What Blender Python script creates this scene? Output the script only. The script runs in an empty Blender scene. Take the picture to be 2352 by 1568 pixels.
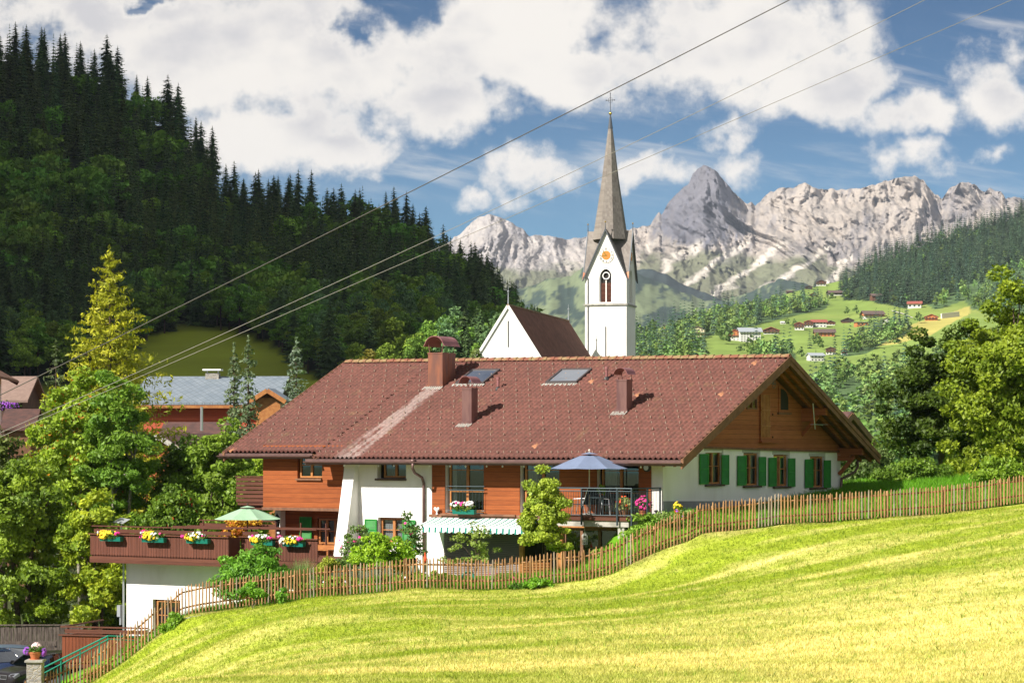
import bpy, math, random
import numpy as np
from mathutils import Vector, Matrix, noise as mnoise

# ------------------------------------------------------------------ camera, sky, sun
sc = bpy.context.scene
C = sc.collection
R = math.radians
F, CX, HY = 5410.0, 1176.0, 1029.0            # focal length, centre column, horizon row (photo measured 2352 wide)

cam = bpy.data.cameras.new('camera')
cam.sensor_width = 36.0
cam.lens = 36.0 * F / 2352.0
cam.shift_y = (HY - 784.0) / 2352.0
cam.clip_start, cam.clip_end = 0.5, 60000.0
cam_o = bpy.data.objects.new('camera', cam)
C.objects.link(cam_o)
cam_o.rotation_euler = (R(90), 0, 0)
sc.camera = cam_o

SUN_EL = R(39.0)
SUN_H = Vector((-0.78, -0.63)).normalized()
to_sun = Vector((SUN_H.x * math.cos(SUN_EL), SUN_H.y * math.cos(SUN_EL), math.sin(SUN_EL)))
sun = bpy.data.lights.new('sun', 'SUN')
sun.energy, sun.angle, sun.color = 4.9, R(0.5), (1.0, 0.94, 0.85)
sun_o = bpy.data.objects.new('sun', sun)
C.objects.link(sun_o)
sun_o.rotation_euler = to_sun.to_track_quat('Z', 'Y').to_euler()
sun_o.location = (-50, -40, 120)

sc.view_settings.view_transform = 'Standard'
sc.view_settings.look = 'None'
sc.view_settings.exposure = 0.88
sc.view_settings.gamma = 1.0
sc.cycles.max_bounces = 6
sc.cycles.diffuse_bounces = 3
sc.cycles.glossy_bounces = 2
sc.cycles.transmission_bounces = 3
sc.cycles.transparent_max_bounces = 6
sc.cycles.volume_bounces = 0
sc.cycles.use_denoising = True


class NT:
    """Small wrapper for node trees."""
    def __init__(s, nt):
        s.nt = nt
        nt.nodes.clear()

    def n(s, t, **kw):
        nd = s.nt.nodes.new(t)
        for k, v in kw.items():
            if k.startswith('i_'):
                key = k[2:]
                sock = nd.inputs[int(key)] if key.isdigit() else nd.inputs[key.replace('_', ' ')]
                if isinstance(v, bpy.types.NodeSocket):
                    s.nt.links.new(v, sock)
                else:
                    sock.default_value = v
            else:
                setattr(nd, k, v)
        return nd

    def math(s, op, a, b=0.0, c=0.0, clamp=False):
        return s.n('ShaderNodeMath', operation=op, use_clamp=clamp, i_0=a, i_1=b, i_2=c).outputs[0]

    def vmath(s, op, a, b=(0, 0, 0)):
        nd = s.n('ShaderNodeVectorMath', operation=op, i_0=a, i_1=b)
        return nd.outputs['Value'] if op in ('LENGTH', 'DISTANCE', 'DOT_PRODUCT') else nd.outputs[0]

    def mix(s, fac, a, b, mode='MIX'):
        nd = s.n('ShaderNodeMix', data_type='RGBA', blend_type=mode)
        for i, v in ((0, fac), (6, a), (7, b)):
            if isinstance(v, bpy.types.NodeSocket):
                s.nt.links.new(v, nd.inputs[i])
            else:
                if i and len(v) == 3:
                    v = (*v, 1)
                nd.inputs[i].default_value = v
        return nd.outputs[2]

    def noise(s, vec, scale, detail=4.0, rough=0.55, dist=0.0):
        nd = s.n('ShaderNodeTexNoise', i_Scale=scale, i_Detail=detail, i_Roughness=rough, i_Distortion=dist)
        if vec is not None:
            s.nt.links.new(vec, nd.inputs['Vector'])
        return nd.outputs[0]

    def ramp(s, v, lo, hi, a=0.0, b=1.0, smooth=True):
        nd = s.n('ShaderNodeMapRange', interpolation_type='SMOOTHSTEP' if smooth else 'LINEAR', i_0=v, i_1=lo, i_2=hi, i_3=a, i_4=b)
        return nd.outputs[0]


def build_sky():
    w = bpy.data.worlds.new('World')
    sc.world = w
    w.use_nodes = True
    t = NT(w.node_tree)
    sky = t.n('ShaderNodeTexSky', sky_type='NISHITA', sun_disc=False, sun_elevation=SUN_EL,
              sun_rotation=math.atan2(SUN_H.x, SUN_H.y), altitude=900.0, air_density=1.0, dust_density=0.2, ozone_density=2.5)
    blue = t.mix(1.0, sky.outputs[0], (0.064, 0.074, 0.083), 'MULTIPLY')
    d = t.n('ShaderNodeTexCoord').outputs['Generated']
    sx = t.n('ShaderNodeSeparateXYZ', i_0=d)
    front = t.math('MAXIMUM', sx.outputs[1], 0.12)
    az = t.math('MULTIPLY', t.math('DIVIDE', sx.outputs[0], front), 54.1)
    el = t.math('MULTIPLY', t.math('DIVIDE', sx.outputs[2], front), 54.1)
    # deeper blue with height, as in the photo
    blue = t.mix(t.ramp(el, 3.0, 11.0), t.mix(1.0, blue, (0.215, 0.415, 0.50), 'MULTIPLY'), t.mix(1.0, blue, (0.082, 0.225, 0.31), 'MULTIPLY'))
    q = t.n('ShaderNodeCombineXYZ', i_0=az, i_1=el).outputs[0]
    wn = t.n('ShaderNodeTexNoise', i_Scale=0.55, i_Detail=5.0, i_Roughness=0.6, i_Vector=q).outputs[1]
    warp = t.vmath('MULTIPLY', t.vmath('SUBTRACT', wn, (0.5, 0.5, 0.5)), (2.3, 1.7, 0))
    qw = t.vmath('ADD', q, warp)
    blobs = [(620, 120, 640, 210), (250, 20, 420, 90), (1100, 70, 470, 200), (1300, 160, 330, 90), (1730, 90, 330, 190), (1900, 190, 170, 100),
             (620, 310, 300, 120), (1010, 230, 240, 100), (760, 340, 250, 70), (1210, 405, 130, 60), (1080, 430, 50, 28),
             (1690, 368, 62, 44), (2090, 362, 80, 50), (2110, 255, 150, 70), (2290, 235, 130, 95), (2340, 120, 60, 60),
             (2262, 362, 46, 24), (1660, 285, 80, 38), (1470, 385, 110, 45), (-500, 200, 700, 300), (2900, 300, 380, 120)]
    dens = None
    for (u, v, rx, ry) in blobs:
        dd = t.vmath('LENGTH', t.vmath('DIVIDE', t.vmath('SUBTRACT', qw, ((u - CX) / 100, (HY - v) / 100, 0)), (rx / 100, ry / 100, 1)))
        b = t.math('MULTIPLY', t.math('SUBTRACT', 1.0, dd), min(1.0, max(.42, (rx + ry) / 260)))
        dens = b if dens is None else t.math('MAXIMUM', dens, b)
    for (u, v, rx, ry) in [(945, 18, 150, 85), (800, 78, 85, 60), (320, 0, 90, 30)]:
        dd = t.vmath('LENGTH', t.vmath('DIVIDE', t.vmath('SUBTRACT', qw, ((u - CX) / 100, (HY - v) / 100, 0)), (rx / 100, ry / 100, 1)))
        dens = t.math('SUBTRACT', dens, t.math('MULTIPLY', t.math('SUBTRACT', 1.0, dd, clamp=True), 1.0))
    dens = t.math('MAXIMUM', dens, -0.7)
    fb = t.noise(q, 0.70, 10.0, 0.60)
    fine = t.math('MULTIPLY', t.math('SUBTRACT', fb, 0.5), 1.9)
    tot = t.math('ADD', dens, fine)
    mask = t.ramp(tot, -0.10, 0.50)
    # generic cloud cover for the rest of the dome
    far = t.noise(d, 2.6, 6.0, 0.6)
    out = t.math('MAXIMUM', t.ramp(t.math('ABSOLUTE', az), 16.0, 24.0), t.ramp(el, 14.0, 20.0))
    mask = t.math('MAXIMUM', mask, t.math('MULTIPLY', out, t.ramp(far, 0.44, 0.62)))
    # thin streaky veils between the big clouds
    qs = t.vmath('MULTIPLY', t.n('ShaderNodeVectorRotate', rotation_type='Z_AXIS', i_Vector=q, i_Angle=0.16).outputs[0], (0.16, 1.05, 1))
    veil = t.math('MULTIPLY', t.ramp(t.noise(qs, 1.1, 6.0, 0.6, 0.4), 0.48, 0.74), 0.55)
    veil = t.math('MULTIPLY', veil, t.ramp(el, 4.5, 7.0))
    mask = t.math('MAXIMUM', mask, veil)
    shade = t.noise(t.vmath('MULTIPLY', t.vmath('ADD', q, (3.7, 1.9, 0.8)), (.8, 1.25, 1)), 0.42, 5.0, 0.5)
    body = t.math('MULTIPLY', t.ramp(tot, 0.2, 0.9), t.ramp(shade, 0.42, 0.66))
    ccol = t.mix(body, (0.545, 0.515, 0.475), (0.375, 0.365, 0.37))
    col = t.mix(t.math('MULTIPLY', mask, 0.985), blue, ccol)
    bg = t.n('ShaderNodeBackground', i_Color=col, i_Strength=1.0)
    t.n('ShaderNodeOutputWorld', i_Surface=bg.outputs[0])


build_sky()

# ------------------------------------------------------------------ helpers
rng = np.random.default_rng(11)
rnd = random.Random(5)
ZM = {1: (0, 764.4, .2625), 2: (0, 1146.6, .26886), 3: (499.8, 999.6, .24378), 4: (940.8, 999.6, .27503), 5: (1470, 793.8, .2812),
      6: (940.8, 735, .25), 7: (1058.4, 176.4, .4311), 8: (1440.6, 558.6, .38755), 9: (352.8, 1176, .1687)}


def Z(n, x, y):
    o = ZM[n]
    return o[0] + x * o[2], o[1] + y * o[2]


def P(u, v, y):
    return Vector(((u - CX) / F * y, y, (HY - v) / F * y))


def put(o, label=None, cat=None, group=None, kind=None):
    if label: o['label'] = label
    if cat: o['category'] = cat
    if group: o['group'] = group
    if kind: o['kind'] = kind
    return o


def thing(name, label, cat, loc=(0, 0, 0), rotz=0.0, group=None):
    o = bpy.data.objects.new(name, None)
    C.objects.link(o)
    o.location = loc
    o.rotation_euler = (0, 0, rotz)
    o.empty_display_size = 0.3
    return put(o, label, cat, group)


def link(name, me, parent=None, mats=()):
    o = bpy.data.objects.new(name, me)
    C.objects.link(o)
    for m in mats:
        me.materials.append(m)
    if parent is not None:
        o.parent = parent
    return o


def dup(root, loc=None, rotz=None, scale=None, label=None, group=None):
    r = root.copy()
    C.objects.link(r)
    if loc is not None: r.location = loc
    if rotz is not None: r.rotation_euler = (0, 0, rotz)
    if scale is not None: r.scale = scale if hasattr(scale, '__len__') else (scale,) * 3
    put(r, label, None, group)
    for ch in root.children:
        c = ch.copy(); C.objects.link(c); c.parent = r
        for g in ch.children:
            k = g.copy(); C.objects.link(k); k.parent = c
    return r


class MB:
    def __init__(s):
        s.v, s.f, s.m = [], [], []

    def add(s, vs, fs, mi=0):
        b = len(s.v)
        s.v += [tuple(p) for p in vs]
        for f in fs:
            s.f.append([b + i for i in f]); s.m.append(mi)
        return s

    def quad(s, a, b, c, d, mi=0):
        return s.add([a, b, c, d], [(0, 1, 2, 3)], mi)

    def box(s, x0, x1, y0, y1, z0, z1, mi=0):
        if x0 > x1: x0, x1 = x1, x0
        if y0 > y1: y0, y1 = y1, y0
        if z0 > z1: z0, z1 = z1, z0
        vs = [(x, y, z) for z in (z0, z1) for y in (y0, y1) for x in (x0, x1)]
        return s.add(vs, [(0, 2, 3, 1), (4, 5, 7, 6), (0, 1, 5, 4), (2, 6, 7, 3), (0, 4, 6, 2), (1, 3, 7, 5)], mi)

    def beam(s, a, b, w, h, mi=0, up=(0, 0, 1)):
        a, b = Vector(a), Vector(b)
        d = (b - a).normalized()
        side = d.cross(Vector(up))
        if side.length < 1e-4: side = d.cross(Vector((0, 1, 0)))
        side.normalize()
        u2 = side.cross(d).normalized()
        vs = []
        for p in (a, b):
            for sx, sz in ((-1, -1), (1, -1), (1, 1), (-1, 1)):
                vs.append(p + side * (w / 2 * sx) + u2 * (h / 2 * sz))
        return s.add(vs, [(3, 2, 1, 0), (4, 5, 6, 7), (0, 1, 5, 4), (1, 2, 6, 5), (2, 3, 7, 6), (3, 0, 4, 7)], mi)

    def tube(s, pts, rad, n=8, mi=0):
        pts = [Vector(p) for p in pts]
        if not hasattr(rad, '__len__'): rad = [rad] * len(pts)
        vs, fs = [], []
        ref = None
        for i, p in enumerate(pts):
            d = (pts[min(i + 1, len(pts) - 1)] - pts[max(i - 1, 0)])
            if d.length < 1e-9: d = Vector((0, 0, 1))
            d.normalize()
            if ref is None:
                ref = d.cross(Vector((0, 0, 1)))
                if ref.length < 1e-3: ref = Vector((1, 0, 0))
            ref = (ref - d * ref.dot(d)).normalized()
            o2 = d.cross(ref)
            for k in range(n):
                a = 2 * math.pi * k / n
                vs.append(p + (ref * math.cos(a) + o2 * math.sin(a)) * rad[i])
        for i in range(len(pts) - 1):
            for k in range(n):
                k2 = (k + 1) % n
                fs.append((i * n + k, i * n + k2, (i + 1) * n + k2, (i + 1) * n + k))
        fs.append(tuple(range(n - 1, -1, -1)))
        fs.append(tuple(range((len(pts) - 1) * n, len(pts) * n)))
        return s.add(vs, fs, mi)

    def lathe(s, prof, c=(0, 0, 0), n=16, mi=0):
        vs, fs = [], []
        for (r, z) in prof:
            for k in range(n):
                a = 2 * math.pi * k / n
                vs.append((c[0] + r * math.cos(a), c[1] + r * math.sin(a), c[2] + z))
        for i in range(len(prof) - 1):
            for k in range(n):
                k2 = (k + 1) % n
                fs.append((i * n + k, i * n + k2, (i + 1) * n + k2, (i + 1) * n + k))
        fs.append(tuple(range(n - 1, -1, -1)))
        fs.append(tuple(range((len(prof) - 1) * n, len(prof) * n)))
        return s.add(vs, fs, mi)

    def prism(s, poly, fn, d0, d1, mi=0):
        """poly: 2-D outline, fn(a, b, d) -> point; extruded between d0 and d1"""
        n = len(poly)
        vs = [fn(a, b, d0) for a, b in poly] + [fn(a, b, d1) for a, b in poly]
        fs = [tuple(range(n)), tuple(range(2 * n - 1, n - 1, -1))]
        fs += [(i, i + n, (i + 1) % n + n, (i + 1) % n) for i in range(n)]
        return s.add(vs, fs, mi)

    def ball(s, c, r, n=8, mi=0, sz=1.0):
        prof = [(max(r * math.sin(math.pi * i / n), 1e-4), -r * sz * math.cos(math.pi * i / n)) for i in range(n + 1)]
        return s.lathe(prof, c, n + 2, mi)

    def build(s, name, mats, parent=None, smooth=False, recalc=True):
        me = bpy.data.meshes.new(name)
        me.from_pydata(s.v, [], s.f)
        if not isinstance(mats, (list, tuple)): mats = [mats]
        for m in mats: me.materials.append(m)
        if any(s.m): me.polygons.foreach_set('material_index', s.m)
        if smooth: me.polygons.foreach_set('use_smooth', [True] * len(s.f))
        if recalc:
            import bmesh
            bm = bmesh.new(); bm.from_mesh(me)
            bmesh.ops.recalc_face_normals(bm, faces=bm.faces)
            bm.to_mesh(me); bm.free()
        me.update()
        o = bpy.data.objects.new(name, me)
        C.objects.link(o)
        if parent is not None: o.parent = parent
        return o


def np_mesh(name, verts, faces, cols=None, smooth=False, mat_idx=None):
    """fast mesh from numpy arrays; faces (n,k); cols per vertex"""
    me = bpy.data.meshes.new(name)
    verts = np.asarray(verts, dtype=np.float32); faces = np.asarray(faces, dtype=np.int32)
    k = faces.shape[1]
    me.vertices.add(len(verts)); me.vertices.foreach_set('co', verts.ravel())
    me.loops.add(faces.size); me.loops.foreach_set('vertex_index', faces.ravel())
    me.polygons.add(len(faces))
    me.polygons.foreach_set('loop_start', np.arange(0, faces.size, k, dtype=np.int32))
    if smooth: me.polygons.foreach_set('use_smooth', np.ones(len(faces), dtype=bool))
    if mat_idx is not None: me.polygons.foreach_set('material_index', np.asarray(mat_idx, dtype=np.int32))
    if cols is not None:
        at = me.color_attributes.new('Col', 'FLOAT_COLOR', 'POINT')
        c = np.ones((len(verts), 4), dtype=np.float32); c[:, :3] = cols
        at.data.foreach_set('color', c.ravel())
    me.update(calc_edges=True)
    me.validate()
    return me


def grid_mesh(name, pts, cols=None, smooth=True):
    """pts: (ny, nx, 3)"""
    ny, nx = pts.shape[:2]
    idx = np.arange(ny * nx).reshape(ny, nx)
    f = np.stack([idx[:-1, :-1], idx[:-1, 1:], idx[1:, 1:], idx[1:, :-1]], -1).reshape(-1, 4)
    return np_mesh(name, pts.reshape(-1, 3), f, None if cols is None else cols.reshape(-1, 3), smooth)


def fbm(x, y, z=0.0, oct=4, lac=2.0, gain=0.5):
    """vectorised value-noise fbm, roughly -1..1"""
    x = np.asarray(x, float); y = np.asarray(y, float) + z * 17.3
    tot = np.zeros(np.broadcast(x, y).shape); amp = 1.0; nrm = 0.0
    for o in range(oct):
        xi = np.floor(x); yi = np.floor(y); fx = x - xi; fy = y - yi
        fx = fx * fx * (3 - 2 * fx); fy = fy * fy * (3 - 2 * fy)

        def h(a, b):
            s = np.sin(a * 127.1 + b * 311.7 + o * 74.7) * 43758.5453
            return s - np.floor(s)
        v = (h(xi, yi) * (1 - fx) + h(xi + 1, yi) * fx) * (1 - fy) + (h(xi, yi + 1) * (1 - fx) + h(xi + 1, yi + 1) * fx) * fy
        tot = tot + (v * 2 - 1) * amp; nrm += amp; amp *= gain
        x = x * lac + 3.1; y = y * lac + 1.7
    return tot / nrm


def inpoly(u, v, poly):
    u = np.asarray(u, float); v = np.asarray(v, float)
    res = np.zeros(u.shape, bool)
    n = len(poly)
    for i in range(n):
        x1, y1 = poly[i]; x2, y2 = poly[(i + 1) % n]
        c = ((y1 > v) != (y2 > v)) & (u < (x2 - x1) * (v - y1) / (y2 - y1 + 1e-12) + x1)
        res ^= c
    return res


# ------------------------------------------------------------------ materials
M = {}


def new_mat(name):
    m = bpy.data.materials.new(name)
    m.use_nodes = True
    M[name] = m
    return m, NT(m.node_tree)


def finish(t, shader, disp=None):
    t.n('ShaderNodeOutputMaterial', i_Surface=shader)


def simple(name, col, rough=0.7, col2=None, nscale=3.0, bump=0.0, bscale=30.0, metal=0.0, spec=0.4, stretch=(1, 1, 1), lo=0.35, hi=0.65):
    m, t = new_mat(name)
    co = t.n('ShaderNodeTexCoord').outputs['Object']
    v = t.vmath('MULTIPLY', co, stretch)
    c = (*col, 1)
    if col2 is not None:
        c = t.mix(t.ramp(t.noise(v, nscale, 6.0, 0.6), lo, hi), col, col2)
    p = t.n('ShaderNodeBsdfPrincipled', i_Base_Color=c, i_Roughness=rough, i_Metallic=metal)
    p.inputs['Specular IOR Level'].default_value = spec
    if bump:
        b = t.n('ShaderNodeBump', i_Strength=bump, i_Distance=0.02, i_Height=t.noise(v, bscale, 4.0))
        t.nt.links.new(b.outputs[0], p.inputs['Normal'])
    finish(t, p.outputs[0])
    return m


def planks(name, c1, c2, dark, size=0.16, axis=2, grain=(0.6, 0.6, 8.0), rough=0.75, gap=0.05):
    """boards: one hue per board, a dark joint between boards, long grain"""
    m, t = new_mat(name)
    co = t.n('ShaderNodeTexCoord').outputs['Object']
    s = t.n('ShaderNodeSeparateXYZ', i_0=co)
    k = t.math('DIVIDE', s.outputs[axis], size) if axis < 2 or axis == 2 else None
    idn = t.math('FLOOR', k)
    fr = t.math('FRACT', k)
    wn = t.n('ShaderNodeTexWhiteNoise', noise_dimensions='1D', i_W=idn)
    g = t.noise(t.vmath('MULTIPLY', co, grain), 2.2, 6.0, 0.65)
    f = t.math('ADD', t.math('MULTIPLY', wn.outputs[0], 0.5), t.math('MULTIPLY', t.ramp(g, 0.3, 0.7), 0.6), clamp=True)
    col = t.mix(f, c1, c2)
    weather = t.ramp(t.noise(co, 0.35, 4.0), 0.4, 0.75)
    col = t.mix(t.math('MULTIPLY', weather, 0.35), col, tuple(0.65 * a for a in c1))
    j = t.math('LESS_THAN', fr, gap)
    col = t.mix(j, col, dark)
    p = t.n('ShaderNodeBsdfPrincipled', i_Base_Color=col, i_Roughness=rough)
    p.inputs['Specular IOR Level'].default_value = 0.25
    hgt = t.math('ADD', t.math('MULTIPLY', t.math('SUBTRACT', 1.0, j), 1.0), t.math('MULTIPLY', g, 0.25))
    b = t.n('ShaderNodeBump', i_Strength=0.5, i_Distance=0.015, i_Height=hgt)
    t.nt.links.new(b.outputs[0], p.inputs['Normal'])
    finish(t, p.outputs[0])
    return m


def foliage(name, tint=(1, 1, 1), trans=0.3, hue=0.0, rough=0.5, spec=0.25):
    """leaf colour from the mesh's own Col attribute, small per-tree variation"""
    m, t = new_mat(name)
    a = t.n('ShaderNodeAttribute', attribute_name='Col').outputs[0]
    col = t.mix(1.0, a, tint, 'MULTIPLY')
    if hue:
        oi = t.n('ShaderNodeObjectInfo').outputs['Random']
        hs = t.n('ShaderNodeHueSaturation', i_Hue=t.ramp(oi, 0, 1, 0.5 - hue, 0.5 + hue * 0.4, False), i_Value=t.ramp(oi, 0, 1, 0.75, 1.25, False), i_Color=col)
        col = hs.outputs[0]
    p = t.n('ShaderNodeBsdfPrincipled', i_Base_Color=col, i_Roughness=rough)
    p.inputs['Specular IOR Level'].default_value = spec
    tr = t.n('ShaderNodeBsdfTranslucent', i_Color=t.mix(1.0, col, (1.15, 1.2, 0.55), 'MULTIPLY'))
    mx = t.n('ShaderNodeMixShader', i_0=trans, i_1=p.outputs[0], i_2=tr.outputs[0])
    finish(t, mx.outputs[0])
    return m


def vcol(name, rough=0.9, nscale=1.0, namt=0.3, bump=0.0, bscale=1.0, bdist=1.0, spec=0.1):
    """surface whose own colours are stored on the mesh, broken up by noise"""
    m, t = new_mat(name)
    a = t.n('ShaderNodeAttribute', attribute_name='Col').outputs[0]
    co = t.n('ShaderNodeTexCoord').outputs['Object']
    nz = t.noise(co, nscale, 8.0, 0.62)
    k = t.ramp(nz, 0.25, 0.75, 1 - namt, 1 + namt, False)
    cc = t.n('ShaderNodeCombineColor', i_0=k, i_1=k, i_2=k).outputs[0]
    col = t.mix(1.0, a, cc, 'MULTIPLY')
    p = t.n('ShaderNodeBsdfPrincipled', i_Base_Color=col, i_Roughness=rough)
    p.inputs['Specular IOR Level'].default_value = spec
    if bump:
        b = t.n('ShaderNodeBump', i_Strength=bump, i_Distance=bdist, i_Height=t.noise(co, bscale, 8.0, 0.65))
        t.nt.links.new(b.outputs[0], p.inputs['Normal'])
    finish(t, p.outputs[0])
    return m


def glass(name, tint=(0.55, 0.6, 0.62), refl=0.10, rough=0.02):
    m, t = new_mat(name)
    lw = t.n('ShaderNodeLayerWeight', i_Blend=0.35)
    f = t.ramp(lw.outputs['Fresnel'], 0.0, 1.0, refl, 0.9, False)
    g = t.n('ShaderNodeBsdfGlossy', i_Color=(0.9, 0.95, 1, 1), i_Roughness=rough)
    tr = t.n('ShaderNodeBsdfTransparent', i_Color=(*tint, 1))
    mx = t.n('ShaderNodeMixShader', i_0=f, i_1=tr.outputs[0], i_2=g.outputs[0])
    finish(t, mx.outputs[0])
    return m


simple('stucco', (0.81, 0.80, 0.78), 0.9, (0.66, 0.64, 0.60), 0.8, 0.4, 55.0, spec=0.1, lo=0.35, hi=0.9, stretch=(1, 1, .45))
simple('church_white', (0.82, 0.80, 0.77), 0.9, (0.66, 0.62, 0.56), 0.22, 0.0, spec=0.1, lo=0.45, hi=0.9)
simple('plinth_grey', (0.30, 0.30, 0.31), 0.9, (0.24, 0.24, 0.25), 1.0, 0.3, 40.0, spec=0.1)
simple('concrete', (0.42, 0.40, 0.36), 0.9, (0.26, 0.25, 0.22), 2.2, 0.5, 12.0, spec=0.1)
simple('reveal_grey', (0.42, 0.41, 0.38), 0.9)
planks('wood_red', (0.20, 0.050, 0.014), (0.34, 0.097, 0.026), (0.07, 0.022, 0.008), 0.20, gap=.055)
planks('wood_gable', (0.25, 0.075, 0.027), (0.40, 0.135, 0.052), (0.035, 0.014, 0.007), 0.20)
planks('wood_dark', (0.085, 0.030, 0.019), (0.16, 0.057, 0.036), (0.012, 0.006, 0.005), 0.13, axis=0, grain=(8.0, 0.6, 0.6))
planks('wood_dark_flat', (0.075, 0.026, 0.016), (0.135, 0.05, 0.03), (0.02, 0.008, 0.006), 0.30, gap=0.02)
planks('wood_deck_red', (0.13, 0.036, 0.015), (0.21, 0.058, 0.024), (0.03, 0.01, 0.006), 0.16, axis=0, grain=(8.0, 0.6, 0.6))
simple('wood_brown', (0.13, 0.06, 0.032), 0.75, (0.20, 0.095, 0.05), 3.0, 0.2, 20, stretch=(1, 1, 1))
simple('wood_orange', (0.40, 0.17, 0.05), 0.55, (0.30, 0.11, 0.03), 4.0)
simple('wood_black', (0.05, 0.03, 0.022), 0.8, (0.09, 0.05, 0.035), 2.0)
simple('wood_grey', (0.055, 0.042, 0.034), 0.9, (0.13, 0.105, 0.085), 5.0, 0.3, 25, stretch=(3, 3, 0.5))
simple('metal_brown', (0.13, 0.075, 0.07), 0.45, (0.17, 0.10, 0.09), 4.0, metal=0.35)
simple('copper_brown', (0.27, 0.105, 0.062), 0.42, (0.16, 0.075, 0.06), 1.6, metal=0.3, stretch=(2, 2, 0.4))
simple('chimney_dark', (0.125, 0.062, 0.062), 0.4, (0.19, 0.10, 0.09), 1.6, metal=0.3, stretch=(2, 2, 0.4))
simple('cap_red', (0.30, 0.13, 0.13), 0.45, (0.22, 0.09, 0.09), 2.0, metal=0.2)
simple('dark_room', (0.025, 0.022, 0.02), 0.9)
simple('curtain', (0.62, 0.60, 0.56), 0.9, (0.45, 0.43, 0.40), 9.0, stretch=(4, 4, 0.2))
simple('shutter_green', (0.018, 0.24, 0.028), 0.5, (0.014, 0.18, 0.022), 4.0)
simple('steel_dark', (0.045, 0.065, 0.075), 0.45, metal=0.4)
simple('steel_green', (0.02, 0.25, 0.17), 0.4)
simple('box_green', (0.005, 0.14, 0.10), 0.45)
simple('zinc', (0.42, 0.44, 0.46), 0.45, metal=0.6)
simple('awning_white', (0.80, 0.80, 0.78), 0.85)
simple('awning_green', (0.02, 0.19, 0.15), 0.85)
simple('parasol_green', (0.30, 0.46, 0.30), 0.8, (0.26, 0.41, 0.27), 1.2)
simple('parasol_blue', (0.15, 0.19, 0.29), 0.8, (0.13, 0.165, 0.25), 1.2)
simple('blind_slat', (0.36, 0.31, 0.285), 0.6)
simple('pole_cream', (0.62, 0.58, 0.48), 0.5)
simple('white_paint', (0.8, 0.8, 0.78), 0.5)
simple('black_paint', (0.02, 0.02, 0.02), 0.45)
simple('fabric_black', (0.028, 0.03, 0.036), 0.8)
simple('alu', (0.55, 0.56, 0.58), 0.35, metal=0.8)
simple('gold', (0.85, 0.55, 0.12), 0.3, metal=1.0)
simple('clock_orange', (0.62, 0.21, 0.035), 0.6)
simple('clock_black', (0.03, 0.03, 0.03), 0.6)
simple('slate_lead', (0.09, 0.10, 0.115), 0.5, metal=0.3)
simple('copper_edge', (0.30, 0.12, 0.06), 0.5, metal=0.3)
simple('terracotta', (0.50, 0.17, 0.07), 0.75, (0.42, 0.13, 0.05), 6.0)
simple('stone_cap', (0.40, 0.39, 0.35), 0.9, (0.28, 0.27, 0.24), 6.0, 0.4, 20)
simple('bark', (0.12, 0.09, 0.065), 0.95, (0.055, 0.042, 0.032), 8.0, 0.5, 15, spec=0.1)
simple('bark_pale', (0.34, 0.31, 0.25), 0.95, (0.15, 0.13, 0.10), 7.0, 0.4, 12, spec=0.1)
simple('cable', (0.05, 0.045, 0.042), 0.5)
simple('cable_bright', (0.20, 0.19, 0.175), 0.5, metal=0.3)
def picket(name, a, b):
    m, t = new_mat(name)
    pos = t.n('ShaderNodeNewGeometry').outputs['Position']
    s = t.n('ShaderNodeSeparateXYZ', i_0=pos)
    wn = t.n('ShaderNodeTexWhiteNoise', noise_dimensions='1D', i_W=t.math('FLOOR', t.math('MULTIPLY', s.outputs[0], 8.0)))
    g = t.noise(t.vmath('MULTIPLY', pos, (6, 6, 1.2)), 3.0, 5.0)
    f = t.math('ADD', t.math('MULTIPLY', wn.outputs[0], .65), t.math('MULTIPLY', t.ramp(g, .3, .7), .45), clamp=True)
    p = t.n('ShaderNodeBsdfPrincipled', i_Base_Color=t.mix(f, a, b), i_Roughness=.9)
    p.inputs['Specular IOR Level'].default_value = .12
    finish(t, p.outputs[0])


simple('picket_grey', (0.36, 0.29, 0.22), 0.9, (0.22, 0.17, 0.125), 9.0, 0.3, 30, stretch=(1, 1, 0.25), spec=0.15)
picket('picket_wood', (0.20, 0.105, 0.05), (0.46, 0.265, 0.13))
simple('asphalt', (0.055, 0.055, 0.056), 0.95, (0.075, 0.073, 0.07), 3.0, 0.2, 60)
simple('far_white', (0.62, 0.61, 0.58), 0.9)
simple('far_cream', (0.62, 0.55, 0.38), 0.9)
simple('far_wood', (0.13, 0.055, 0.032), 0.9)
simple('far_orange', (0.46, 0.17, 0.06), 0.9)
simple('far_dark', (0.055, 0.04, 0.035), 0.9)
simple('far_red_roof', (0.28, 0.075, 0.055), 0.9)
simple('far_grey_roof', (0.30, 0.33, 0.36), 0.8)
simple('far_brown_roof', (0.11, 0.075, 0.065), 0.9)
simple('far_pane', (0.03, 0.035, 0.04), 0.3)
simple('path_gravel', (0.52, 0.49, 0.43), 0.95)
glass('pane')
glass('pane_sky', (0.35, 0.4, 0.42), 0.55)
simple('car_dark', (0.018, 0.015, 0.016), 0.25, spec=0.6)
simple('car_blue', (0.018, 0.03, 0.085), 0.22, spec=0.6)
simple('car_silver', (0.17, 0.23, 0.33), 0.28, metal=0.5)
simple('car_bright_blue', (0.01, 0.06, 0.30), 0.25, spec=0.6)
simple('tyre', (0.02, 0.02, 0.02), 0.9)
simple('lens', (0.16, 0.17, 0.19), 0.12, spec=0.8)
glass('car_glass', (0.08, 0.10, 0.11), 0.30)
simple('flower_yellow', (0.80, 0.55, 0.02), 0.7)
simple('flower_white', (0.80, 0.78, 0.78), 0.7)
simple('flower_pink', (0.70, 0.03, 0.25), 0.7)
simple('flower_purple', (0.25, 0.06, 0.42), 0.7)
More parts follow.
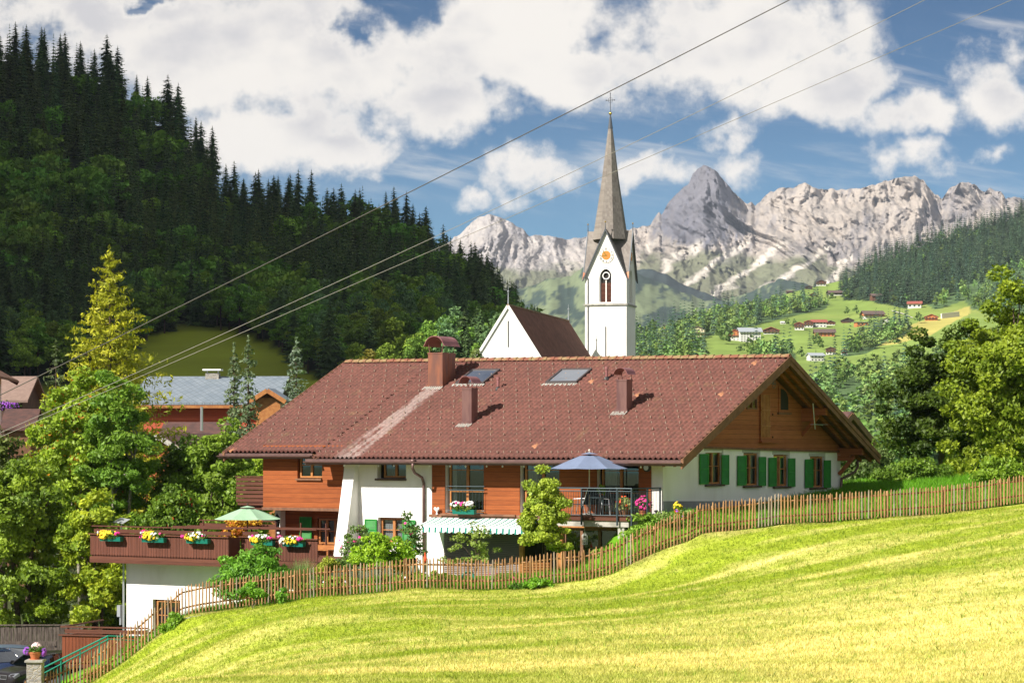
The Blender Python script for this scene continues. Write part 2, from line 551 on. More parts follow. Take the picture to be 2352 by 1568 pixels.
simple('flower_red', (0.75, 0.08, 0.02), 0.7)
simple('flower_pale', (0.75, 0.55, 0.55), 0.7)
foliage('leaf', trans=0.32)
foliage('leaf_forest', trans=0.12, hue=0.018, rough=0.7, spec=0.1)
foliage('leaf_far', trans=0.15, rough=0.8, spec=0.05)
foliage('grass_blade', trans=0.30, rough=0.6, spec=0.2)
vcol('roof_tile', 0.75, 7.0, 0.30, spec=0.25)
vcol('terrain', 0.95, 0.9, 0.28, 0.5, 6.0, 0.06)
vcol('terrain_far', 0.95, 0.02, 0.22)
vcol('rock', 0.95, 0.004, 0.28, 0.9, 0.006, 60.0)
# ------------------------------------------------------------------ house frame (needed by the ground too)
HN = Vector((6.09, 95.0, 0.0))
HROT = R(-32.2)
_hx = Vector((math.cos(HROT), math.sin(HROT), 0))
_hy = Vector((-math.sin(HROT), math.cos(HROT), 0))


def hw(X, Y, z=0.0):                       # house local -> world
    return HN + _hx * X + _hy * Y + Vector((0, 0, z))


def _ray(u, v, org, rot):
    d = Vector(((u - CX) / F, 1.0, (HY - v) / F))
    c, s = math.cos(-rot), math.sin(-rot)
    o = Vector((-org[0], -org[1], -org[2]))
    return Vector((o.x * c - o.y * s, o.x * s + o.y * c, o.z)), Vector((d.x * c - d.y * s, d.x * s + d.y * c, d.z))


def FL(u, v, y=0.0, org=HN, rot=HROT):     # photo pixel -> (X, Z) on the local plane Y = y
    o, d = _ray(u, v, org, rot)
    p = o + d * ((y - o.y) / d.y)
    return p.x, p.z


def GL(u, v, x=0.0, org=HN, rot=HROT):     # photo pixel -> (Y, Z) on the local plane X = x
    o, d = _ray(u, v, org, rot)
    p = o + d * ((x - o.x) / d.x)
    return p.y, p.z


def Hr(X, Y):                              # top of the front roof slope
    return -0.47 + (Y + 1.1) / 9.84 * (4.40 + 0.0098 * (-X))


def RL(u, v, lift=0.0):
    o, d = _ray(u, v, HN, HROT)
    t = 95.0
    for _ in range(12):
        p = o + d * t
        e = p.z - (Hr(p.x, p.y) + lift)
        p2 = o + d * (t + .01)
        e2 = p2.z - (Hr(p2.x, p2.y) + lift)
        t -= e / ((e2 - e) / .01)
    return o + d * t


# ------------------------------------------------------------------ fence line and the near ground
FENCE = [(60, 1635, 93), (150, 1597, 93), (223, 1561, 93), (282, 1522, 93), (325, 1490, 93), (349, 1468, 93), (384, 1444, 93), (417, 1417, 93), (457, 1408, 93), (511, 1400, 93), (551, 1395, 93),
         (630, 1386, 92.6), (675, 1379, 92.4), (731, 1372, 92.2), (802, 1367, 92), (878, 1360, 91.7), (956, 1353, 91.4), (1023, 1354, 91.2),
         (1130, 1355, 91), (1216, 1348, 91), (1279, 1340, 91), (1350, 1334, 91), (1406, 1319, 91), (1461, 1292, 91), (1518, 1265, 91.2),
         (1579, 1245, 91.5), (1608, 1229, 91.7), (1684, 1220, 92), (1764, 1210, 92.3), (1788, 1205, 92.4), (1892, 1200, 92.8), (2049, 1189, 93.4),
         (2151, 1182, 93.8), (2250, 1170, 94.2), (2319, 1160, 94.5), (2400, 1150, 94.8), (2700, 1110, 96)]
FP = [P(*f) for f in FENCE]
_fx = np.array([p.x for p in FP]); _fy = np.array([p.y for p in FP]); _fz = np.array([p.z for p in FP])


def fence_y(x):
    return np.interp(x, _fx, _fy)


ctrl = [tuple(p) for p in FP]
for (u, v, y) in [(400, 1568, 57), (800, 1568, 55), (1176, 1568, 55), (1700, 1566, 55), (2352, 1560, 55), (2900, 1530, 55), (1176, 1424, 75), (600, 1440, 76), (1700, 1385, 75),
                  (2300, 1310, 75), (2700, 1270, 76), (300, 1620, 72), (0, 1750, 75), (-300, 1850, 80)]:
    ctrl.append(tuple(P(u, v, y)))
ctrl += [(0, 30, -4.7), (-14, 32, -4.9), (15, 32, -4.4), (0, 6, -2.4), (-20, 6, -2.6), (20, 6, -2.0), (0, -30, -0.6), (-40, 0, -4.5), (40, 0, 1.0), (-30, 50, -8.0), (36, 50, -2.2)]
for (X, Y, z) in [(-5, 0, -5.35), (-9, 0, -5.4), (-14, 0, -5.5), (-17, -2.5, -5.75), (-3.2, -3.0, -5.0), (-10, -4, -5.45), (-3.0, -2.2, -5.25), (-3.2, -.8, -5.4), (-4.5, -1.5, -5.4), (-6.5, -2.5, -5.4), (-1.5, -1.2, -3.4), (0, 0, -2.72), (0, 4, -2.74), (0, 8, -2.5), (0, 12, -2.2), (0, 17.2, -1.9), (2.5, 4, -2.74), (2.5, 12, -2.25),
                  (6, 20, -1.5), (-10, 20, -2.6), (-22, 18, -5.5), (-26, 4, -8.8), (-22, -8, -9.2), (-19, -12, -8.6), (-17, -10, -7.0), (-14.5, -8.5, -6.3)]:
    p = hw(X, Y, z)
    ctrl.append(tuple(p))
ctrl += [(-19.5, 96, -9.7), (-24, 97, -10.0), (-24, 104, -10.1), (-32, 100, -10.2), (-30, 112, -10.0), (-20, 115, -9.8), (-45, 95, -10.8), (-60, 120, -11),
         (24, 112, -1.4), (30, 104, -1.6), (40, 125, -0.8), (20, 135, -1.8), (0, 135, -5), (-40, 180, -9.5), (0, 185, -9), (40, 185, -3), (70, 110, 2), (-80, 60, -11), (70, 50, 2), (-30, 150, -9.8)]
ctrl = np.array(ctrl, float)


def _tps(r2):
    return np.where(r2 > 1e-9, r2 * np.log(r2 + 1e-12) * 0.5, 0.0)


_n = len(ctrl)
_d2 = ((ctrl[:, None, :2] - ctrl[None, :, :2]) ** 2).sum(-1)
_A = np.zeros((_n + 3, _n + 3)); _A[:_n, :_n] = _tps(_d2) + np.eye(_n) * 0.06
_A[:_n, _n] = 1; _A[:_n, _n + 1:] = ctrl[:, :2]; _A[_n, :_n] = 1; _A[_n + 1:, :_n] = ctrl[:, :2].T
_w = np.linalg.solve(_A, np.concatenate([ctrl[:, 2], np.zeros(3)]))


def ground_h(x, y):
    x = np.asarray(x, float); y = np.asarray(y, float)
    sh = np.broadcast(x, y).shape
    X = np.broadcast_to(x, sh).ravel(); Y = np.broadcast_to(y, sh).ravel()
    out = np.empty(X.shape)
    for i in range(0, len(X), 20000):
        xx, yy = X[i:i + 20000], Y[i:i + 20000]
        out[i:i + 20000] = _tps((xx[:, None] - ctrl[None, :, 0]) ** 2 + (yy[:, None] - ctrl[None, :, 1]) ** 2) @ _w[:_n] + _w[_n] + _w[_n + 1] * xx + _w[_n + 2] * yy
    # away from the surveyed area the ground levels out into the valley floor
    far = np.clip((np.hypot(X - 0, (Y - 90)) - 75) / 60.0, 0, 1); far = far * far * (3 - 2 * far)
    base = -12.0 - np.clip((Y - 200) / 60.0, 0, 1) * 2.5
    out = np.clip(out, -13, 6) * (1 - far) + base * far
    return out.reshape(sh)


def gh(x, y):
    return float(ground_h(np.array([x]), np.array([y]))[0])


def stripes(x, y):
    """mown rows across the slope: 0 green .. 1 straw"""
    fz = np.interp(x, _fx, _fz)
    s = (fence_y(x) - y) + 0.18 * x + 1.2 * fbm(x * 0.06, y * 0.06, 3) + 0.4 * fbm(x * .3, y * .3, 8)
    row = 0.5 + 0.5 * np.sin(s * 2 * np.pi / 2.9)
    row2 = 0.5 + 0.5 * np.sin(s * 2 * np.pi / 7.3 + 1.3)
    dry = 0.17 * row ** 2 + 0.15 * row2 + 0.42 * fbm(x * 0.22, y * 0.5, 1) + 0.36 * fbm(x * 1.1, y * 2.0, 2) + .06
    dist = np.clip((fence_y(x) - y) / 30.0, 0, 1)
    lr = np.clip((x + 2) / 12, 0, 1) * np.clip((dist - .35) / .5, 0, 1)
    streak = np.clip(fbm((fence_y(x) - y + .30 * x) * .75, x * .035, 11, 4) * 2.6, 0, 1)
    dry = dry + 0.38 * dist + .38 * lr + .42 * streak - 0.27
    return np.clip(dry, 0, 1)


GREEN = np.array((0.30, 0.37, 0.030)); STRAW = np.array((0.74, 0.64, 0.25)); LAWN = np.array((0.115, 0.27, 0.014)); SOIL = np.array((0.16, 0.105, 0.06))


def ground_cols(x, y):
    dry = stripes(x, y)[..., None]
    c = GREEN * (1 - dry) + STRAW * dry
    behind = np.clip((y - fence_y(x)) / 0.5, 0, 1)[..., None]
    n = (0.5 + 0.5 * fbm(x * 0.5, y * 0.5, 5))[..., None]
    lawn = LAWN * (0.75 + 0.5 * n)
    c = c * (1 - behind) + lawn * behind
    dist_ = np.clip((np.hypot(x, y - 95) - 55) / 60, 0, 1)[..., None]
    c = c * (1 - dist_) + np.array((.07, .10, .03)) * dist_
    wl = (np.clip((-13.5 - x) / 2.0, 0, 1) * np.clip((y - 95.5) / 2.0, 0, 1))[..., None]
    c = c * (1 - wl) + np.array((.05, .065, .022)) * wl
    edge = np.exp(-((y - fence_y(x)) / 0.45) ** 2)[..., None] * np.clip(fbm(x * .8, y * .8, 4) + 0.35, 0, 1)[..., None]
    c = c * (1 - 0.7 * edge) + SOIL * 0.7 * edge
    return c


def axis(segs):
    return np.concatenate([np.linspace(a, b, n, endpoint=False) for a, b, n in segs] + [[segs[-1][1]]])


gx = axis([(-9000, -400, 8), (-400, -70, 22), (-70, -26, 60), (-26, 26, 260), (26, 70, 50), (70, 400, 22), (400, 9000, 8)])
gy = axis([(-400, -40, 10), (-40, 45, 60), (45, 112, 300), (112, 200, 60), (200, 460, 26), (460, 9000, 10)])
GX, GY = np.meshgrid(gx, gy)
GZ = ground_h(GX, GY)
infr = np.exp(-(np.hypot(GX, GY - 75) / 60) ** 4)
GZ = GZ + infr * (0.035 * fbm(GX * 1.3, GY * 1.3, 6) + 0.06 * fbm(GX * .35, GY * .35, 7))
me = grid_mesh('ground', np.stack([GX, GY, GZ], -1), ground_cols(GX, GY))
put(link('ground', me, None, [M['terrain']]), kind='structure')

# grass: short mown tufts in front of the fence, longer green grass behind it
def tufts(name, n, region, hmin, hmax, cols_fn, label):
    x, y = region(n)
    k = len(x)
    z = ground_h(x, y) + np.exp(-(np.hypot(x, y - 75) / 60) ** 4) * (0.035 * fbm(x * 1.3, y * 1.3, 6) + 0.06 * fbm(x * .35, y * .35, 7))
    nb = 3
    base = np.repeat(np.stack([x, y, z - 0.01], -1), nb, 0)
    base[:, :2] += rng.normal(0, 0.035, (k * nb, 2))
    h = rng.uniform(hmin, hmax, k * nb) * np.repeat(rng.uniform(0.7, 1.35, k), nb)
    ang = rng.uniform(0, 2 * np.pi, k * nb)
    lean = rng.normal(0, 0.55, (k * nb, 2)) * h[:, None]
    w = rng.uniform(0.007, 0.014, k * nb) * (1 + h * 2)
    d = np.stack([np.cos(ang), np.sin(ang), np.zeros_like(ang)], -1) * w[:, None]
    tip = base + np.concatenate([lean, h[:, None]], 1)
    V = np.stack([base - d, base + d, tip], 1).reshape(-1, 3)
    c = np.repeat(cols_fn(x, y), nb, 0) * rng.uniform(0.65, 1.4, (k * nb, 1))
    c = np.repeat(c, 3, 0)
    me = np_mesh(name, V, np.arange(len(V)).reshape(-1, 3), np.clip(c, 0, 0.9))
    return put(link(name, me, None, [M['grass_blade']]), label, 'grass', kind='stuff')


def reg_meadow(n):
    y = 52 + 42 * rng.uniform(0, 1, n) ** 0.8
    x = rng.uniform(-0.29, 0.30, n) * y
    ok = (y < fence_y(x) - 0.05)
    return x[ok], y[ok]


def reg_lawn(n):
    x = rng.uniform(-16, 32, n); y = fence_y(x) + rng.uniform(0, 20, n) ** 1.0
    c, s = math.cos(-HROT), math.sin(-HROT)
    X = (x - HN.x) * c - (y - HN.y) * s; Y = (x - HN.x) * s + (y - HN.y) * c
    ok = ~((X < 0.2) & (Y > -2.6) & (X > -21) & (Y < 18)) & ~((X < -12) & (Y > -9)) & (x < 0.30 * y)
    return x[ok], y[ok]


tufts('mown_grass', 285000, reg_meadow, 0.035, 0.085, lambda x, y: ground_cols(x, y) * 1.0, 'short mown yellow green grass on the sloping meadow in front of the picket fence')
def reg_near(n):
    y = rng.uniform(51, 68, n); x = rng.uniform(-0.25, 0.29, n) * y
    ok = rng.uniform(0, 1, n) < np.clip((70 - y) / 14, .2, 1)
    return x[ok], y[ok]


tufts('meadow_stubble', 130000, reg_near, 0.045, 0.115, lambda x, y: ground_cols(x, y) * 1.05, 'longer pale straw coloured stubble on the nearest part of the meadow')
tufts('meadow_weeds', 9000, reg_meadow, 0.09, 0.17, lambda x, y: np.tile(np.array((0.20, 0.30, 0.03)), (len(x), 1)) * (0.7 + 0.6 * rng.uniform(0, 1, (len(x), 1))), 'scattered taller weeds and uncut grass tufts on the mown meadow')
tufts('garden_grass', 70000, reg_lawn, 0.10, 0.26, lambda x, y: np.tile(np.array((0.12, 0.29, 0.015)), (len(x), 1)) * (0.8 + 0.4 * rng.uniform(0, 1, (len(x), 1))), 'longer bright green grass growing between the picket fence and the house')

# ------------------------------------------------------------------ forested hill on the left, with the shaded meadow at its foot
RIDGE_L = [(-2200, -420), (-900, -330), (-300, 20), (0, 150), (115, 168), (200, 185), (290, 243), (340, 285), (400, 315), (440, 362), (490, 408), (510, 490), (590, 522), (650, 498), (690, 518), (760, 533), (850, 523),
           (940, 573), (990, 612), (1050, 668), (1100, 694), (1150, 742), (1190, 795), (1240, 870), (1330, 985), (1450, 1150)]
_ru = np.array([p[0] for p in RIDGE_L], float); _rv = np.array([p[1] for p in RIDGE_L], float)


def hill_vy(u, s):
    u = np.asarray(u, float); s = np.asarray(s, float)
    vr = np.interp(u, _ru, _rv); yr = np.interp(u, [-900, 450, 1190, 1450], [1150, 980, 640, 560])
    vm = np.maximum(762, vr + np.maximum(885 - vr, 8) * 0.45)
    k = [0, .15, .35, 1.0]
    v0 = np.full_like(u, 1250.0) + np.maximum(0, vr - 1150); v1 = np.maximum(885, vr + 20); v2 = vm
    y0, y1, y2 = 290.0, 355.0, 470.0
    def pw(a0, a1, a2, a3):
        return np.where(s < k[1], a0 + (a1 - a0) * s / k[1], np.where(s < k[2], a1 + (a2 - a1) * (s - k[1]) / (k[2] - k[1]), a2 + (a3 - a2) * (s - k[2]) / (1 - k[2])))
    return pw(v0, v1, v2, vr), pw(y0, y1, y2, yr)


def hill_pt(u, s):
    v, y = hill_vy(u, s)
    x = (np.asarray(u) - CX) / F * y; z = (HY - v) / F * y
    bump = np.clip((y - 480) / 120, 0, 1) * 5.0 * fbm(x * .012, y * .012, 2)
    return np.stack(np.broadcast_arrays(x, y, z + bump), -1)


uu = np.concatenate([np.linspace(-2200, -300, 30), np.linspace(-280, 1450, 90)])
ss = np.concatenate([np.linspace(0, .35, 16), np.linspace(.38, 1, 34)])
U_, S_ = np.meshgrid(uu, ss)
pts = hill_pt(U_, S_)
back = pts[-1:].copy(); back[..., 1] += 260; back[..., 2] = np.maximum(back[..., 2] * 0.35 - 20, -15)
pts = np.concatenate([pts, back], 0)
V_, _ = hill_vy(U_, S_)
MEADOW_L = [(200, 1010), (250, 870), (300, 800), (360, 764), (440, 750), (495, 752), (555, 764), (625, 790), (690, 835), (750, 890), (800, 1010)]
mead = inpoly(U_, V_, MEADOW_L) | (V_ > 880)
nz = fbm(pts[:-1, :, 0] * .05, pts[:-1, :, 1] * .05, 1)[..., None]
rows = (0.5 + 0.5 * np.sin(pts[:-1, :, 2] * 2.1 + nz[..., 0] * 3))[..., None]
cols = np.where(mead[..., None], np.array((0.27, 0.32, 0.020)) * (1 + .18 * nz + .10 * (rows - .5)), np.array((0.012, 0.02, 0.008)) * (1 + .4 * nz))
cols = np.concatenate([cols, cols[-1:]], 0)
me = grid_mesh('wooded_hill', pts, np.clip(cols, 0, 1))
put(link('wooded_hill', me, None, [M['terrain_far']]), kind='structure')

# unseen mountainside added outside the view to keep the hill in shade
my = np.linspace(140, 1250, 44); mt = np.linspace(0, 1, 14)
MYg, MTg = np.meshgrid(my, mt)
foot = -85 - (MYg - 140) * 0.20
end = np.clip((MYg - 138) / 50, 0, 1)
top = (30 + 520 * end ** 0.8) * (1 + .06 * fbm(MYg * .006, MTg * 2, 3))
mpts = np.stack([foot - MTg * (300 + 40 * fbm(MYg * .01, MTg * 3, 1)), MYg, -14 + top * MTg ** 1.05 + 8 * fbm(MYg * .02, MTg * 8, 4) * MTg], -1)
mb = mpts[-1:].copy(); mb[..., 0] -= 420; mb[..., 2] *= 0.2
mpts = np.concatenate([mpts, mb], 0)
me = grid_mesh('shade_blocker', mpts, np.broadcast_to(np.array((0.022, 0.036, 0.014)), mpts.shape))
put(link('shade_blocker', me, None, [M['terrain_far']]), kind='structure')

# ------------------------------------------------------------------ village hillside across the valley
RIDGE_R = [(1100, 1020), (1300, 900), (1420, 790), (1470, 765), (1560, 742), (1650, 708), (1750, 694), (1830, 668), (1900, 652), (1950, 640), (2000, 612), (2100, 572), (2200, 540), (2300, 512), (2352, 494), (2500, 445), (2900, 320), (3400, 200)]
_qu = np.array([p[0] for p in RIDGE_R], float); _qv = np.array([p[1] for p in RIDGE_R], float)


def slope_vy(u, s):
    u = np.asarray(u, float); s = np.asarray(s, float)
    vr = np.interp(u, _qu, _qv); yr = np.interp(u, [1300, 1470, 1900, 2352, 3400], [1250, 1500, 2000, 2400, 2700])
    k = [0, .25, .55, 1.0]
    v0, v1 = 1300.0, np.maximum(1040.0, vr + 60)
    v2 = np.maximum(vr + 25, np.minimum(880.0, 880.0))
    def pw(a0, a1, a2, a3):
        return np.where(s < k[1], a0 + (a1 - a0) * s / k[1], np.where(s < k[2], a1 + (a2 - a1) * (s - k[1]) / (k[2] - k[1]), a2 + (a3 - a2) * (s - k[2]) / (1 - k[2])))
    return pw(v0, v1, v2, vr), pw(420.0, 600.0, 950.0, yr)


def slope_pt(u, s):
    v, y = slope_vy(u, s)
    x = (np.asarray(u) - CX) / F * y; z = (HY - v) / F * y
    return np.stack(np.broadcast_arrays(x, y, z), -1)


def slope_at(u, v):
    """point of the hillside seen at a photo pixel"""
    lo, hi = 0.0, 1.0
    for _ in range(30):
        m = (lo + hi) / 2
        vv, _y = slope_vy(u, m)
        if float(vv) > v: lo = m
        else: hi = m
    p = slope_pt(u, hi)
    return Vector([float(a) for a in p])


WOODS = [([(1925, 668), (1960, 635), (2000, 606), (2100, 566), (2200, 534), (2352, 486), (2950, 320), (2950, 600), (2352, 610), (2250, 640), (2170, 690), (2080, 708), (1990, 690), (1940, 690)], 3400, .95),
         ([(2130, 700), (2250, 640), (2352, 600), (2950, 560), (2950, 820), (2352, 800), (2290, 730), (2230, 708), (2215, 690), (2150, 712)], 1300, .4),
         ([(1870, 895), (1920, 856), (1985, 846), (2045, 846), (2150, 808), (2240, 766), (2352, 785), (2950, 800), (2950, 1090), (1850, 1090), (1830, 900)], 1700, .08),
         ([(1545, 765), (1600, 735), (1680, 716), (1790, 700), (1830, 692), (1905, 698), (1895, 710), (1800, 730), (1700, 756), (1600, 778)], 260, .25),
         ([(1455, 785), (1560, 752), (1610, 800), (1625, 850), (1455, 850)], 260, .3),
         ([(1930, 820), (1955, 795), (2000, 772), (2050, 758), (2085, 754), (2085, 766), (2040, 782), (1990, 812)], 90, .3),
         ([(1700, 818), (1750, 805), (1830, 812), (1830, 828), (1710, 830)], 26, .1)]
uu = np.linspace(1100, 3400, 420); ss = np.linspace(0, 1, 260)
U_, S_ = np.meshgrid(uu, ss)
pts = slope_pt(U_, S_); V_, _ = slope_vy(U_, S_)
TAN = [(1990, 800), (2010, 782), (2050, 765), (2100, 742), (2160, 728), (2215, 706), (2235, 700), (2225, 722), (2165, 752), (2140, 768), (2060, 790)]
TAN2 = [(1910, 925), (1950, 905), (1998, 897), (2005, 915), (1930, 935)]
nz = fbm(pts[..., 0] * .01, pts[..., 1] * .01, 1)[..., None]; n2 = fbm(pts[..., 0] * .05, pts[..., 1] * .02, 2)[..., None]
g = np.array((0.19, 0.27, 0.06)) * (1 + .22 * nz + .16 * n2)
yel = np.array((0.31, 0.30, 0.085)) * (1 + .15 * n2)
band = np.clip(fbm(pts[..., 0] * .006, pts[..., 2] * .05, 7) * 2.0, 0, 1)[..., None] * (V_ < 730)[..., None]
c = g * (1 - .65 * band) + yel * .65 * band
tn = (inpoly(U_, V_, TAN) | inpoly(U_, V_, TAN2))[..., None]
c = np.where(tn, np.array((0.40, 0.36, 0.10)) * (1 + .15 * n2), c)
for poly, _k1, _k2 in WOODS:
    wd = inpoly(U_, V_, poly)[..., None]
    c = np.where(wd, np.array((.035, .058, .022)) * (1.0 if _k2 > .5 else 2.4) * (1 + .3 * n2), c)
bk = pts[-1:].copy(); bk[..., 1] += 500; bk[..., 2] = np.maximum(bk[..., 2] - 160, -15)
me = grid_mesh('village_hillside', np.concatenate([pts, bk], 0), np.concatenate([c, c[-1:]], 0))
put(link('village_hillside', me, None, [M['terrain_far']]), kind='structure')

# ------------------------------------------------------------------ hazy alpine slopes behind the church, and the rock range
def sheet(name, ridge, vb, yb, yt, mat_, colfn, disp=0.0, ds=1.0, nu=260, ns=70, curve=1.0, rough_edge=0.0, nsd=0.0):
    ru = np.array([p[0] for p in ridge], float); rv = np.array([p[1] for p in ridge], float)
    uu = np.linspace(ru[0], ru[-1], nu); ss = np.linspace(0, 1, ns)
    U, S = np.meshgrid(uu, ss)
    vr = np.interp(U, ru, rv) + rough_edge * fbm(U * .09, U * 0, nsd, 5)
    vbv = np.interp(U, [p[0] for p in vb], [p[1] for p in vb])
    V = vbv + (vr - vbv) * S
    Y = yb + (yt - yb) * S ** curve
    x = (U - CX) / F * Y
    if disp:
        q = V * Y.mean() / F
        wx = x + 90 * fbm(x * .004, q * .006, 3 + nsd, 3)
        r1 = 1 - np.abs(fbm(wx * ds, q * ds * .55, 1 + nsd, 7, 2.1, .58)) * 2.4
        r2 = fbm(wx * ds * 5, q * ds * 4.0, 5 + nsd, 5, 2.0, .6)
        Y = Y - (disp * r1 + disp * .42 * r2) * np.minimum(S * 4, 1)
        x = (U - CX) / F * Y
    z = (HY - V) / F * Y
    pts = np.stack([x, Y, z], -1)
    cols = colfn(U, V, S, pts)
    bk = pts[-1:].copy(); bk[..., 1] += abs(yt - yb); bk[..., 2] *= .4
    me = grid_mesh(name, np.concatenate([pts, bk], 0), np.clip(np.concatenate([cols, cols[-1:]], 0), 0, 1))
    put(link(name, me, None, [M[mat_]]), kind='structure')
    return pts


ROCK = [(700, 640), (900, 600), (1000, 568), (1030, 556), (1060, 536), (1075, 520), (1100, 497), (1125, 493), (1150, 498), (1175, 512), (1200, 525), (1215, 541), (1260, 541), (1300, 549), (1345, 546), (1400, 540), (1440, 528), (1465, 522),
        (1495, 515), (1505, 498), (1513, 484), (1520, 492), (1535, 468), (1548, 452), (1560, 440), (1572, 430), (1582, 424), (1592, 400), (1603, 386), (1615, 379), (1628, 384), (1642, 390), (1655, 402), (1668, 418), (1684, 442), (1702, 458), (1716, 470), (1726, 463), (1735, 472), (1745, 466), (1770, 440), (1800, 431), (1825, 430), (1850, 419), (1870, 430),
        (1900, 434), (1930, 436), (1955, 433), (1985, 430), (2010, 424), (2045, 412), (2080, 404), (2105, 404), (2120, 414), (2135, 432), (2150, 447), (2163, 456), (2180, 432), (2195, 428), (2210, 420), (2225, 418), (2238, 421), (2250, 436), (2262, 440), (2272, 432), (2285, 438), (2300, 440), (2310, 456), (2330, 450), (2352, 458), (2450, 470), (2700, 500), (3100, 560)]


def rock_cols(U, V, S, p):
    n = fbm(U * .02, V * .05, 3, 5); n2 = .65 * fbm(U * .13 + V * .035, V * .045, 4, 6) + .35 * fbm(U * .22, V * .25, 14, 4); st = fbm(U * .05 + V * .09, V * .012, 9, 4)
    light = np.array((0.40, 0.35, 0.305)); dark = np.array((0.10, 0.107, 0.145)); scree = np.array((0.60, 0.555, 0.49)); grass = np.array((0.13, 0.145, 0.075))
    coolw = np.clip((1480 - U) / 200, 0, 1)[..., None]; light = light * (1 - coolw) + np.array((.42, .385, .36)) * coolw
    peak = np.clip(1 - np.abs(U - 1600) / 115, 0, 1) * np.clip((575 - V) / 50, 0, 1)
    strata = fbm(U * .014 + V * .012, V * .016, 12, 4); k = np.clip(0.24 + 1.1 * n2 + .9 * strata, 0, 1)[..., None]
    c = light * (1 - .62 * k) + dark * .62 * k
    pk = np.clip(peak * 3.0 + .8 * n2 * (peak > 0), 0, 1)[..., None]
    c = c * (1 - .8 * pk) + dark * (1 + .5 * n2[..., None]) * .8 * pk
    sh = (np.exp(-((U - 1880) / 50) ** 2 - ((V - 520) / 45) ** 2) + np.exp(-((U - 1790) / 40) ** 2 - ((V - 470) / 20) ** 2) * .6)[..., None]
    # grassy lower slopes with pale scree fans running down to the left
    low = np.clip((V - (600 + 30 * n - .12 * np.abs(U - 1720) * 0 - np.where((U > 1470) & (U < 1900), 25, 0))) / 25, 0, 1)
    fan = np.clip(1.8 * np.sin((U + V * 1.35) * .062 + n * 2.2) + .35 * n2 - .75, 0, 1) * np.clip((V - 545) / 20, 0, 1) * ((U > 1480) & (U < 1960))
    gr = np.clip(low - fan * .95, 0, 1)[..., None]
    c = c * (1 - fan[..., None] * .9) + scree * fan[..., None] * .9
    c = c * (1 - gr * .85) + grass * (1 + .35 * n2[..., None]) * gr * .85
    return c


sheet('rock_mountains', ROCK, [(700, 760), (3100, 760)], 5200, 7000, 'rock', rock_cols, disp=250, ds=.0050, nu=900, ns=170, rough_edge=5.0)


def alp_cols(U, V, S, p):
    n = fbm(U * .03 + V * .02, V * .03 - U * .01, 6, 4)[..., None]; n2 = fbm(U * .14, V * .14, 7, 4)[..., None]
    c = np.array((0.15, 0.185, 0.10)) * (1 + .25 * n2)
    w = np.clip((n + .5 * n2 + .08) * 6, 0, 1)
    return c * (1 - .92 * w) + np.array((0.028, 0.05, 0.045)) * .92 * w


ALP = [(700, 760), (1000, 705), (1150, 668), (1200, 662), (1260, 640), (1310, 632), (1345, 610), (1400, 612), (1440, 622), (1500, 640), (1560, 668), (1620, 690), (1660, 690), (1720, 672), (1790, 640), (1850, 650), (1950, 700), (2100, 780)]
sheet('alpine_slope', ALP, [(700, 850), (2100, 850)], 3300, 4700, 'terrain_far', alp_cols, disp=90, ds=.004, nu=260, ns=70, rough_edge=5.0, nsd=2)
sheet('dark_spur', [(1380, 640), (1460, 620), (1490, 616), (1530, 630), (1570, 655), (1620, 672), (1660, 690)], [(1380, 705), (1660, 705)], 4750, 5000, 'terrain_far',
      lambda U, V, S, p: np.array((0.035, 0.05, 0.05)) * (1 + .4 * fbm(U * .1, V * .1, 3)[..., None]), nu=80, ns=20, rough_edge=3.0)
# ------------------------------------------------------------------ trees and shrubs
def kites(cent, size, nrm_bias, r, aspect=0.55, bend=True):
    """leaf-sized kites at the given centres; returns verts (n*4,3), faces"""
    n = len(cent)
    a = r.normal(size=(n, 3)) + nrm_bias
    a /= np.linalg.norm(a, axis=1, keepdims=True) + 1e-9
    b = np.cross(a, r.normal(size=(n, 3))); b /= np.linalg.norm(b, axis=1, keepdims=True) + 1e-9
    c = np.cross(a, b)
    s = (size * r.uniform(0.6, 1.35, n))[:, None]
    V = np.stack([cent - b * s, cent + c * s * aspect - b * s * .1, cent + b * s, cent - c * s * aspect - b * s * .1], 1).reshape(-1, 3)
    return V, np.arange(n * 4).reshape(-1, 4)


def clump_centres(r, n, rx, ry, rz, shell=0.55, bottom=-0.85, lump=0.22):
    out = []
    while len(out) < n:
        d = r.normal(size=3); d /= np.linalg.norm(d)
        if d[2] < bottom: continue
        q = r.uniform(shell, 1.0) if r.uniform() < .8 else r.uniform(.2, shell)
        k = 1 + lump * math.sin(3.1 * d[0] + 5 * d[2] + rx) * math.cos(4.3 * d[1] - 2 * d[2])
        taper = 1 - 0.25 * max(d[2], 0)
        out.append((d[0] * rx * q * k * taper, d[1] * ry * q * k * taper, d[2] * rz * q * k))
    return np.array(out)


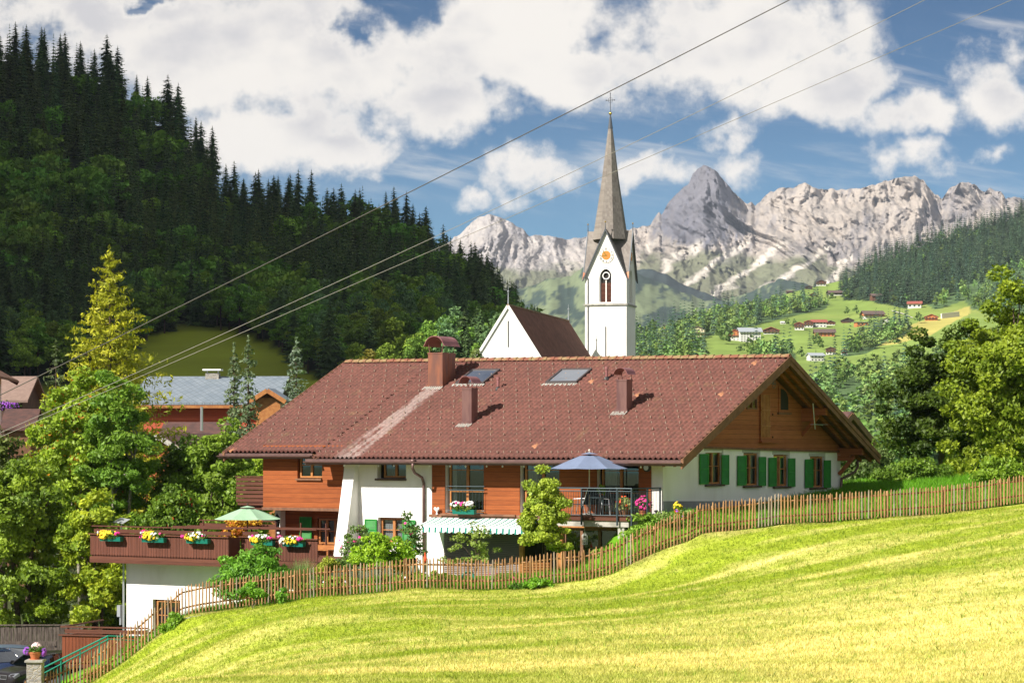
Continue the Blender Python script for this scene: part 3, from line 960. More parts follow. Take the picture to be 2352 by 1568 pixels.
def broad_crown(seed, rx, ry, rz, clumps, per, leaf, col, col2, clump_r=None, hi=None, hi_p=0.0, shell=0.55, aspect=0.55, lump=0.22, extra=None):
    r = np.random.default_rng(seed)
    cc = clump_centres(r, clumps, rx, ry, rz, shell, lump=lump)
    if extra is not None: cc = np.concatenate([cc, np.array(extra, float)])
    clumps = len(cc)
    cr = (clump_r or 0.24 * (rx + rz) / 2) * r.uniform(.6, 1.3, clumps)
    d = r.normal(size=(clumps * per, 3)); d /= np.linalg.norm(d, axis=1, keepdims=True)
    q = r.uniform(0.25, 1.0, (clumps * per, 1)) ** 0.5
    pts = np.repeat(cc, per, 0) + d * q * np.repeat(cr, per)[:, None] * np.array((1, 1, .62))
    out = pts / np.array((rx, ry, rz)); out /= np.linalg.norm(out, axis=1, keepdims=True) + 1e-9
    V, Fc = kites(pts, np.full(len(pts), leaf), out * .75 + np.array((-.12, -.28, .3)), r, aspect)
    tone = np.repeat(r.uniform(0, 1, clumps), per) * .6 + r.uniform(0, 1, len(pts)) * .4
    c = np.array(col) * (1 - tone[:, None]) + np.array(col2) * tone[:, None]
    c = c * r.uniform(.75, 1.3, (len(pts), 1))
    if hi is not None:
        k = r.uniform(0, 1, len(pts)) < hi_p * np.repeat(r.uniform(0, 2, clumps), per)
        c[k] = np.array(hi) * r.uniform(.8, 1.2, (k.sum(), 1))
    return V, Fc, np.repeat(c, 4, 0), cc


def limbs(h0, cc, rad, seed, top=None, nl=9, stems=1, spread=0.0):
    """tapered trunk(s) with limbs that reach into the crown; crown centres cc are relative to height h0"""
    r = np.random.default_rng(seed)
    m = MB()
    top = top if top is not None else h0 + float(cc[:, 2].max()) * .7
    ends = []
    for s in range(stems):
        a = 2 * math.pi * s / max(stems, 1) + r.uniform(0, 1)
        o = Vector((math.cos(a), math.sin(a), 0)) * spread
        pts = [o * .15 + Vector((0, 0, -0.3)), o * .3 + Vector((r.normal() * .03, r.normal() * .03, h0 * .4)), o * .7 + Vector((r.normal() * .1, r.normal() * .1, h0)), o + Vector((r.normal() * .15, r.normal() * .15, (h0 + top) / 2)), o + Vector((r.normal() * .2, r.normal() * .2, top))]
        k = 1.0 if stems == 1 else .65
        m.tube(pts, [rad * 1.25 * k, rad * k, rad * .75 * k, rad * .45 * k, rad * .12 * k], 7)
        ends.append(pts)
    pick = r.choice(len(cc), size=min(nl, len(cc)), replace=False)
    for i in pick:
        e = Vector((cc[i][0], cc[i][1], cc[i][2] + h0))
        pts = ends[int(r.integers(0, stems))]
        st = pts[2].lerp(pts[3], float(r.uniform(0, .9))) if e.z > h0 else pts[1].lerp(pts[2], float(r.uniform(.5, 1)))
        mid = st.lerp(e, .5) + Vector((0, 0, .08 * (e - st).length))
        m.tube([st, mid, e], [rad * .38, rad * .24, rad * .06], 5)
    return m


def broad_tree(name, label, cat, loc, h0, rx, ry, rz, clumps, per, leaf, col, col2, seed, bark='bark', rad=.16, group=None, mat_='leaf', stems=1, spread=0.0, nl=10, rotz=0.0, trunk_name='trunk', crown_name='crown', **kw):
    t = thing(name, label, cat, loc, rotz, group)
    V, Fc, cols, cc = broad_crown(seed, rx, ry, rz, clumps, int(per * 1.75), leaf * .74, col, col2, **kw)
    V = V + np.array((0, 0, h0))
    link(crown_name, np_mesh(crown_name, V, Fc, np.clip(cols, 0, 1)), t, [M[mat_]])
    limbs(h0, cc, rad, seed + 1, nl=nl, stems=stems, spread=spread).build(trunk_name, M[bark], t, smooth=True, recalc=False)
    return t


def conifer(seed, H, Rr, whorls, arms, segs, droop=.35, col=(.02, .04, .02), col2=(.04, .07, .03), power=.9, base=.06, width=.30, up=.0, gap=0.0, ragged=.35, needle_len=.16, zj=.006):
    """whorls of drooping branches, each a spray of narrow needle blades"""
    r = np.random.default_rng(seed)
    V, cols = [], []
    c1, c2 = np.array(col), np.array(col2)
    for i in range(whorls):
        t = base + (1 - base) * (i / whorls) ** 0.92
        z = H * t
        L0 = Rr * (1 - t) ** power + .02 * Rr
        n = max(3, int(arms * (0.55 + .45 * (1 - t))))
        a0 = r.uniform(0, 6.28)
        for k in range(n):
            if r.uniform() < gap: continue
            a = a0 + 2 * math.pi * k / n + r.normal() * .25
            L = L0 * r.uniform(1 - ragged, 1 + ragged * .6)
            dirv = np.array((math.cos(a), math.sin(a), 0.0)); side = np.array((-math.sin(a), math.cos(a), 0.0))
            z0 = z + r.normal() * H * zj
            tone = r.uniform(0, 1)
            def pt(f):
                return dirv * (L * f) + np.array((0, 0, z0 + up * L * f - droop * L * f * (1.3 - .45 * f) + .10 * L * max(0, f - .72) * 3))
            w_prev = .12 * width * L0 + needle_len * .2
            for q in range(segs):
                f0, f1 = q / segs, (q + 1) / segs
                p0, p1 = pt(f0), pt(f1)
                w = (width * L0 * (.45 + 1.9 * f1 * (1.12 - f1)) * r.uniform(.65, 1.35) + needle_len * .25) * (1.0 if q < segs - 1 else .35)
                for sg in (-1, 1):
                    w0 = w * r.uniform(.2, .75)
                    fwd = dirv * (L / segs) * r.uniform(.2, .7)
                    V += [p0, p0 + side * sg * w0 - np.array((0, 0, w0 * r.uniform(.2, .7))), p1 + fwd * .6 + side * sg * w - np.array((0, 0, w * r.uniform(.3, .85))), p1]
                    c = (c1 * (1 - tone) + c2 * tone) * r.uniform(.7, 1.3)
                    if f1 > .75: c = c * 1.15 + c2 * .12
                    cols += [c] * 4
    # leader
    for k in range(4):
        a = k * 1.57
        V += [np.array((0, 0, H * 1.03)), np.array((math.cos(a) * .03 * Rr, math.sin(a) * .03 * Rr, H * .985)), np.array((0, 0, H * .95)), np.array((-math.sin(a) * .02 * Rr, math.cos(a) * .02 * Rr, H * .985))]
        cols += [c2] * 4
    V = np.array(V); cols = np.clip(np.array(cols), 0, 1)
    return V, np.arange(len(V)).reshape(-1, 4), cols


def trunk_mesh(H, rad):
    m = MB(); m.tube([(0, 0, -.6), (0, 0, H * .3), (0.02, 0, H * .65), (0, 0, H * .97)], [rad * 1.2, rad * .85, rad * .45, rad * .04], 6)
    return m


# ---- forest on the left hill: individual trees that share meshes by kind
SPRUCE_L, BROAD_L = [], []
for k in range(5):
    V, Fc, cc = conifer(100 + k, 25.0, [5.8, 5.0, 6.4, 4.8, 5.6][k], 30, 9, 4, droop=[.38, .45, .34, .5, .4][k], col=(.038, .080, .034), col2=(.11, .175, .056), gap=.04, power=.54, zj=.012)
    SPRUCE_L.append((np_mesh('spruce_crown', V, Fc, cc), trunk_mesh(25.0, .26)))
for k in range(4):
    V, Fc, cols, cen = broad_crown(200 + k, [4.6, 5.2, 4.0, 4.8][k], [4.6, 5.0, 4.2, 4.8][k], [5.6, 5.0, 6.6, 5.8][k], 62, 46, .42,
                                   [(.075, .17, .03), (.085, .19, .032), (.075, .155, .06), (.12, .20, .03)][k], [(.21, .39, .06), (.23, .41, .06), (.19, .33, .13), (.29, .42, .055)][k], lump=.3)
    V = V + np.array((0, 0, 8.0))
    BROAD_L.append((np_mesh('broadleaf_crown', V, Fc, np.clip(cols, 0, 1)), limbs(8.0, cen, .24, 230 + k, nl=8)))
for arr in (SPRUCE_L, BROAD_L):
    for i, (cm, tm) in enumerate(arr):
        cm.materials.append(M['leaf_forest'])
        o = tm.build('trunk', M['bark'], None, recalc=False); arr[i] = (cm, o.data); bpy.data.objects.remove(o)


def forest_tree(kind, variants, i, p, h_scale, label, cat, group, rot):
    cm, tm = variants[i]
    t = thing(kind, label, cat, p, rot, group)
    t.scale = (h_scale * rnd.uniform(.9, 1.12), h_scale * rnd.uniform(.9, 1.12), h_scale)
    for nm, me in (('crown', cm), ('trunk', tm)):
        o = bpy.data.objects.new(nm, me); C.objects.link(o); o.parent = t
    return t


r3 = np.random.default_rng(77)
MEADOW_KEEP = [(230, 1010), (262, 870), (310, 800), (365, 768), (440, 756), (495, 758), (550, 768), (615, 792), (680, 835), (735, 890), (775, 1010)]
cand = []
for _ in range(12500):
    u = r3.uniform(-480, 1250); s = r3.uniform(.17, 1.0)
    v, y = hill_vy(u, s); v, y = float(v), float(y)
    if v > 1000: continue
    if inpoly(np.array(u), np.array(v), MEADOW_KEEP): continue
    p = hill_pt(u, s)
    cand.append((float(p[0]), float(p[1]), float(p[2]), u, v, s))
def tree_h(y):
    return float(np.interp(y, [420, 500, 650, 800, 980], [10.5, 11.5, 13.5, 17.0, 20.0]))


# keep trees apart
taken = []
cell = {}
for c_ in cand:
    dmin = .36 * tree_h(c_[1])
    key = (int(c_[0] // 8), int(c_[1] // 8))
    if all((q[0] - c_[0]) ** 2 + (q[1] - c_[1]) ** 2 >= dmin * dmin for a in (-1, 0, 1) for b in (-1, 0, 1) for q in cell.get((key[0] + a, key[1] + b), ())):
        cell.setdefault(key, []).append(c_); taken.append(c_)


def is_broad(u, v, s, q):
    if 600 < u < 1020 and v > 735: return q < .93
    if 280 < u < 700 and 700 < v < 800: return q < .8
    if u < 130 and 420 < v < 640: return q < .7
    if 160 < u < 260 and 440 < v < 560: return q < .55
    if v > 800: return q < .6
    return q < .07


sp, br = [], []
for c_ in taken:
    (br if is_broad(c_[3], c_[4], c_[5], r3.uniform() - (.07 if float(fbm(np.array(c_[0] * .03), np.array(c_[1] * .03), 4)) > .25 else 0)) else sp).append(c_)
# those that show largest first, the ridge line (all of each tree against the sky) before the rest
def rank(c_):
    vr = np.interp(c_[3], _ru, _rv)
    return -tree_h(c_[1]) / c_[1] * (2.2 if abs(c_[4] - vr) < 22 else 1.0)
sp.sort(key=rank); br.sort(key=rank)
sp_out = [c_ for c_ in sp if c_[3] < -70]; sp = [c_ for c_ in sp if c_[3] >= -70]; br_out = [c_ for c_ in br if c_[3] < -70]; br = [c_ for c_ in br if c_[3] >= -70]
for _ in range(900):
    i_, j_ = int(r3.integers(1, 12)), int(r3.integers(3, 40)); q_ = mpts[i_, j_] + (mpts[i_ + 1, j_ + 1] - mpts[i_, j_]) * r3.uniform(0, 1, 3); sp_out.append((float(q_[0]), float(q_[1]), float(q_[2]) - 1, -999, 0, 1))
for i, c_ in enumerate(sp[:290]):
    forest_tree('spruce_tree', SPRUCE_L, i % 5, c_[:3], tree_h(c_[1]) / 25 * r3.uniform(.78, 1.3), 'tall dark spruce in the dense shaded forest on the hill behind the village', 'spruce', 'spruces of the dark hill forest', r3.uniform(0, 6.28))
for i, c_ in enumerate(br[:260]):
    forest_tree('broadleaf_tree', BROAD_L, int(r3.integers(0, 4)), c_[:3], tree_h(c_[1]) / 14.5 * r3.uniform(.6, 1.0), 'round dark green broadleaf tree among spruces of the shaded hill forest', 'tree', 'broadleaf trees of the dark hill forest', r3.uniform(0, 6.28))
# what is left (deeper in the wood) as one mass
V0, F0, C0 = conifer(150, 25.0, 4.8, 17, 7, 2, droop=.4, power=.62, col=(.038, .080, .034), col2=(.11, .175, .056))
Vb, Fb_, Cb, _c = broad_crown(151, 4.6, 4.6, 5.4, 30, 16, .75, (.075, .165, .03), (.20, .37, .06))
Vb = Vb + np.array((0, 0, 7.5))
Vs, Cs = [], []
for lst, (V1, C1), k0 in ((sp[290:] + sp_out, (V0, C0), 25.0), (br[260:] + br_out, (Vb, Cb), 14.5)):
    for c_ in lst:
        a = r3.uniform(0, 6.28); k = tree_h(c_[1]) / k0 * r3.uniform(.75, 1.25)
        ca, sa = math.cos(a), math.sin(a); wd = r3.uniform(.85, 1.25)
        Vs.append(np.stack([(V1[:, 0] * ca - V1[:, 1] * sa) * wd, (V1[:, 0] * sa + V1[:, 1] * ca) * wd, V1[:, 2]], -1) * k + np.array(c_[:3]))
        Cs.append(C1 * r3.uniform(.7, 1.35) * np.array((r3.uniform(.85, 1.3), 1, r3.uniform(.8, 1.15))))
print('FOREST', len(sp), len(br))
Vs = np.concatenate(Vs); Cs = np.concatenate(Cs)
me = np_mesh('deep_forest', Vs, np.arange(len(Vs)).reshape(-1, 4), np.clip(Cs, 0, 1))
put(link('deep_forest', me, None, [M['leaf_far']]), 'mass of dark spruces and broadleaf trees deeper in the shaded hill forest', 'forest', kind='stuff')

# ---- woods on the sunny hillside across the valley (a far-off mass) and the single trees on its meadows
r4 = np.random.default_rng(31)
FS = [conifer(300 + k, 1.0, .20, 10, 6, 2, col=(.028, .058, .038), col2=(.065, .11, .06), width=.4, needle_len=.01, power=.65) for k in range(3)]
FB = []
for k in range(3):
    V, Fc, cols, cen = broad_crown(320 + k, .36, .36, .46, 15, 8, .095, (.075, .14, .04), (.185, .265, .075), clump_r=.17, aspect=.8)
    FB.append((V + np.array((0, 0, .5)), Fc, cols))
wv, wc = [], []
GAP = [(1905, 928), (1950, 902), (2003, 892), (2010, 918), (1930, 940)]
for poly, n, pc in WOODS:
    us = [p[0] for p in poly]; vs_ = [p[1] for p in poly]
    k = 0
    while k < n:
        u, v = r4.uniform(min(us), max(us)), r4.uniform(min(vs_), max(vs_))
        if not inpoly(np.array(u), np.array(v), poly) or inpoly(np.array(u), np.array(v), GAP): continue
        k += 1
        p = slope_at(u, v)
        con = r4.uniform() < pc
        V, Fc, cols = (FS if con else FB)[int(r4.integers(0, 3))]
        h = r4.uniform(12, 21) if con else r4.uniform(5.5, 9.5)
        a = r4.uniform(0, 6.28); ca, sa = math.cos(a), math.sin(a)
        wv.append(np.stack([V[:, 0] * ca - V[:, 1] * sa, V[:, 0] * sa + V[:, 1] * ca, V[:, 2]], -1) * h + np.array(p))
        wc.append(cols * (1.0 if pc > .5 else 1.45) * r4.uniform(.7, 1.35) * np.array((r4.uniform(.85, 1.2), 1, r4.uniform(.8, 1.2))))
wv = np.concatenate(wv); wc = np.concatenate(wc)
put(link('far_woods', np_mesh('far_woods', wv, np.arange(len(wv)).reshape(-1, 4), np.clip(wc, 0, 1)), None, [M['leaf_far']]), 'far woods of spruce and broadleaf trees on the sunny village hillside', 'woods', kind='stuff')

far_me = []
for k, (V, Fc, cols) in enumerate(FB + FS):
    me = np_mesh('far_crown', V * (10.5 if k < 3 else 16.0), Fc, np.clip(cols, 0, 1)); me.materials.append(M['leaf_far']); far_me.append(me)
FAR_TREES = [(1668, 790, 1.6, 0), (1655, 780, 1.2, 1), (1724, 808, 1.3, 2), (1860, 800, 1.2, 3), (1875, 795, 1.2, 0), (1888, 803, .8, 1), (2057, 795, 1.3, 0), (1944, 724, .8, 1), (1966, 722, .9, 2), (1917, 812, 1.3, 3), (1748, 742, 1.1, 3), (1735, 745, .8, 0), (1810, 748, .7, 1), (1825, 752, .8, 2),
             (2066, 728, .8, 3), (2110, 742, 1.1, 0), (1885, 692, 1.0, 3), (1910, 690, 1.0, 0), (1948, 690, 1.2, 1), (2060, 690, .9, 2), (1978, 735, .6, 0), (1700, 752, .7, 1), (1840, 822, .8, 2), (1700, 810, .7, 0), (2000, 745, .6, 2), (1765, 820, .6, 1), (1785, 815, .7, 2), (2080, 800, .5, 1), (1630, 752, .9, 3), (1470, 760, 1.2, 3), (1500, 752, 1.1, 0), (1545, 765, 1.2, 3)]
for (u, v, s_, k) in FAR_TREES:
    p = slope_at(u, v)
    o = bpy.data.objects.new('meadow_tree', far_me[k] if k < 3 else far_me[3 + int(u) % 3]); C.objects.link(o)
    o.location = p; s_ *= .68; o.scale = (s_, s_, s_); o.rotation_euler = (0, 0, u % 6)
    put(o, 'small green tree standing alone on the sunny far village meadows', 'tree', 'single trees on the far meadows')

# ---- the near trees
G = lambda u, y: P(u, HY, y)


def tree_at(u, y, top_v, crown_v, width, **k):
    """place a tree whose crown spans top_v .. crown_v and is `width` px wide"""
    x = (u - CX) / F * y
    g = gh(x, y)
    zt, zb = (HY - top_v) / F * y, (HY - crown_v) / F * y
    rz = (zt - zb) / 2; h0 = (zt + zb) / 2 - g
    r_ = width / 2 / F * y
    return dict(loc=(x, y, g), h0=h0, rx=r_, ry=r_ * .9, rz=rz)


BR, MID, DK, YG = (.32, .43, .035), (.175, .28, .024), (.075, .145, .018), (.48, .52, .035)
broad_tree('rowan_tree', 'tall bright green rowan with orange berry clusters below the larch', 'tree', **tree_at(190, 124, 820, 1330, 270), clumps=150, per=110, leaf=.17, col=MID, col2=BR, seed=400, bark='bark_pale', rad=.16, stems=3, spread=.8, hi=(.55, .22, .02), hi_p=.035, clump_r=.6)
broad_tree('ash_tree', 'feathery light green tree in front of the red wooden house', 'tree', **tree_at(280, 122, 858, 1300, 185), clumps=120, per=100, leaf=.18, col=MID, col2=(.12, .25, .03), seed=410, bark='bark_pale', rad=.15, stems=2, spread=.7, clump_r=.58, aspect=.4)
broad_tree('maple_tree', 'bushy green maple standing behind the parked cars', 'tree', **tree_at(50, 108, 1035, 1520, 290), clumps=150, per=115, leaf=.16, col=DK, col2=BR, seed=420, rad=.2, clump_r=.58, stems=2, spread=.5)
broad_tree('hazel_tree', 'yellow green tree beside the brown terrace railing', 'tree', **tree_at(222, 107, 1130, 1510, 170), clumps=105, per=105, leaf=.15, col=MID, col2=YG, seed=430, rad=.12, stems=4, spread=.5, clump_r=.52)
broad_tree('apple_tree', 'olive green tree at the picture edge below the far farmhouse', 'tree', **tree_at(12, 128, 980, 1240, 130), clumps=60, per=90, leaf=.16, col=(.07, .12, .02), col2=(.17, .20, .04), seed=440, rad=.12, clump_r=.6)
broad_tree('plum_tree', 'dark green tree behind the terrace in front of the red wooden house', 'tree', **tree_at(420, 124, 1000, 1300, 175), clumps=90, per=95, leaf=.17, col=DK, col2=MID, seed=450, rad=.13, clump_r=.66)
broad_tree('elder_bush', 'yellowish green bush right below the slender spruces', 'bush', **tree_at(505, 122, 985, 1300, 190), clumps=95, per=95, leaf=.16, col=MID, col2=(.18, .26, .03), seed=460, rad=.1, clump_r=.62, stems=3, spread=.5)
broad_tree('elm_tree', 'green tree behind the small slatted balcony of the house', 'tree', **tree_at(590, 128, 1005, 1290, 130), clumps=70, per=90, leaf=.16, col=MID, col2=BR, seed=465, rad=.11, clump_r=.6)
broad_tree('red_berry_bush', 'dark bush with red berries behind the brown terrace railing', 'bush', **tree_at(390, 112, 1125, 1260, 120), clumps=60, per=80, leaf=.14, col=DK, col2=MID, seed=470, rad=.06, hi=(.5, .04, .02), hi_p=.02, clump_r=.5)
broad_tree('willow_bush', 'green bush between yellow green tree and the white annex wall', 'bush', **tree_at(272, 112, 1180, 1530, 120), clumps=80, per=90, leaf=.15, col=DK, col2=MID, seed=475, rad=.08, clump_r=.6, stems=3, spread=.4)
broad_tree('smoke_bush', 'orange and yellow autumn bush under the green parasol', 'bush', **tree_at(556, 106, 1178, 1250, 86), clumps=42, per=60, leaf=.085, col=(.50, .26, .02), col2=(.62, .42, .03), seed=480, rad=.03, hi=(.50, .14, .03), hi_p=.2, clump_r=.28)

# right-hand trees behind the gable
broad_tree('pear_tree', 'large sunlit pear tree with glossy yellow green leaves at the picture edge', 'tree', **tree_at(2330, 113, 672, 1125, 330), clumps=240, per=125, leaf=.15, col=(.11, .175, .013), col2=(.29, .36, .025), seed=500, rad=.2, clump_r=.66, lump=.35,
           extra=[(-.3, 0, 4.5), (-.3, 0, 5.0), (.3, 0, 4.7), (-1.2, -.3, 4.0), (-2.2, -.5, 3.2), (-3.0, 0, 2.2), (.9, 0, 4.7), (1.8, 0, 4.2)])
broad_tree('cherry_tree', 'dark green spreading tree between the gable and the sunlit pear tree', 'tree', **tree_at(2165, 118, 772, 1125, 262), clumps=150, per=115, leaf=.15, col=(.028, .058, .008), col2=(.095, .145, .015), seed=510, rad=.19, clump_r=.68, lump=.35,
           extra=[(-2.8, 0, 1.0), (-3.0, -.2, .2), (-2.6, 0, -.6), (.6, 0, 4.0), (1.3, 0, 4.4), (1.6, 0, 4.0)])
broad_tree('lilac_bush', 'pale green shrub right behind the gable corner', 'bush', **tree_at(1985, 116, 1012, 1125, 130), clumps=60, per=85, leaf=.13, col=(.075, .13, .03), col2=(.15, .20, .06), seed=520, rad=.07, clump_r=.5, stems=3, spread=.4)
broad_tree('currant_bush', 'low bright green bush growing under the sunlit pear tree', 'bush', **tree_at(2300, 107, 1058, 1120, 150), clumps=60, per=70, leaf=.11, col=MID, col2=(.19, .30, .02), seed=530, rad=.05, clump_r=.4)
broad_tree('privet_bush', 'shaded low bush under the dark spreading tree', 'bush', **tree_at(2100, 112, 1060, 1125, 190), clumps=60, per=70, leaf=.12, col=DK, col2=MID, seed=535, rad=.05, clump_r=.45)
broad_tree('garden_thuja', 'small pale green treetop showing above the roof ridge beside the chapel gable', 'tree', **tree_at(1092, 150, 806, 860, 34), clumps=22, per=50, leaf=.12, col=(.12, .17, .05), col2=(.25, .30, .10), seed=536, rad=.06, clump_r=.35, lump=.1)
broad_tree('golden_shrub', 'small yellowish treetop just above the roof ridge by the big chimney', 'tree', **tree_at(848, 150, 812, 870, 46), clumps=22, per=50, leaf=.12, col=(.18, .16, .03), col2=(.30, .26, .05), seed=537, rad=.06, clump_r=.35)


def needle_conifer(seed, H, Rr, whorls, arms, per, col, col2, power, droop, size, base=.06, ragged=.4, puff=.12, up=0.0, aspect=.3):
    """conifer whose boughs are made of many small needle tufts hanging along each branch"""
    r = np.random.default_rng(seed); pts, tone, bones = [], [], []
    for i in range(whorls):
        t = base + (1 - base) * (i / whorls) ** .95
        L0 = Rr * (1 - t) ** power + .03 * Rr
        n = max(3, int(arms * (.5 + .5 * (1 - t)) + r.uniform(-.5, .5)))
        a0 = r.uniform(0, 6.28)
        for k in range(n):
            a = a0 + 2 * math.pi * k / n + r.normal() * .3
            L = L0 * r.uniform(1 - ragged, 1 + ragged * .5); z0 = H * t + r.normal() * H * .012
            m = max(5, int(per * L / Rr + 4)); f = r.uniform(.1, 1, m) ** .8
            z = z0 + up * L * f - droop * L * f * (1.2 - .5 * f)
            w = puff * L0 * (1.1 - .6 * f) + .05
            side = r.normal(0, 1, m) * w; hang = -np.abs(r.normal(0, 1, m)) * w * .7
            pts.append(np.stack([math.cos(a) * L * f - math.sin(a) * side, math.sin(a) * L * f + math.cos(a) * side, z + hang], -1)); tone.append(np.full(m, r.uniform(0, 1)) * .6 + r.uniform(0, 1, m) * .4)
            if r.uniform() < .5: bones.append(((0, 0, z0), (math.cos(a) * L * .8, math.sin(a) * L * .8, z0 + up * L * .8 - droop * L * .64)))
    z = r.uniform(.93, 1.03, 40) * H; pts.append(np.stack([r.normal(0, .04, 40), r.normal(0, .04, 40), z], -1)); tone.append(r.uniform(.3, 1, 40))
    pts = np.concatenate(pts); tone = np.concatenate(tone)[:, None]
    out = pts * np.array((1, 1, 0)); out /= np.linalg.norm(out, axis=1, keepdims=True) + 1e-6
    V, Fc = kites(pts, np.full(len(pts), size), out * .8 + np.array((-.1, -.2, .3)), r, aspect)
    c = (np.array(col) * (1 - tone) + np.array(col2) * tone) * r.uniform(.75, 1.3, (len(pts), 1))
    return V, Fc, np.clip(np.repeat(c, 4, 0), 0, 1), bones


def conifer_at(name, label, cat, u, y, top_v, seed, Rr, **kw):
    x = (u - CX) / F * y; g = gh(x, y)
    H = (HY - top_v) / F * y - g
    t = thing(name, label, cat, (x, y, g))
    V, Fc, cc, bones = needle_conifer(seed, H, Rr, **kw)
    link('crown', np_mesh('crown', V, Fc, cc), t, [M['leaf']])
    m = trunk_mesh(H, H * .010 + .05)
    for (a, b) in bones: m.tube([a, b], [.03, .008], 4)
    m.build('trunk', M['bark'], t, recalc=False)
    return t


conifer_at('larch_tree', 'tall broad yellow green larch rising above the leafy trees', 'larch', 252, 152, 586, 600, 7.2, whorls=84, arms=10, per=85, col=(.22, .255, .016), col2=(.50, .48, .035), power=.80, droop=.10, size=.19, base=.12, ragged=.5, puff=.085, up=.12)
conifer_at('young_spruce', 'grey green spruce half hidden by the bright green rowan', 'spruce', 128, 140, 800, 601, 2.8, whorls=46, arms=8, per=40, col=(.05, .085, .035), col2=(.15, .19, .075), power=.7, droop=.25, size=.13)
conifer_at('slender_spruce', 'shorter one of the pair of slender bluish spruces by the grey roof', 'spruce', 537, 150, 800, 602, 1.15, whorls=62, arms=7, per=26, col=(.06, .10, .045), col2=(.22, .28, .15), power=.45, droop=.5, size=.12, base=.02, puff=.2, aspect=.4)
conifer_at('slender_spruce', 'taller one of the pair of slender bluish spruces by the grey roof', 'spruce', 570, 148, 785, 603, 1.3, whorls=64, arms=7, per=26, col=(.06, .10, .045), col2=(.22, .28, .15), power=.42, droop=.5, size=.12, base=.02, puff=.2, aspect=.4)
conifer_at('blue_spruce', 'silvery blue spruce in front of the hill meadow near the roof corner', 'spruce', 680, 152, 790, 604, 1.6, whorls=56, arms=7, per=28, col=(.07, .115, .075), col2=(.27, .34, .24), power=.42, droop=.35, size=.13, base=.02, puff=.18, aspect=.4)
# ------------------------------------------------------------------ the farmhouse
house = thing('farmhouse', 'long white and wood alpine farmhouse with a reddish tiled roof and green shutters', 'house', HN, HROT)
FRONT = lambda s, z, d, c=0.0: (s, c - d, z)          # wall facing the meadow: s runs right, d is outward
GABLE = lambda s, z, d, c=0.0: (c + d, s, z)          # wall under the gable: s runs back, d is outward


def wall_panel(m, fn, x0, x1, z0, z1, holes, depth=.28, c=0.0, mi=0, room=None, room_mi=None):
    """wall face with real openings: cells between the openings, and reveals of the given depth"""
    xs = sorted({x0, x1, *[min(max(h[i], x0), x1) for h in holes for i in (0, 1)]})
    zs = sorted({z0, z1, *[min(max(h[i], z0), z1) for h in holes for i in (2, 3)]})
    for a, b in zip(xs[:-1], xs[1:]):
        for e, f in zip(zs[:-1], zs[1:]):
            mx, mz = (a + b) / 2, (e + f) / 2
            if any(h[0] < mx < h[1] and h[2] < mz < h[3] for h in holes): continue
            m.quad(fn(a, e, 0, c), fn(b, e, 0, c), fn(b, f, 0, c), fn(a, f, 0, c), mi)
    for h in holes:
        a, b, e, f = max(h[0], x0), min(h[1], x1), max(h[2], z0), min(h[3], z1)
        if a >= b or e >= f: continue
        for (p, q) in (((a, e), (a, f)), ((b, e), (b, f)), ((a, e), (b, e)), ((a, f), (b, f))):
            m.quad(fn(*p, 0, c), fn(*q, 0, c), fn(*q, -depth, c), fn(*p, -depth, c), mi)
        if room_mi is not None:                     # a dark room behind the window
            D = depth + .9
            for (p, q) in (((a, e), (a, f)), ((b, e), (b, f)), ((a, e), (b, e)), ((a, f), (b, f))):
                m.quad(fn(*p, -depth, c), fn(*q, -depth, c), fn(*q, -D, c), fn(*p, -D, c), room_mi)
            m.quad(fn(a, e, -D, c), fn(b, e, -D, c), fn(b, f, -D, c), fn(a, f, -D, c), room_mi)


def fbox(m, fn, s0, s1, z0, z1, d0, d1, c=0.0, mi=0):
    a = fn(s0, z0, d0, c); b = fn(s1, z1, d1, c)
    m.box(a[0], b[0], a[1], b[1], a[2], b[2], mi)


def make_window(parent, fn, s0, s1, z0, z1, d, c=0.0, mull=1, trans=(), fw=.07, mat_='wood_orange', curtain=None, name='window', pane='pane'):
    m = MB()
    fbox(m, fn, s0, s0 + fw, z0, z1, d - .05, d + .03, c); fbox(m, fn, s1 - fw, s1, z0, z1, d - .05, d + .03, c)
    fbox(m, fn, s0 + fw, s1 - fw, z0, z0 + fw, d - .05, d + .03, c); fbox(m, fn, s0 + fw, s1 - fw, z1 - fw, z1, d - .05, d + .03, c)
    for k in range(1, mull + 1):
        x = s0 + (s1 - s0) * k / (mull + 1)
        fbox(m, fn, x - fw * .7, x + fw * .7, z0 + fw, z1 - fw, d - .04, d + .038, c)
    for tz in trans:
        zz = z0 + (z1 - z0) * tz
        fbox(m, fn, s0 + fw, s1 - fw, zz - .018, zz + .018, d - .03, d + .02, c)
    w = m.build(name, M[mat_], parent)
    g = MB(); g.quad(fn(s0 + fw, z0 + fw, d - .02, c), fn(s1 - fw, z0 + fw, d - .02, c), fn(s1 - fw, z1 - fw, d - .02, c), fn(s0 + fw, z1 - fw, d - .02, c))
    g.build('pane', M[pane], w)
    if curtain:
        k = MB()
        for (f0, f1) in curtain:
            a, b = s0 + (s1 - s0) * f0, s0 + (s1 - s0) * f1
            n = max(4, int((b - a) / .05))
            for i in range(n):
                xa, xb = a + (b - a) * i / n, a + (b - a) * (i + 1) / n
                da, db = d - .10 - .02 * (i % 2), d - .10 - .02 * ((i + 1) % 2)
                k.quad(fn(xa, z0 + .1, da, c), fn(xb, z0 + .1, db, c), fn(xb, z1 - fw, db, c), fn(xa, z1 - fw, da, c))
        k.build('curtain', M['curtain'], w)
    return w


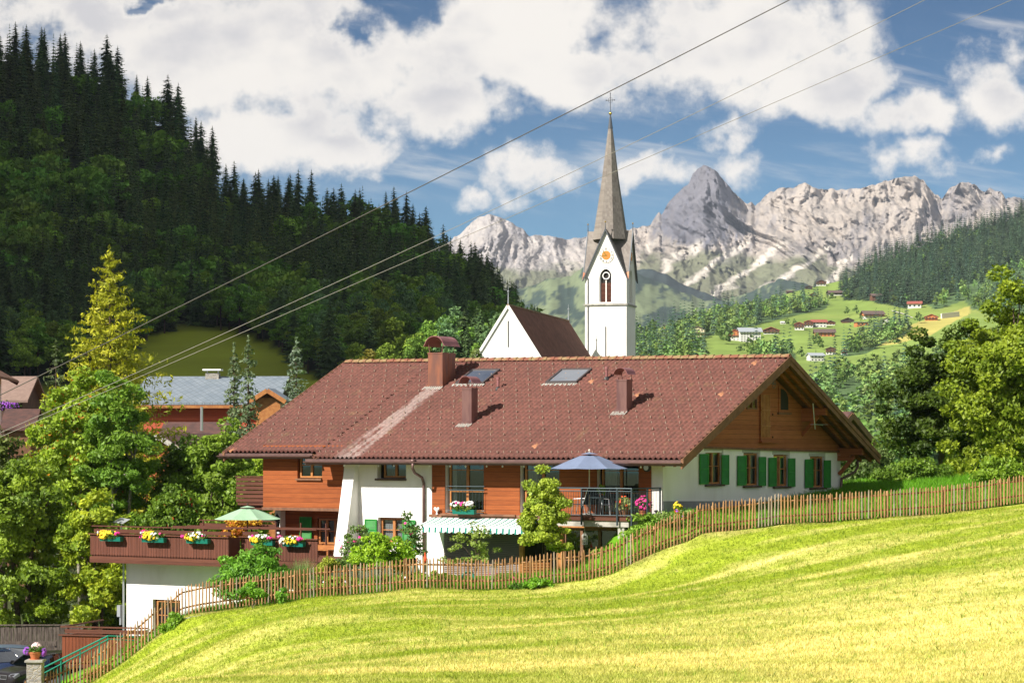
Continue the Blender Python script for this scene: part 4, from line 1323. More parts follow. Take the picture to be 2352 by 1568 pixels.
def make_shutter(parent, fn, s0, s1, z0, z1, d=.04, c=0.0):
    m = MB(); fw = min(.06, (s1 - s0) * .22)
    fbox(m, fn, s0, s0 + fw, z0, z1, d, d + .045, c); fbox(m, fn, s1 - fw, s1, z0, z1, d, d + .045, c)
    for z_ in (z0, (z0 + z1) / 2 - fw / 2, z1 - fw): fbox(m, fn, s0 + fw, s1 - fw, z_, z_ + fw, d + .002, d + .043, c)
    n = int((z1 - z0) / .06)
    for i in range(n):
        z_ = z0 + fw + (z1 - z0 - 2 * fw) * i / n
        a, b, e, f = fn(s0 + fw, z_, d + .036, c), fn(s1 - fw, z_, d + .036, c), fn(s1 - fw, z_ + .065, d + .008, c), fn(s0 + fw, z_ + .065, d + .008, c)
        m.quad(a, b, e, f)
    return m.build('shutter', M['shutter_green'], parent, recalc=False)


def fr(n, x0, y0, x1, y1, y=0.0):                    # zoom rectangle -> (s0, s1, z0, z1) on the front plane Y = y
    a, b = FL(*Z(n, x0, y1), y), FL(*Z(n, x1, y0), y)
    zt = (FL(*Z(n, (x0 + x1) / 2, y0), y)[1]); zb = FL(*Z(n, (x0 + x1) / 2, y1), y)[1]
    return a[0], b[0], zb, zt


def gr(n, x0, y0, x1, y1, x=0.0):
    a, b = GL(*Z(n, x0, y1), x), GL(*Z(n, x1, y0), x)
    zt = (GL(*Z(n, (x0 + x1) / 2, y0), x)[1]); zb = GL(*Z(n, (x0 + x1) / 2, y1), x)[1]
    return a[0], b[0], zb, zt


ZT = -0.17                                           # wall top under the eaves
XL, XB = FL(*Z(3, 428, 400))[0], FL(*Z(3, 1290, 500))[0]
XW = FL(*Z(3, 2025, 400))[0]; XP = FL(*Z(4, 2020, 400))[0]
XM = FL(*Z(3, 1140, 600))[0]
W_, DEP = 17.27, 17.27
U1 = fr(3, 1505, 230, 1775, 405); U1 = (*U1[:3], ZT - .1)
L1 = fr(3, 1512, 772, 1765, 1010)
W1 = fr(4, 300, 215, 625, 648); W1 = (*W1[:3], ZT - .06)
W2 = fr(4, 925, 215, 1256, 648); W2 = (*W2[:3], ZT - .06)
W3 = fr(4, 1567, 215, 1918, 668); W3 = (*W3[:3], ZT - .06)
BL = fr(4, 285, 800, 922, 1130)
BL = (*BL[:2], -6.3, BL[3])
OP = fr(4, 925, 745, 1255, 1130); OP = (OP[0], OP[1], -6.3, OP[3])
GD = fr(4, 1256, 745, 1735, 1130); GD = (GD[0] + .02, GD[1], -6.3, GD[3])
holes = [U1, L1, W1, W2, W3, BL, OP, GD]

# white walls
m = MB()
wall_panel(m, FRONT, XB - .6, 0.0, -6.6, ZT, holes, .28, 0.0, 0, room_mi=1)
gz = GL(*Z(5, 530, 822))[1]; gz2 = GL(*Z(5, 1618, 866))[1]
pz = GL(*Z(5, 190, 1268))[1]; pz2 = GL(*Z(5, 1100, 1287))[1]
GW = [gr(5, 535, 858, 668, 1132), gr(5, 845, 874, 970, 1143), gr(5, 1090, 888, 1211, 1148), gr(5, 1388, 902, 1503, 1158)]
zw0 = gz2 - .01
wall_panel(m, GABLE, 0.0, DEP, -6.6, zw0, GW, .26, 0.0, 0, room_mi=1)
yl = (gz + .26 + .47) / 4.40 * 9.84 - 1.1
m.add([(0, max(0.0, (zw0 + .26 + .47) / 4.40 * 9.84 - 1.1), zw0), (0, DEP, zw0), (0, yl, gz)], [(0, 1, 2)])
m.quad((-20.3, DEP, -9), (0, DEP, -9), (0, DEP, ZT), (-20.3, DEP, ZT))
m.quad((-20.3, 1.3, -9.6), (-20.3, DEP, -9.6), (-20.3, DEP, ZT), (-20.3, 1.3, ZT))
house_wall = m.build('wall', [M['stucco'], M['dark_room']], house, recalc=False)

# grey plinth band, proud of the gable wall
m = MB(); m.prism([(-.03, -6.6), (DEP + .03, -6.6), (DEP + .03, pz2 - .02), (-.03, pz)], lambda a, b, d: (d, a, b), 0.0, .035)
m.build('plinth', M['plinth_grey'], house)

# boarded gable
m = MB()
ys = [0.15, DEP - .15]
tri = [(yl, gz), (DEP + .02, gz2), (DEP + .02, gz2 + .14), (8.74, Hr(0, 8.74) - .24)]
m.prism(tri, lambda a, b, d: (d, a, b), -.12, .06)
m.build('gable_cladding', M['wood_gable'], house)
m = MB(); m.beam((.075, yl, gz), (.075, DEP + .02, gz2), .09, .09)
m.build('drip_board', M['wood_brown'], house)

# gable windows with their shutters
SH = [((488, 882, 557, 1130), (667, 890, 725, 1134)), ((798, 898, 866, 1140), (970, 906, 1027, 1144)), ((1052, 912, 1113, 1147), (1210, 918, 1266, 1152)), ((1350, 926, 1412, 1158), (1502, 934, 1556, 1160))]
for g, (a, b) in zip(GW, SH):
    w = make_window(house, GABLE, g[0] + .05, g[1] - .05, g[2] + .02, g[3] - .02, -.10, 0.0, 1, (.55,), .075, curtain=[(.1, .42), (.58, .9)])
    mm = MB(); fbox(mm, GABLE, g[0] - .08, g[1] + .08, g[2] - .075, g[2] - .002, -.2, .12); mm.build('sill', M['wood_black'], w)
    mm = MB(); fbox(mm, GABLE, g[0] - .12, g[1] + .02, g[3] + .002, g[3] + .15, 0, .012)
    fbox(mm, GABLE, g[1] + .003, g[1] + .12, g[2], g[3] + .15, 0, .0124); mm.build('surround', M['reveal_grey'], w)
    for q in (a, b):
        s = gr(5, *q, .06); make_shutter(house, GABLE, s[0], s[1], s[2], s[3], .045)

# attic loading door, two small attic windows, pulley
g = gr(5, 975, 345, 1105, 775, .06)
w = MB(); fbox(w, GABLE, g[0], g[1], g[2], g[3], .06, .13); fbox(w, GABLE, g[0] - .06, g[1] + .06, g[2] - .10, g[2] - .003, .06, .22)
door = w.build('attic_door', M['wood_gable'], house)
w = MB(); a = gr(5, 985, 400, 1062, 745, .135)
n = 7
for i in range(n):
    s = a[0] + (a[1] - a[0]) * i / n
    fbox(w, GABLE, s, s + (a[1] - a[0]) / n * .62, a[2], a[3], .132, .17)
for zz in (.25, .62): fbox(w, GABLE, a[0], a[1], a[2] + (a[3] - a[2]) * zz, a[2] + (a[3] - a[2]) * zz + .05, .17, .19)
w.build('slatted_panel', M['wood_orange'], door)
w = MB()
for zz in (560, 745):
    p = GL(*Z(5, 1082, zz), .14); w.ball((.15, p[0], p[1]), .05, 6)
w.build('door_knob', M['wood_brown'], door)
g = gr(5, 868, 425, 950, 520, .06)
make_window(house, GABLE, g[0], g[1], g[2], g[3], .085, 0.0, 1, (), .07, 'wood_brown', name='attic_window')
g = gr(5, 1128, 330, 1215, 545, .06)
m = MB(); mid = (g[0] + g[1]) / 2; hw_ = (g[1] - g[0]) / 2; zs_ = g[3] - (g[3] - g[2]) * .55
arch = [(g[0], g[2]), (g[1], g[2]), (g[1], zs_)] + [(g[1] - (g[1] - g[0]) * (1 - math.cos(t)) * 1.0, zs_ + (g[3] - zs_) * math.sin(t)) for t in (.3, .6, .9, 1.2, 1.5)] + [(g[0], g[3])]
m.prism(arch, lambda a, b, d: (d, a, b), .06, .11)
aw = m.build('arched_window', M['wood_gable'], house)
m = MB(); k = [(mid + (a - mid) * .72, (b - (g[2] + g[3]) / 2) * .8 + (g[2] + g[3]) / 2) for a, b in arch]
m.prism(k, lambda a, b, d: (d, a, b), .111, .118); m.build('pane', M['dark_room'], aw)
m = MB(); fbox(m, GABLE, g[0] - .1, g[1] + .08, g[2] - .09, g[2] - .003, .06, .17); m.build('sill', M['wood_brown'], aw)
p = GL(*Z(5, 1100, 312), .9)
m = MB()
for i in range(24):
    a0, a1 = 2 * math.pi * i / 24, 2 * math.pi * (i + 1) / 24
    for rr, ww in ((.19, .05), (.07, .05)):
        m.quad((.86, p[0] + math.cos(a0) * rr, p[1] + math.sin(a0) * rr), (.86, p[0] + math.cos(a1) * rr, p[1] + math.sin(a1) * rr), (.86, p[0] + math.cos(a1) * (rr - ww), p[1] + math.sin(a1) * (rr - ww)), (.86, p[0] + math.cos(a0) * (rr - ww), p[1] + math.sin(a0) * (rr - ww)))
m.box(.83, .858, p[0] - .17, p[0] + .17, p[1] - .02, p[1] + .02); m.box(.80, .85, p[0] - .04, p[0] + .04, p[1], p[1] + .5)
m.build('pulley_wheel', M['wood_grey'], house, recalc=False)

# wood-clad upper part of the front, proud of the stucco
zc = FL(*Z(4, 600, 668))[1]
m = MB(); wall_panel(m, FRONT, XW, XP, zc, ZT + .02, [W1, W2, W3], .05, -.05)
for (a, b) in ((XW, XW), (XP, XP)): m.quad((a, -.05, zc), (a, 0, zc), (a, 0, ZT), (a, -.05, ZT))
m.build('front_cladding', M['wood_red'], house, recalc=False)
m = MB(); a = FL(*Z(4, 178, 660)); m.box(a[0], FL(*Z(4, 1250, 660))[0], -.16, -.052, zc - .10, zc + .02); m.box(FL(*Z(4, 280, 655))[0], FL(*Z(4, 905, 655))[0], -.24, -.165, zc - .02, zc + .07)
m.build('sill_beam', M['wood_brown'], house)
make_window(house, FRONT, W1[0] + .12, W1[1], W1[2] + .05, W1[3], -.16, 0.0, 1, (.35, .72), .085, curtain=[(.04, .16)], name='french_window')
make_window(house, FRONT, W2[0] + .15, W2[1], W2[2] + .05, W2[3], -.16, 0.0, 1, (.35, .72), .085, curtain=[(.05, .3)], name='french_window')
make_window(house, FRONT, W3[0] + .15, W3[1], W3[2] + .05, W3[3], -.16, 0.0, 1, (.35, .72), .085, curtain=[(.05, .35)], name='balcony_door')
# rail in front of the first French window
r_ = fr(4, 318, 425, 625, 628, -.2); m = MB()
for zz in (r_[3], r_[3] - .16, r_[2]): m.tube([(r_[0], -.2, zz), (r_[1], -.2, zz)], .022, 6)
for i in range(11):
    x = r_[0] + .1 + (r_[1] - r_[0] - .2) * i / 10; m.tube([(x, -.2, r_[2]), (x, -.2, r_[3] - .16)], .010, 5)
m.build('window_rail', M['steel_dark'], house)
# stucco windows
g = fr(3, 1572, 240, 1772, 400, .25)
w = make_window(house, FRONT, g[0], U1[1], U1[2] + .03, U1[3], -.25, 0.0, 1, (), .08, 'wood_orange')
m = MB(); fbox(m, FRONT, U1[0] - .05, U1[1] + .03, U1[2] - .09, U1[2] - .002, -.3, .13); m.build('sill', M['wood_black'], w)
g = fr(3, 1545, 778, 1760, 1010, .22)
make_window(house, FRONT, g[0], L1[1], L1[2] + .02, L1[3] - .02, -.22, 0.0, 1, (.5,), .09, curtain=[(.08, .46), (.54, .92)])
s = fr(3, 1395, 787, 1508, 1010); make_shutter(house, FRONT, s[0], s[1], s[2] + .1, s[3], .045)
s = fr(3, 1752, 795, 1870, 1050); make_shutter(house, FRONT, s[0], s[1], s[2], s[3], .045)
# slatted blind, dark doorway, glass wall under the balcony
m = MB(); n = 36
for i in range(n):
    z_ = BL[2] + (BL[3] - BL[2]) * i / n
    m.quad((BL[0] + .02, -.05, z_), (BL[1] - .02, -.05, z_), (BL[1] - .02, .05, z_ + .062), (BL[0] + .02, .05, z_ + .062))
m.build('slatted_blind', M['blind_slat'], house, recalc=False)
for nm, q in (('door_post', (BL[1] - .02, OP[0] + .16, -6.2, BL[3], -.1, .05)), ('door_post', (OP[1] - .12, GD[0] + .1, -6.2, OP[3], -.2, .03)), ('door_lintel', (GD[0] + .12, GD[1], GD[3] - .13, GD[3], -.2, .04))):
    m = MB(); fbox(m, FRONT, *q); m.build(nm, M['wood_orange'], house)
make_window(house, FRONT, GD[0] + .1, GD[1] - .05, GD[2] + .05, GD[3] - .15, -.15, 0.0, 2, (.55,), .09, name='garden_window', mat_='wood_brown')

# timber bay at the left end, its lower recess and white pier
zb0 = FL(*Z(3, 700, 700))[1]
bw = fr(3, 752, 180, 986, 405); bw = (bw[0], bw[1], bw[2], ZT - .02)
m = MB(); wall_panel(m, FRONT, XL, XM + .35, zb0, ZT + .3, [bw], .22, 0.0, 0, room_mi=1)
m.quad((XL, 0, zb0), (XL, 8, zb0), (XL, 8, ZT + 2.6), (XL, 0, ZT + .3)); m.quad((XL, 0, zb0), (XM + .35, 0, zb0), (XM + .35, 1.3, zb0), (XL, 1.3, zb0))
m.quad((XM + .35, 0, zb0), (XM + .35, .6, zb0), (XM + .35, .6, ZT), (XM + .35, 0, ZT))
m.build('timber_bay', [M['wood_red'], M['dark_room']], house, recalc=False)
m = MB(); m.box(XL - .04, XM + .3, -.04, .03, zb0 - .03, zb0 + .1); m.build('bay_sill_board', M['wood_brown'], house)
g = fr(3, 782, 185, 985, 400, .12)
w = make_window(house, FRONT, g[0], bw[1], bw[2] + .03, bw[3], -.12, 0.0, 1, (.5,), .075)
m = MB(); fbox(m, FRONT, bw[0] - .05, bw[1], bw[2] - .085, bw[2] - .002, -.2, .10); m.build('sill', M['wood_brown'], w)
XR0 = FL(*Z(3, 636, 800), 1.3)[0]
lw_ = fr(3, 940, 778, 1180, 1028, 1.3)
m = MB(); wall_panel(m, FRONT, XR0, XM + 1.3, -5.6, zb0, [lw_], .15, 1.3, 0, room_mi=1); m.build('recess_cladding', [M['wood_red'], M['dark_room']], house, recalc=False)
make_window(house, FRONT, lw_[0] + .05, lw_[1], lw_[2] + .02, lw_[3] - .02, -.08, 1.3, 2, (.5,), .085, curtain=[(.05, .30), (.38, .62), (.7, .95)])
s = fr(3, 775, 766, 888, 1000, 1.2); make_shutter(house, FRONT, s[0], s[1], s[2], s[3], .045, 1.25)
a = FL(*Z(3, 548, 800), 1.0); m = MB(); m.box(a[0], XR0 + .01, .95, 1.45, -6, zb0 - .002); m.build('pier', M['stucco'], house)
a = FL(*Z(3, 572, 740), .9); b = FL(*Z(3, 600, 845), .9)
m = MB(); xc = (a[0] + b[0]) / 2; m.lathe([(.10, -.62), (.13, -.2), (.13, -.17), (.05, -.03), (.02, .04)], (xc, .7, a[1] + .0), 8); m.box(xc - .03, xc + .03, .72, .95, a[1] - .8, a[1] - .7); m.tube([(xc, .93, a[1] - .95), (xc, .9, a[1] - .75), (xc, .7, a[1] - .62)], .035, 6)
wl = m.build('wall_lantern', M['black_paint'], house)
m = MB(); m.lathe([(.085, -.58), (.115, -.22)], (xc, .7, a[1]), 8); m.build('lantern_glass', M['white_paint'], wl)

# white buttress leaning against the stucco wall
m = MB()
x0, x1 = FL(*Z(3, 1186, 255), -.35)[0], FL(*Z(3, 1285, 255), -.35)[0]
prof = [(-.30, ZT), (-.30, -.9), (-1.15, -5.0), (-1.2, -6.6), (.2, -6.6), (.2, ZT)]
m.prism(prof, lambda a, b, d: (d, a, b), x0, x1)
m.build('buttress', M['stucco'], house)

# side balcony at the left end
a = fr(3, 200, 392, 420, 630, .5); m = MB(); n = 6
for i in range(n):
    z_ = a[2] + (a[3] - a[2]) * i / n; m.box(a[0], XL - .002, .3, .34, z_ + .015, z_ + (a[3] - a[2]) / n - .03); m.box(a[0], a[0] + .04, .345, 6, z_ + .015, z_ + (a[3] - a[2]) / n - .03)
m.box(a[0] - .03, XL - .002, .26, .38, a[3] + .001, a[3] + .05); m.box(a[0] + .05, XL - .002, .35, 6, a[2] - .12, a[2] - .02)
for y_ in (.5, 2.5, 4.5): m.box(a[0] + .1, XL - .002, y_, y_ + .15, a[2] - .32, a[2] - .125)
m.build('side_balcony', M['wood_dark_flat'], house)

# ---- roof: tiled front slope as real pantile relief
SL0, SL1 = -22.2, 1.46
XS = FL(*Z(3, 900, 180), -1.0)[0]


def tile_field(x0, x1, y0, y1, rows0=0, seed=3):
    nc = int((x1 - x0) / .235); per = 6
    nx = nc * per + 1
    xs = np.linspace(x0, x1, nx)
    L = y1 - y0
    nr = max(2, int(round(L / .345)))
    rr = np.random.default_rng(seed)
    ys, st = [], []
    for k in range(nr):
        ys += [y0 + L * k / nr, y0 + L * (k + .97) / nr]; st += [.075, 0.0]
    ys = np.array(ys); st = np.array(st)
    X, Y = np.meshgrid(xs, ys)
    col_i = np.clip(((X - x0) / (x1 - x0) * nc).astype(int), 0, nc - 1); row_i = np.clip(((Y - y0) / L * nr + 1e-6).astype(int), 0, nr - 1)
    rv = rr.uniform(0, 1, (nr, nc)); lift = rr.normal(0, .006, (nr, nc))
    ph = ((X - x0) / (x1 - x0) * nc) % 1.0
    wave = .048 * np.cos(2 * np.pi * ph)
    Zz = Hr(X, Y) + wave + st[:, None] + lift[row_i, col_i]
    base = np.array((0.158, 0.060, 0.047)); b2 = np.array((0.124, 0.048, 0.039)); orange = np.array((0.42, 0.19, 0.10))
    t = rv[row_i, col_i][..., None]
    c = base * (1 - t) + b2 * t
    big = fbm(X * .35, Y * .6, 2)[..., None]
    c = c * (1 + .14 * big)
    oi = (rr.uniform(0, 1, (nr, nc)) > .9955)[row_i, col_i][..., None]
    c = np.where(oi, orange, c)
    moss = np.clip(fbm(X * 2.2, Y * 2.2, 4) - .36, 0, 1)[..., None] * .8
    c = c * (1 - moss) + np.array((0.20, 0.155, 0.07)) * moss
    lap_dark = np.zeros(len(ys)); lap_dark[1::2] = .45  # tile row relief strengthened by painting each overlap line darker
    c = c * (1 - lap_dark[:, None, None]) + np.array((.045, .032, .02)) * lap_dark[:, None, None]
    return X, Y, Zz, c


def washed(X, Y, c, p):
    """the pale rain-washed streak below the big chimney: a stain of the tiles"""
    yy = p.y - Y
    w = np.clip(1 - np.abs(X - p.x) / (.42 + .05 * yy), 0, 1) * (yy > 0) * np.clip(1.15 - yy / 11, 0, 1)
    w = np.clip(w * (.75 + 1.6 * fbm(X * 5, Y * 1.1, 5)), 0, .28)[..., None]
    return c * (1 - w) + np.array((0.56, 0.50, 0.47)) * w


pc1 = RL(*Z(6, 235, 625))
Vt, Ft, Ct = [], [], []
off = 0
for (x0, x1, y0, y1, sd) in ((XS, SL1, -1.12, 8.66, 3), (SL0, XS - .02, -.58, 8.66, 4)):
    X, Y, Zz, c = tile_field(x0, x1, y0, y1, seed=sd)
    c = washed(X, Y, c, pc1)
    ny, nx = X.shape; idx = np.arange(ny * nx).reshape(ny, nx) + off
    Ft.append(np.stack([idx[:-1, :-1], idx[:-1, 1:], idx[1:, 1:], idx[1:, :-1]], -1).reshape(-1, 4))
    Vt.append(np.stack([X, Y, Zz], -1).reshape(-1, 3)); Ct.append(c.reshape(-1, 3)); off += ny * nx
# back slope, plain sheet
Xb, Yb = np.meshgrid(np.linspace(SL0, SL1, 120), np.linspace(8.66, 18.4, 40))
Zb_ = Hr(Xb, 8.74 - (Yb - 8.74)) + .03 * np.cos(Xb * 26)
idx = np.arange(Xb.size).reshape(Xb.shape) + off
Ft.append(np.stack([idx[:-1, :-1], idx[:-1, 1:], idx[1:, 1:], idx[1:, :-1]], -1).reshape(-1, 4)); Vt.append(np.stack([Xb, Yb, Zb_], -1).reshape(-1, 3)); Ct.append(np.broadcast_to(np.array((.14, .055, .045)), (Xb.size, 3)))
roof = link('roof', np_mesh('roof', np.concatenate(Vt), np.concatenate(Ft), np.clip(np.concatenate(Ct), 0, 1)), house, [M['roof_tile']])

# boarded underside, rake boards and fascia
m = MB()
def under(X, Y):
    return Hr(X, Y if Y <= 8.74 else 17.48 - Y) - .10
for (x0, x1, y0) in ((XS, SL1 - .05, -1.08), (SL0 + .05, XS, -.54)):
    for (ya, yb) in ((y0, 8.74), (8.74, 18.35)):
        m.quad((x0, ya, under(x0, ya)), (x1, ya, under(x1, ya)), (x1, yb, under(x1, yb)), (x0, yb, under(x0, yb)))
        m.quad((x0, ya, under(x0, ya) - .06), (x1, ya, under(x1, ya) - .06), (x1, yb, under(x1, yb) - .06), (x0, yb, under(x0, yb) - .06))
m.build('soffit', M['wood_brown'], roof, recalc=False)
for (X, y0, y1) in ((SL1, -1.14, 18.42), (SL0, -.60, 18.42)):
    m = MB(); s = 1 if X > 0 else -1
    for (ya, yb) in ((y0, 8.74), (8.74, y1)):
        h = lambda y_: Hr(X, y_ if y_ <= 8.74 else 17.48 - y_)
        m.prism([(ya, h(ya) + .05), (yb, h(yb) + .05), (yb, h(yb) - .34), (ya, h(ya) - .34)], lambda a, b, d: (X + s * d, a, b), -.045, .03)
        m.prism([(ya, h(ya) + .085), (yb, h(yb) + .085), (yb, h(yb) - .12), (ya, h(ya) - .12)], lambda a, b, d: (X + s * d, a, b), .033, .075)
    m.build('rake_board', M['wood_brown'], roof)
m = MB()                                                # purlin ends and braces under the gable overhang
for (y_, w_) in ((0.4, .26), (4.4, .24), (8.74, .26), (13.0, .24), (17.0, .26)):
    yy = y_ if y_ <= 8.74 else 17.48 - y_
    zt = Hr(0, yy) - .20
    m.box(-.1, 1.25, y_ - w_ / 2, y_ + w_ / 2, zt - .34, zt - .02)
    if y_ > 1: m.box(.0, .62, y_ - w_ / 2 + .02, y_ + w_ / 2 - .02, zt - .62, zt - .345)
    if y_ > 12: m.beam((.05, y_, zt - 1.25), (.8, y_, zt - .42), .14, .16)
for k in range(5):
    ya = 8.74 + (17.9 - 8.74) * k / 5
for X in (.55, 1.05):
    for (ya, yb) in ((-1.0, 8.6), (8.9, 18.3)):
        m.beam((X, ya, under(X, ya) - .14), (X, yb, under(X, yb) - .14), .12, .16)
m.build('purlin', M['wood_gable'], roof)
# ridge tiles
m = MB(); n = 58
for i in range(n):
    xa = SL0 + (SL1 - SL0) * i / n; xb = SL0 + (SL1 - SL0) * (i + 1.08) / n
    zr = Hr((xa + xb) / 2, 8.74)
    vs, k = [], 7
    for (x_, r0) in ((xa, .135), (xb, .165)):
        for q in range(k):
            a = math.pi * q / (k - 1); vs.append((x_, 8.72 + math.cos(a) * r0, zr + .0 + math.sin(a) * r0 * .95 + (.0 if x_ == xa else .012)))
    m.add(vs, [(q, q + 1, k + q + 1, k + q) for q in range(k - 1)] + [tuple(range(k)), tuple(range(2 * k - 1, k - 1, -1))])
simple('ridge_tile', (0.20, 0.075, 0.045), 0.85, (0.24, 0.17, 0.08), 2.6, 0.3, 20, lo=.42, hi=.62)
m.build('ridge_tiles', M['ridge_tile'], roof)
# gutters and downpipes
m = MB()
for (x0, x1, y_) in ((XS - .35, SL1 + .02, -1.20), (SL0 - .3, XS - .38, -.66)):
    ze = Hr(0, y_ + .08) - .09; k = 7; vs = []
    for x_ in (x0, x1):
        for q in range(k):
            a = math.pi + math.pi * q / (k - 1); vs.append((x_, y_ + math.cos(a) * .085, ze + math.sin(a) * .085))
    m.add(vs, [(q, q + 1, k + q + 1, k + q) for q in range(k - 1)] + [tuple(range(k)), tuple(range(2 * k - 1, k - 1, -1))])
    m.box(x0, x1, y_ + .09, y_ + .12, ze - .14, ze + .10)
gut = m.build('gutter', M['metal_brown'], roof)
a = FL(*Z(3, 1840, 250), -1.2); b = FL(*Z(3, 1840, 320), -1.15); c_ = FL(*Z(3, 1935, 395), -.12); e = FL(*Z(3, 1942, 470), -.10)
m = MB(); m.tube([(a[0], -1.2, a[1] + .10), (a[0], -1.2, a[1] - .05)], [.12, .07], 8); m.tube([(a[0], -1.2, a[1] - .05), (b[0], -1.18, b[1] + .05), ((b[0] * .75 + c_[0] * .25), -.95, b[1] - .15), (c_[0], -.2, c_[1]), (e[0], -.10, e[1] + .1), (e[0], -.10, e[1] - .1), (e[0], -.10, -5.7)], .062, 8)
m.build('downpipe', M['metal_brown'], house, smooth=True)
m = MB(); z0 = Hr(0, -.9) - .2
q = [GL(*Z(5, 1775, 935), .3), GL(*Z(5, 1780, 985), .3), GL(*Z(5, 1755, 1030), .2), GL(*Z(5, 1690, 1065), .12), GL(*Z(5, 1648, 1085), .12), GL(*Z(5, 1640, 1165), .12)]
m.tube([((.3, .3, .2, .12, .12, .12)[i], p[0], p[1]) for i, p in enumerate(q)] + [(.12, q[-1][0], -2.2)], .065, 8); m.build('downpipe', M['metal_brown'], house, smooth=True)

# snow guards: rows of small hooks; the lowest two rows one by one, the rest as one part
hook = MB(); hook.add([(-.02, 0, .05), (.02, 0, .05), (.02, .16, .045), (-.02, .16, .045), (-.02, -.015, .15), (.02, -.015, .15)], [(0, 1, 2, 3), (0, 1, 5, 4), (4, 5, 2, 3)])
h0 = hook.build('snow_guard', M['metal_brown'], roof, recalc=False)
simple('guard_metal', (0.26, 0.19, 0.15), 0.6)
h0.data.materials[0] = M['guard_metal']
spots, bulk = [], MB()
for row in range(16):
    y_ = -.10 + row * .55 if row else -.62
    step = .33 if row < 1 else .66
    x_ = -21.4 + (.33 if row % 2 else 0) - row * .02
    while x_ < 1.2:
        ok = y_ > -1.0 and not (x_ < XS and y_ < -.3) and y_ < 8.2
        if ok: spots.append((x_, y_, row))
        x_ += step
spots.sort(key=lambda p: (p[2], -p[0]))
for i, (x_, y_, row) in enumerate(spots):
    z_ = Hr(x_, y_)
    if i < 100:
        o = h0 if i == 0 else h0.copy()
        if i: C.objects.link(o)
        o.parent = roof; o.location = (x_, y_, z_)
    else:
        bulk.add([(v[0] + x_, v[1] + y_, v[2] + z_) for v in hook.v], hook.f)
put(bulk.build('snow_guard_rows', M['guard_metal'], roof, recalc=False), kind='stuff')

# chimneys
def chimney(x0, x1, xe, ytop, ybase, capx0, capx1, captop, capbot, mat_, split=False):
    """x0..xe front face, xe..x1 right face (zoom 6 pixels)"""
    pb = RL(*Z(6, (x0 + xe) / 2, ybase))
    yc = pb.y
    a, b = FL(*Z(6, x0, ybase), yc), FL(*Z(6, xe, ybase), yc)
    zt = FL(*Z(6, (x0 + xe) / 2, ytop), yc)[1]
    dep = GL(*Z(6, x1, ytop + 40), b[0])[0] - yc
    m = MB(); m.box(a[0], b[0], yc, yc + dep, pb.z - .5, zt)
    m.box(a[0] - .02, b[0] + .02, yc - .02, yc + dep + .02, zt + .001, zt + .07)
    if split: m.box(b[0] + .001, b[0] + .012, yc + dep * .47, yc + dep * .50, pb.z, zt)
    m.box(a[0] - .06, b[0] + .06, yc - .07, yc - .001, pb.z - .3, pb.z + .16)
    ch = m.build('chimney', M[mat_], roof)
    # arched cap on four legs, axis runs back
    m = MB(); cx = (a[0] + b[0]) / 2; hw2 = (b[0] - a[0]) / 2 * 1.28 + .03; k = 13; vs = []
    zc_ = zt + (.34 if split else .26)
    rise = hw2 * .92
    for (y_, rr) in ((yc - .12, 1.0), (yc + dep + .12, 1.0), (yc - .12, .94), (yc + dep + .12, .94)):
        for q in range(k):
            t_ = math.pi * q / (k - 1)
            flare = .10 if q in (0, k - 1) else 0.0
            vs.append((cx + math.cos(t_) * (hw2 * rr + flare * hw2), y_, zc_ + (math.sin(t_) * rise * rr if not flare else .015)))
    fs = [(q, q + 1, k + q + 1, k + q) for q in range(k - 1)] + [(2 * k + q, 3 * k + q, 3 * k + q + 1, 2 * k + q + 1) for q in range(k - 1)]
    fs += [(q, 2 * k + q, 2 * k + q + 1, q + 1) for q in range(k - 1)] + [(k + q, k + q + 1, 3 * k + q + 1, 3 * k + q) for q in range(k - 1)]
    m.add(vs, fs)
    for sx in (-1, 1):
        for y_ in (yc + .05, yc + dep - .05): m.tube([(cx + sx * (b[0] - a[0]) * .42, y_, zt + .06), (cx + sx * hw2 * .8, y_, zc_ + rise * .55)], .016, 5)
    m.build('chimney_cap', M['cap_red'], ch, recalc=False)
    m = MB()                                             # pale apron flashing at the foot
    n = 9
    for i in range(n):
        xa = a[0] - .12 + (b[0] - a[0] + .24) * i / n; m.add([(xa, yc - .38, Hr(xa, yc - .38) + .085), (xa + (b[0] - a[0] + .24) / n * .62, yc - .38, Hr(xa, yc - .38) + .085), (xa + (b[0] - a[0] + .24) / n * .62, yc - .07, Hr(xa, yc - .07) + .10), (xa, yc - .07, Hr(xa, yc - .07) + .10)], [(0, 1, 2, 3)])
    m.build('flashing', M['stone_cap'], ch, recalc=False)


chimney(170, 420, 302, 312, 622, 150, 440, 210, 285, 'copper_brown', True)
chimney(481, 626, 568, 636, 962, 480, 655, 543, 595, 'chimney_dark')
chimney(1901, 2046, 1993, 560, 852, 1885, 2065, 470, 520, 'chimney_dark')

